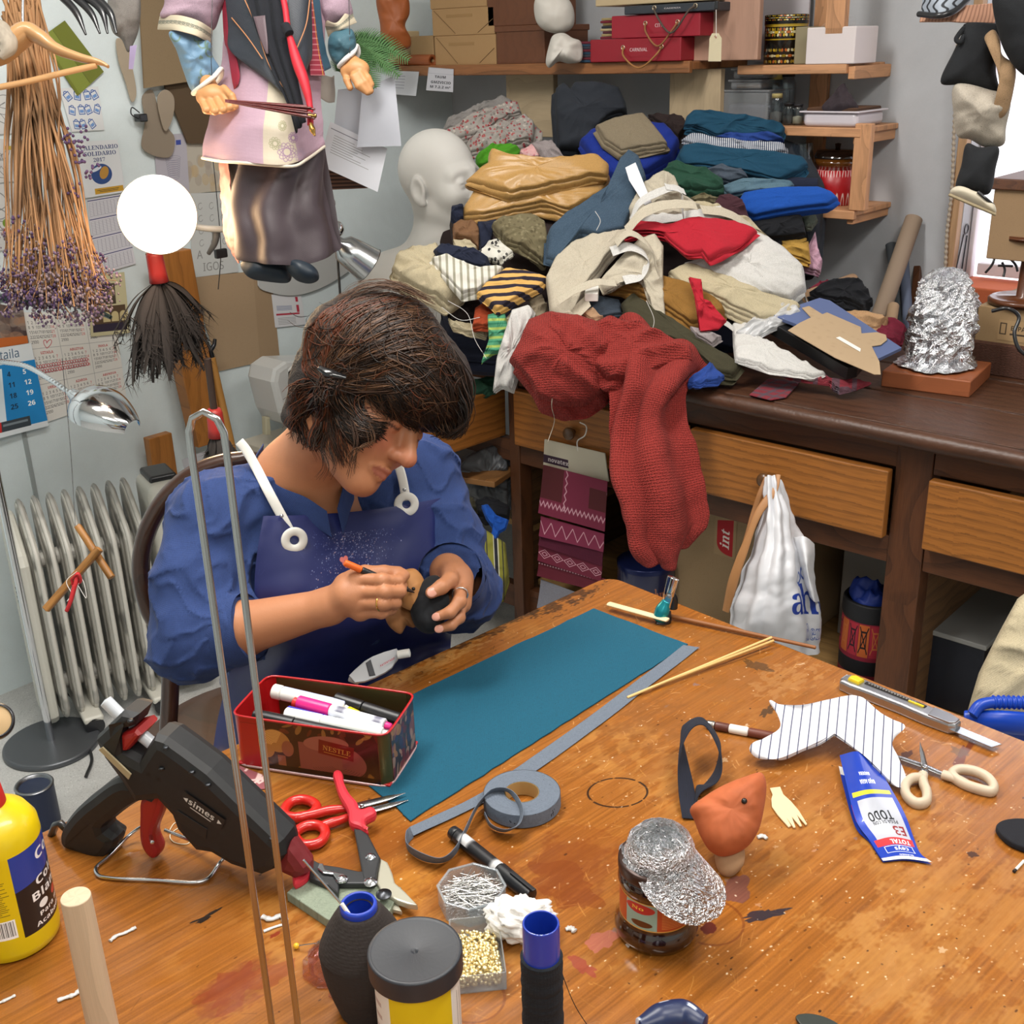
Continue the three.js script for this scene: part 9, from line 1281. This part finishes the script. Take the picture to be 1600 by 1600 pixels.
{const m=(c)=>mat(c,0.8),roll3=(l,x0,y0,x1,y1,d0,d1,r,c)=>one('cardboard_tube',l,'tube',(()=>{const a=D(x0,y0,d0),b=D(x1,y1,d1),h=a.distanceTo(b);return la([[0,0],[r,0],[r,h],[r*0.82,h],[r*0.8,h - 0.03],[0,h - 0.03]],28).applyQuaternion(new THREE.Quaternion().setFromUnitVectors(V(0,1,0),b.clone().sub(a).normalize())).translate(a.x,a.y,a.z);})(),m(c));
  roll3('long brown cardboard tube leaning on the grey wall',1374,496,1428,342,2.9,2.95,0.022,'#8d7a68');roll3('grey tube standing behind the leaning brown tube',1412,515,1392,382,2.95,3.02,0.014,'#4d5257');roll3('slate blue tube beside the grey tube',1420,515,1412,408,2.92,2.98,0.013,'#565f74');roll3('short tan tube end at the foot of the tubes',1392,505,1396,478,2.85,2.88,0.014,'#9a8064');
  one('wooden_stick','dark square wooden stick standing beside the cardboard tubes','stick',(()=>{const a=D(1426,520,2.98),b=D(1440,364,3.02);return plank(0.02,a.distanceTo(b),0.02,0,0,0).applyQuaternion(new THREE.Quaternion().setFromUnitVectors(V(0,1,0),b.clone().sub(a).normalize())).translate((a.x + b.x)/ 2,(a.y + b.y)/ 2,(a.z + b.z)/ 2);})(),benchDark);}
// binder, folder and card pattern
{const pl=planeN(D(1290,540,2.52),V(-0.28,1,0.2),V(0,0,1));const bnd=tag(slab('binder',[[1186,512],[1205,496],[1350,576],[1338,590],[1322,594]],pl,0.03,mat('#141416',0.5),null,{bevel:0.002}),'long black binder lying open towards the bench front','binder');obj('ring_teeth',Array.from({length:34},(_,i)=>{const q=i / 33,a=pl.loc(mix(1206,1338,q),mix(506,582,q));return tr(new THREE.TorusGeometry(0.007,0.0016,6,14),[a[0],a[1],0.032],[0,0.4,0]);}),blackP,bnd);
  const p2=planeN(D(1300,520,2.52),V(-0.28,1,0.2),V(0,0,1));p2.o.y +=0.02;const p3=planeN(p2.o.clone().add(V(0,0.01,0)),V(-0.28,1,0.2),V(0,0,1));
  tag(slab('folder',[[1204,496],[1280,470],[1296,474],[1408,548],[1366,568],[1340,548]],planeN(D(1300,520,2.52).add(V(0,0.02,0)),V(-0.28,1,0.2),V(0,0,1)),0.008,mat('#56648c',0.6)),'slate blue cardboard folder under the tan card pattern','folder');
  tag(slab('card_pattern',[[1231,517],[1250,505],[1267,497],[1253,482],[1264,479],[1285,492],[1292,489],[1345,512],[1346,522],[1370,520],[1384,524],[1386,532],[1376,540],[1362,542],[1374,566],[1376,586],[1366,586],[1305,560]],p3,0.002,kraft('#b79d7c')),'tan card sewing pattern cut like a bird on the blue folder','card pattern');
  const st=slab('paper_strip',[[1306,528],[1312,526],[1345,545],[1344,550]],planeN(p3.o.clone().add(V(0,0.003,0)),V(-0.28,1,0.2),V(0,0,1)),0.0006,whiteP);tag(st,'white paper strip glued on the tan card pattern','paper strip');}
// foil wrapped head on a wooden board
{const A=PY(1376,604,BY),B=PY(1514,622,BY),Cc=PY(1565,593,BY),w=A.distanceTo(B),d=B.distanceTo(Cc),th=yaw(A,B),t=thing('wooden_board','thick reddish brown wooden board carrying the foil head','board',A,th),h=0.036;obj('board',plank(w,h,d,w / 2,h / 2,-d / 2,0.003),mat('#ffffff',0.5,{map:woodTex('#93522f','#6a3319',{rings:5,contrast:0.6})}),t);
  const c=V(w*0.48,h,-d*0.56).applyAxisAngle(V(0,1,0),th).add(A),top=PL(1474,418,V(CZ.x,0,CZ.z),c).y - c.y,R=0.073,k=thing('foil_bust','head form wrapped in crumpled aluminium foil','foil head',c),P=[],nu=46,nv=36;
  for (let j=0;j<=nv;j++) for (let i=0;i<=nu;i++) {const a=(i + 0.45*nz(i % nu*3.1,j*2.7,1))/ nu*6.2832,q=j / nv;let r,y;if (q<0.1) {const e=q / 0.1;r=mix(R*1.25,R*0.98,e);y=0.004 + 0.008*e;} else {const e=(q - 0.1)/ 0.9;y=0.012 + (top - 0.012)*Math.sin(e*Math.PI / 2*0.999)**0.9;const yy=(y - 0.012)/ (top - 0.012);r=R*(0.94 + 0.05*Math.sin(yy*5))*Math.pow(Math.max(0,1 - Math.pow(yy,6)),0.5);} const m=Math.abs(fbm(Math.cos(a)*2.2,Math.sin(a)*2.2,y*26))*0.016 + 0.011*ridge(nz(Math.cos(a)*3.4,Math.sin(a)*3.4,y*40));const rr2=Math.max(0,r + (r>0.004?m - 0.01:0))*(1 + 0.05*Math.cos(a*2));P.push(V(Math.cos(a)*rr2,y + (q<0.1?0.006*Math.abs(nz(Math.cos(a)*6,Math.sin(a)*6,2)):0),Math.sin(a)*rr2));}
  const g=flat(gridGeo(P,nu,nv,{wrapU:true,uvw:3,uvh:2}));g.computeVertexNormals();obj('foil',g,metal('#dcdee2',0.2,{bumpMap:foilB,bumpScale:0.0025}),k);}
// things at the far right of the bench
{const kb=kraft('#9a7d5c');const bxr=(n,l,c,x0,x1,yt,yb,xf,dep,base,m,parts)=>shelfBox(n,l,c,x0,x1,yt,yb,dep,m,{xf,base,parts});
  bxr('carton','low brown cardboard box with printed side at the right of the bench','box',1518,1700,486,562,1.14,0.3,BY + 0.06,kraft('#a1845e'),(t,w,h,dep)=>{obj('print',tr(new THREE.PlaneGeometry(0.12,0.045),[-dep / 2 - 0.001,h*0.45,-w / 2 + 0.11],[0,-Math.PI / 2,0]),mat('#ffffff',0.8,{map:ctex(256,96,(g,W2,H2)=>{g.fillStyle='#a1845e';g.fillRect(0,0,W2,H2);g.fillStyle='#3a2c1e';g.font='bold 30px sans-serif';g.fillText('ESPANOLAS',56,46);g.strokeStyle='#3a2c1e';g.lineWidth=5;g.strokeRect(10,16,26,50);g.fillRect(56,60,120,8);})}),t);});
  bxr('wicker_case','dark woven case with a straw edge under the low carton','case',1510,1700,545,578,1.12,0.32,BY,mat('#4a2a1c',0.8,{bumpMap:burlapB,bumpScale:0.002}));
  bxr('carton','plain brown cardboard carton standing high at the right edge','box',1540,1700,292,404,1.15,0.25,null,kb);bxr('wooden_slab','dark brown wooden slab on the high brown carton','slab',1546,1700,282,296,1.14,0.27,null,benchDark);
  one('wooden_stand','dark wooden turntable stand between the two cartons','stand',(()=>{const c=PX(1600,470,1.2);return [la([[0,0],[0.075,0],[0.076,0.01],[0.07,0.014],[0.018,0.016],[0.016,0.13],[0.06,0.14],[0.06,0.15],[0,0.15]],48,[c.x,c.y - 0.005,c.z])];})(),mat('#5c331c',0.35,{clearcoat:0.4}));
  one('iron_stand','black wrought iron stand legs behind the turntable','stand',[[1555,400,1540,426],[1566,410,1568,432],[1578,404,1590,424],[1560,415,1582,416]].map(([a,b,c,d])=>tb([D(a,b,2.75),D((a + c)/ 2 + 3,(b + d)/ 2,2.75),D(c,d,2.75)],0.003)),blackP);
  one('black_cord','black cord hanging over the low brown carton','cord',tb([D(1550,486,2.42),D(1575,482,2.4),D(1592,495,2.4),D(1585,520,2.4),D(1592,545,2.4),D(1610,560,2.4)],0.004),blackP);
  one('rope','twisted pale rope hanging beside the window edge','rope',tb([PX(1497,60,1.465),PX(1491,200,1.465),PX(1487,300,1.465),PX(1480,360,1.465),PX(1477,420,1.465)],(t)=>0.0042 + 0.0012*Math.sin(t*260),{seg:200,rad:8}),mat('#a39686',0.8));one('ring_pull','thin black wire ring with long pins hanging at the window edge','wire ring',[tr(new THREE.TorusGeometry(0.012,0.0018,8,28),PZ(1510,358,wz0 + 0.003)),tb([PZ(1506,366,wz0 + 0.003),PZ(1494,420,wz0 + 0.003)],0.0018),tb([PZ(1511,368,wz0 + 0.003),PZ(1503,420,wz0 + 0.003)],0.0018)],blackP);}
// ---------- hanging from and standing under the bench ----------
{const pl=planeN(V(0.655,0,0),V(-1,0,0),V(0,0,1)),O=PX(905,720,0.655),t=thing('swatch_book','hanging fabric swatch book in dark pinks with a white novatex header','swatch book',O);
  const put=(n,g,m)=>obj(n,g.translate(-O.x,-O.y,-O.z),m,t);
  put('header',sheet([[852,686],[946,708],[952,752],[850,726]],pl,null,{th:0.003,n:2}),cvm(512,192,(g,w,h)=>{g.fillStyle='#cfc8b4';g.fillRect(0,0,w,h);g.fillStyle='#3a2438';g.fillRect(0,110,205,60);g.fillStyle='#d9d0d0';g.font='bold 44px sans-serif';g.fillText('novatex',36,155);}));
  const zz=(bg,k)=>k===4?fab(bg):cvm(256,96,(g,w,h)=>{g.fillStyle=bg;g.fillRect(0,0,w,h);g.strokeStyle='#d5a8b4';g.lineWidth=3;g.beginPath();if (k===0) {for (let x=0;x<=w;x +=8) g.lineTo(x,70 + (x / 8 % 2)*10);g.stroke();g.beginPath();for (let y=0;y<=80;y +=8) g.lineTo(94 + (y / 8 % 2)*8,y);g.stroke();g.fillStyle='#54181f';g.fillRect(0,0,86,64);g.fillRect(190,20,66,40);} else if (k===1) {for (let i=0;i<6;i++) {g.moveTo(i*44,20);g.lineTo(i*44 + 22,80);g.lineTo(i*44 + 44,20);} g.stroke();} else if (k===2) {g.setLineDash([6,5]);g.lineWidth=8;g.moveTo(0,20);g.lineTo(w,20);g.stroke();} else if (k===3) {for (let i=0;i<5;i++) {g.strokeRect;g.save();g.translate(i*52 + 26,50);g.rotate(0.785);g.strokeRect(-17,-17,34,34);g.strokeRect(-8,-8,16,16);g.restore();}}});
  [[[850,726],[950,752],[946,830],[844,800],'#7a2340',0],[[846,806],[945,834],[944,862],[845,836],'#812848',1],[[844,836],[943,862],[942,884],[844,850],'#5a1230',4],[[843,848],[942,882],[940,908],[843,874],'#6d1a34',3],[[843,874],[946,904],[945,926],[842,898],'#611428',2],[[846,905],[900,925],[885,952],[842,948],'#8d8d98',4]].forEach(([a,b,c,d,col,k],i)=>{const q=planeN(V(0.652 - (5 - i)*0.003,0,0),V(-1,0,0),V(0,0,1));put('swatch',sheet([a,b,c,d],q,null,{th:0.002,n:8,curl:0.006}),zz(col,k));});
  put('hook',tb([PX(905,712,0.655),PX(902,690,0.65),PX(914,680,0.645),PX(916,666,0.64),PX(906,660,0.645)],0.0016),whiteP);}
{const z0=PX(966,890,0.74),z1=PX(1040,900,0.74),R=Math.abs(z1.z - z0.z)/ 2,c=V(0.76,0.218,(z0.z + z1.z)/ 2),h=PX(1000,885,0.72).y - 0.218;const t=thing('cookie_tin','dark blue round tin of COOKIES under the burlap','tin',c);obj('tin_body',la([[0,0],[R,0],[R,h]],56,[0,0,0],[0,2.35,0]),mat('#ffffff',0.3,{map:ctex(1024,256,(g,w,H)=>{g.fillStyle='#141c44';g.fillRect(0,0,w,H);g.fillStyle='#b06a4a';g.font='bold 44px serif';g.textAlign='center';g.fillText('Riberhus',512,70);g.fillStyle='#d9dbe4';g.font='50px serif';g.fillText('COOKIES',512,128);}),clearcoat:0.5}),t);obj('lid',la([[R + 0.001,h - 0.012],[R + 0.0015,h],[R - 0.004,h + 0.002],[0,h + 0.002]],48),mat('#1a234e',0.3,{metalness:0.4}),t);}
{const a=PX(1050,800,0.82),b=PX(1210,840,0.82);const t=shelfBox('carton','big tan cardboard box with a red logo under the bench','box',1052,1225,800,960,0.3,kraft('#a58a66'),{xf:0.8,base:0.212,parts:(t,w,h,dep)=>{obj('logo',tr(new THREE.PlaneGeometry(0.06,0.1),[-dep / 2 - 0.001,h*0.8,-w*0.04],[0,-Math.PI / 2,0]),mat('#ffffff',0.8,{map:ctex(128,208,(g,W2,H2)=>{g.fillStyle='#a58a66';g.fillRect(0,0,W2,H2);g.fillStyle='#b01f26';g.beginPath();g.moveTo(14,20);g.lineTo(110,0);g.lineTo(110,200);g.quadraticCurveTo(14,200,14,130);g.fill();g.save();g.translate(88,178);g.rotate(-Math.PI / 2);g.fillStyle='#ece4dc';g.font='bold italic 72px serif';g.fillText('int',10,0);g.restore();})}),t);}});}
// plastic carrier bag and wooden hanger strap on the knob
{const t=thing('carrier_bag','white plastic carrier bag with blue lettering hanging on the drawer knob','plastic bag',PX(1210,760,0.6)),o=t.position;const bagTex=ctex(512,512,(g,w,h)=>{g.fillStyle='#dcdde2';g.fillRect(0,0,w,h);g.fillStyle='#1c3c9c';g.font='bold 120px serif';g.fillText('ahorro',330,400);g.font='bold 54px serif';g.strokeStyle='#1c3c9c';g.lineWidth=2;g.strokeText('dena',400,470);g.strokeStyle='#3a58a8';g.lineWidth=6;g.beginPath();g.arc(410,290,16,0,6.3);g.stroke();g.beginPath();g.arc(450,280,18,0,6.3);g.stroke();});
  const N=net([[[1196,748,2.42],[1202,744,2.4],[1212,744,2.4],[1220,750,2.42]],[[1190,800,2.44],[1202,800,2.38],[1222,800,2.38],[1240,806,2.43]],[[1172,860,2.46],[1200,860,2.36],[1232,860,2.36],[1258,855,2.43]],[[1150,915,2.48],[1190,915,2.35],[1235,915,2.35],[1272,905,2.44]],[[1136,960,2.49],[1180,965,2.36],[1240,965,2.36],[1284,965,2.46]],[[1140,1020,2.52],[1185,1030,2.41],[1240,1030,2.41],[1284,1020,2.49]]]);
  const g=cloth(N,{nu:60,nv:70,th:0.0015,amp:0.007,freq:16,fold:[0.004,5,0.05],uvn:true}),u=g.attributes.uv;for (let i=0;i<u.count;i++) u.setY(i,1 - u.getY(i));obj('bag',g.translate(-o.x,-o.y,-o.z),mat('#ffffff',0.35,{map:bagTex,transmission:0.15,sheen:0.2}),t);obj('side_gusset',cloth(net([[[1240,840,2.4],[1256,838,2.38],[1270,850,2.41]],[[1250,890,2.4],[1262,890,2.36],[1272,895,2.42]],[[1262,930,2.42],[1272,940,2.38],[1280,940,2.43]]]),{th:0.0015,amp:0.005,freq:20}).translate(-o.x,-o.y,-o.z),mat('#d9dade',0.4),t);
  one('wooden_strap','thin bent wooden strap hanging on the drawer knob beside the bag','strap',tb([D(1216,742,2.4),D(1210,765,2.39),D(1186,800,2.39),D(1166,850,2.4),D(1148,900,2.42),D(1134,955,2.46)],[0.006,0.009,0.007,0.01,0.011,0.008],{flat:0.35,up:V(-1,0.2,0.2),seg:60,rad:10}),mat('#a8774a',0.5));one('wooden_strap','second wooden strap left of the first, on the same knob','strap',tb([D(1198,745,2.42),D(1188,770,2.42),D(1178,800,2.43),D(1166,840,2.43),D(1156,870,2.43)],[0.005,0.006,0.006,0.005,0.003],{flat:0.35,up:V(-1,0.2,0.2),seg:50,rad:10}),mat('#9a6a40',0.5));}
shelfBox('grey_box','plain grey box deep under the bench behind the embroidered bag','box',1310,1392,864,960,0.25,mat('#8a8782',0.8),{xf:1.0,base:0.212});
{const c=PY(1330,1040,0.215);const t=thing('embroidered_bag','black round bag with a red embroidered band and blue lining','bag',[0.85,0.212,0.115]),h=PX(1330,935,0.8).y - 0.212,R=0.066;obj('body',la([[0,0],[R,0.003],[R*1.03,h*0.45],[R*1.0,h*0.8]],48),mat('#ffffff',0.85,{map:ctex(1024,256,(g,w,H)=>{g.fillStyle='#8e1c34';g.fillRect(0,0,w,H);for (let i=0;i<16;i++) for (let r=0;r<2;r++) {g.strokeStyle=['#1c1014','#c9703a','#2a1420'][i % 3];g.fillStyle=i % 2?'#b02a3c':'#c4622a';g.fillRect(i*64 + 3,8 + r*150,58,90);g.lineWidth=5;g.beginPath();g.moveTo(i*64 + 8,14 + r*150);g.lineTo(i*64 + 56,90 + r*150);g.moveTo(i*64 + 56,14 + r*150);g.lineTo(i*64 + 8,90 + r*150);g.stroke();g.strokeRect(i*64 + 18,28 + r*150,28,46);} g.fillStyle='#15131a';g.fillRect(0,108,w,34);})}),t);obj('top_band',la([[R*1.0,h*0.78],[R*1.04,h*0.82],[R*1.02,h*0.97],[R*0.95,h],[R*0.9,h*0.96]],48),mat('#15161b',0.6),t);const lin=puffGeo(smoothLoop([[-R*0.9,0],[0,-R*0.9],[R*0.9,0],[0,R*0.9]],40),0.03,{amp:0.012,freq:26});obj('lining',tr(lin,[0,h*0.98,0],[-Math.PI / 2,0,0]),mat('#0f2f86',0.6),t);}
{const t=shelfBox('dark_box','long dark blue box with a white lid in the right compartment','box',1446,1530,1000,1080,0.5,mat('#131722',0.5),{xf:0.82,base:0.212,parts:(t,w,h,dep)=>{obj('lid',bx(dep + 0.006,0.012,w + 0.006,0,h + 0.004,0,0.003),mat('#8f8f8c',0.6),t);}});}
shelfBox('red_box','small red and white printed box in the right compartment','box',1515,1560,1025,1055,0.08,mat('#8a1c20',0.6),{xf:0.95,base:0.212});
// white sack and blue basket handle at the right edge
F('sack','cream cloth sack standing right of the bench by the blue basket',[[1512,1110],[1530,1050],[1560,990],[1590,935],[1640,900],[1700,950],[1700,1160],[1560,1150]],1.85,0.09,'cream',{lean:0,amp:0.012,freq:9});
{const t=thing('blue_basket','bright blue plastic basket with a ribbed handle at the right edge','basket',D(1590,1150,1.72)),o=t.position,m=mat('#0d3fae',0.35);obj('handle',tb([D(1520,1116,1.7),D(1530,1103,1.7),D(1545,1098,1.7),D(1600,1098,1.7),D(1660,1100,1.7)].map((p)=>p.sub(o)),(q)=>0.0085 + (q>0.25?0.0022*Math.max(0,Math.sin(q*120)):0),{seg:160,rad:14}),m,t);obj('rim',tb([D(1510,1128,1.72),D(1560,1128,1.7),D(1610,1132,1.7),D(1680,1140,1.72)].map((p)=>p.sub(o)),0.012,{flat:1.6}),m,t);obj('side',cloth(net([[[1515,1128,1.73],[1680,1138,1.73]],[[1530,1200,1.78],[1680,1230,1.78]]]).map((r)=>r.map((p)=>p.sub(o))),{th:0.004,amp:0}),m,t);}
// left compartment
F('striped_bag','olive and navy striped cloth bag in the left bench compartment',[[690,820],[720,812],[760,830],[790,850],[796,900],[786,930],[742,946],[726,920],[706,880]],3.02,0.07,'wasp',{lean:0.1,amp:0.008}).material=fm(0,stripes('#7c7a2c',[['#1c1d28',0.1,0.3],['#c9c9c0',0.32,0.37],['#c9c9c0',0.05,0.09],['#1c1d28',0.6,0.66]],2));
F('plastic_bag','grey translucent plastic bag hanging behind the loose board',[[708,745],[730,712],[780,690],[794,720],[794,790],[770,795],[730,770]],3.12,0.04,'clear',{lean:0,amp:0.012,freq:18}).material=mat('#6d7074',0.4,{transmission:0.3,thickness:0});
F('blue_ribbon','bright blue cloth strip hanging over the low shelf',[[752,790],[762,788],[776,806],[794,812],[790,826],[780,832],[774,846],[766,844],[770,824],[760,810]],2.98,0.012,'royal',{lean:0.2});F('fabric_scrap','olive cloth lump on the low shelf of the left compartment',[[688,788],[704,775],[740,780],[746,800],[720,812],[694,806]],3.02,0.03,'olive',{amp:0.008});F('fabric_scrap','black and cream cloth beside the blue strip',[[742,788],[760,782],[796,792],[794,812],[762,816],[746,806]],3.06,0.03,'black',{amp:0.008});F('fabric_scrap','green scraps lying in the open drawer',[[728,604],[760,592],[786,596],[770,612],[742,620]],2.98,0.02,'green',{amp:0.007,lean:1});
F('fabric_scrap','lime green plastic folder below the open drawer',[[668,715],[690,722],[712,726],[700,738],[676,734]],2.96,0.012,'lime');
renderer.render(scene,camera);
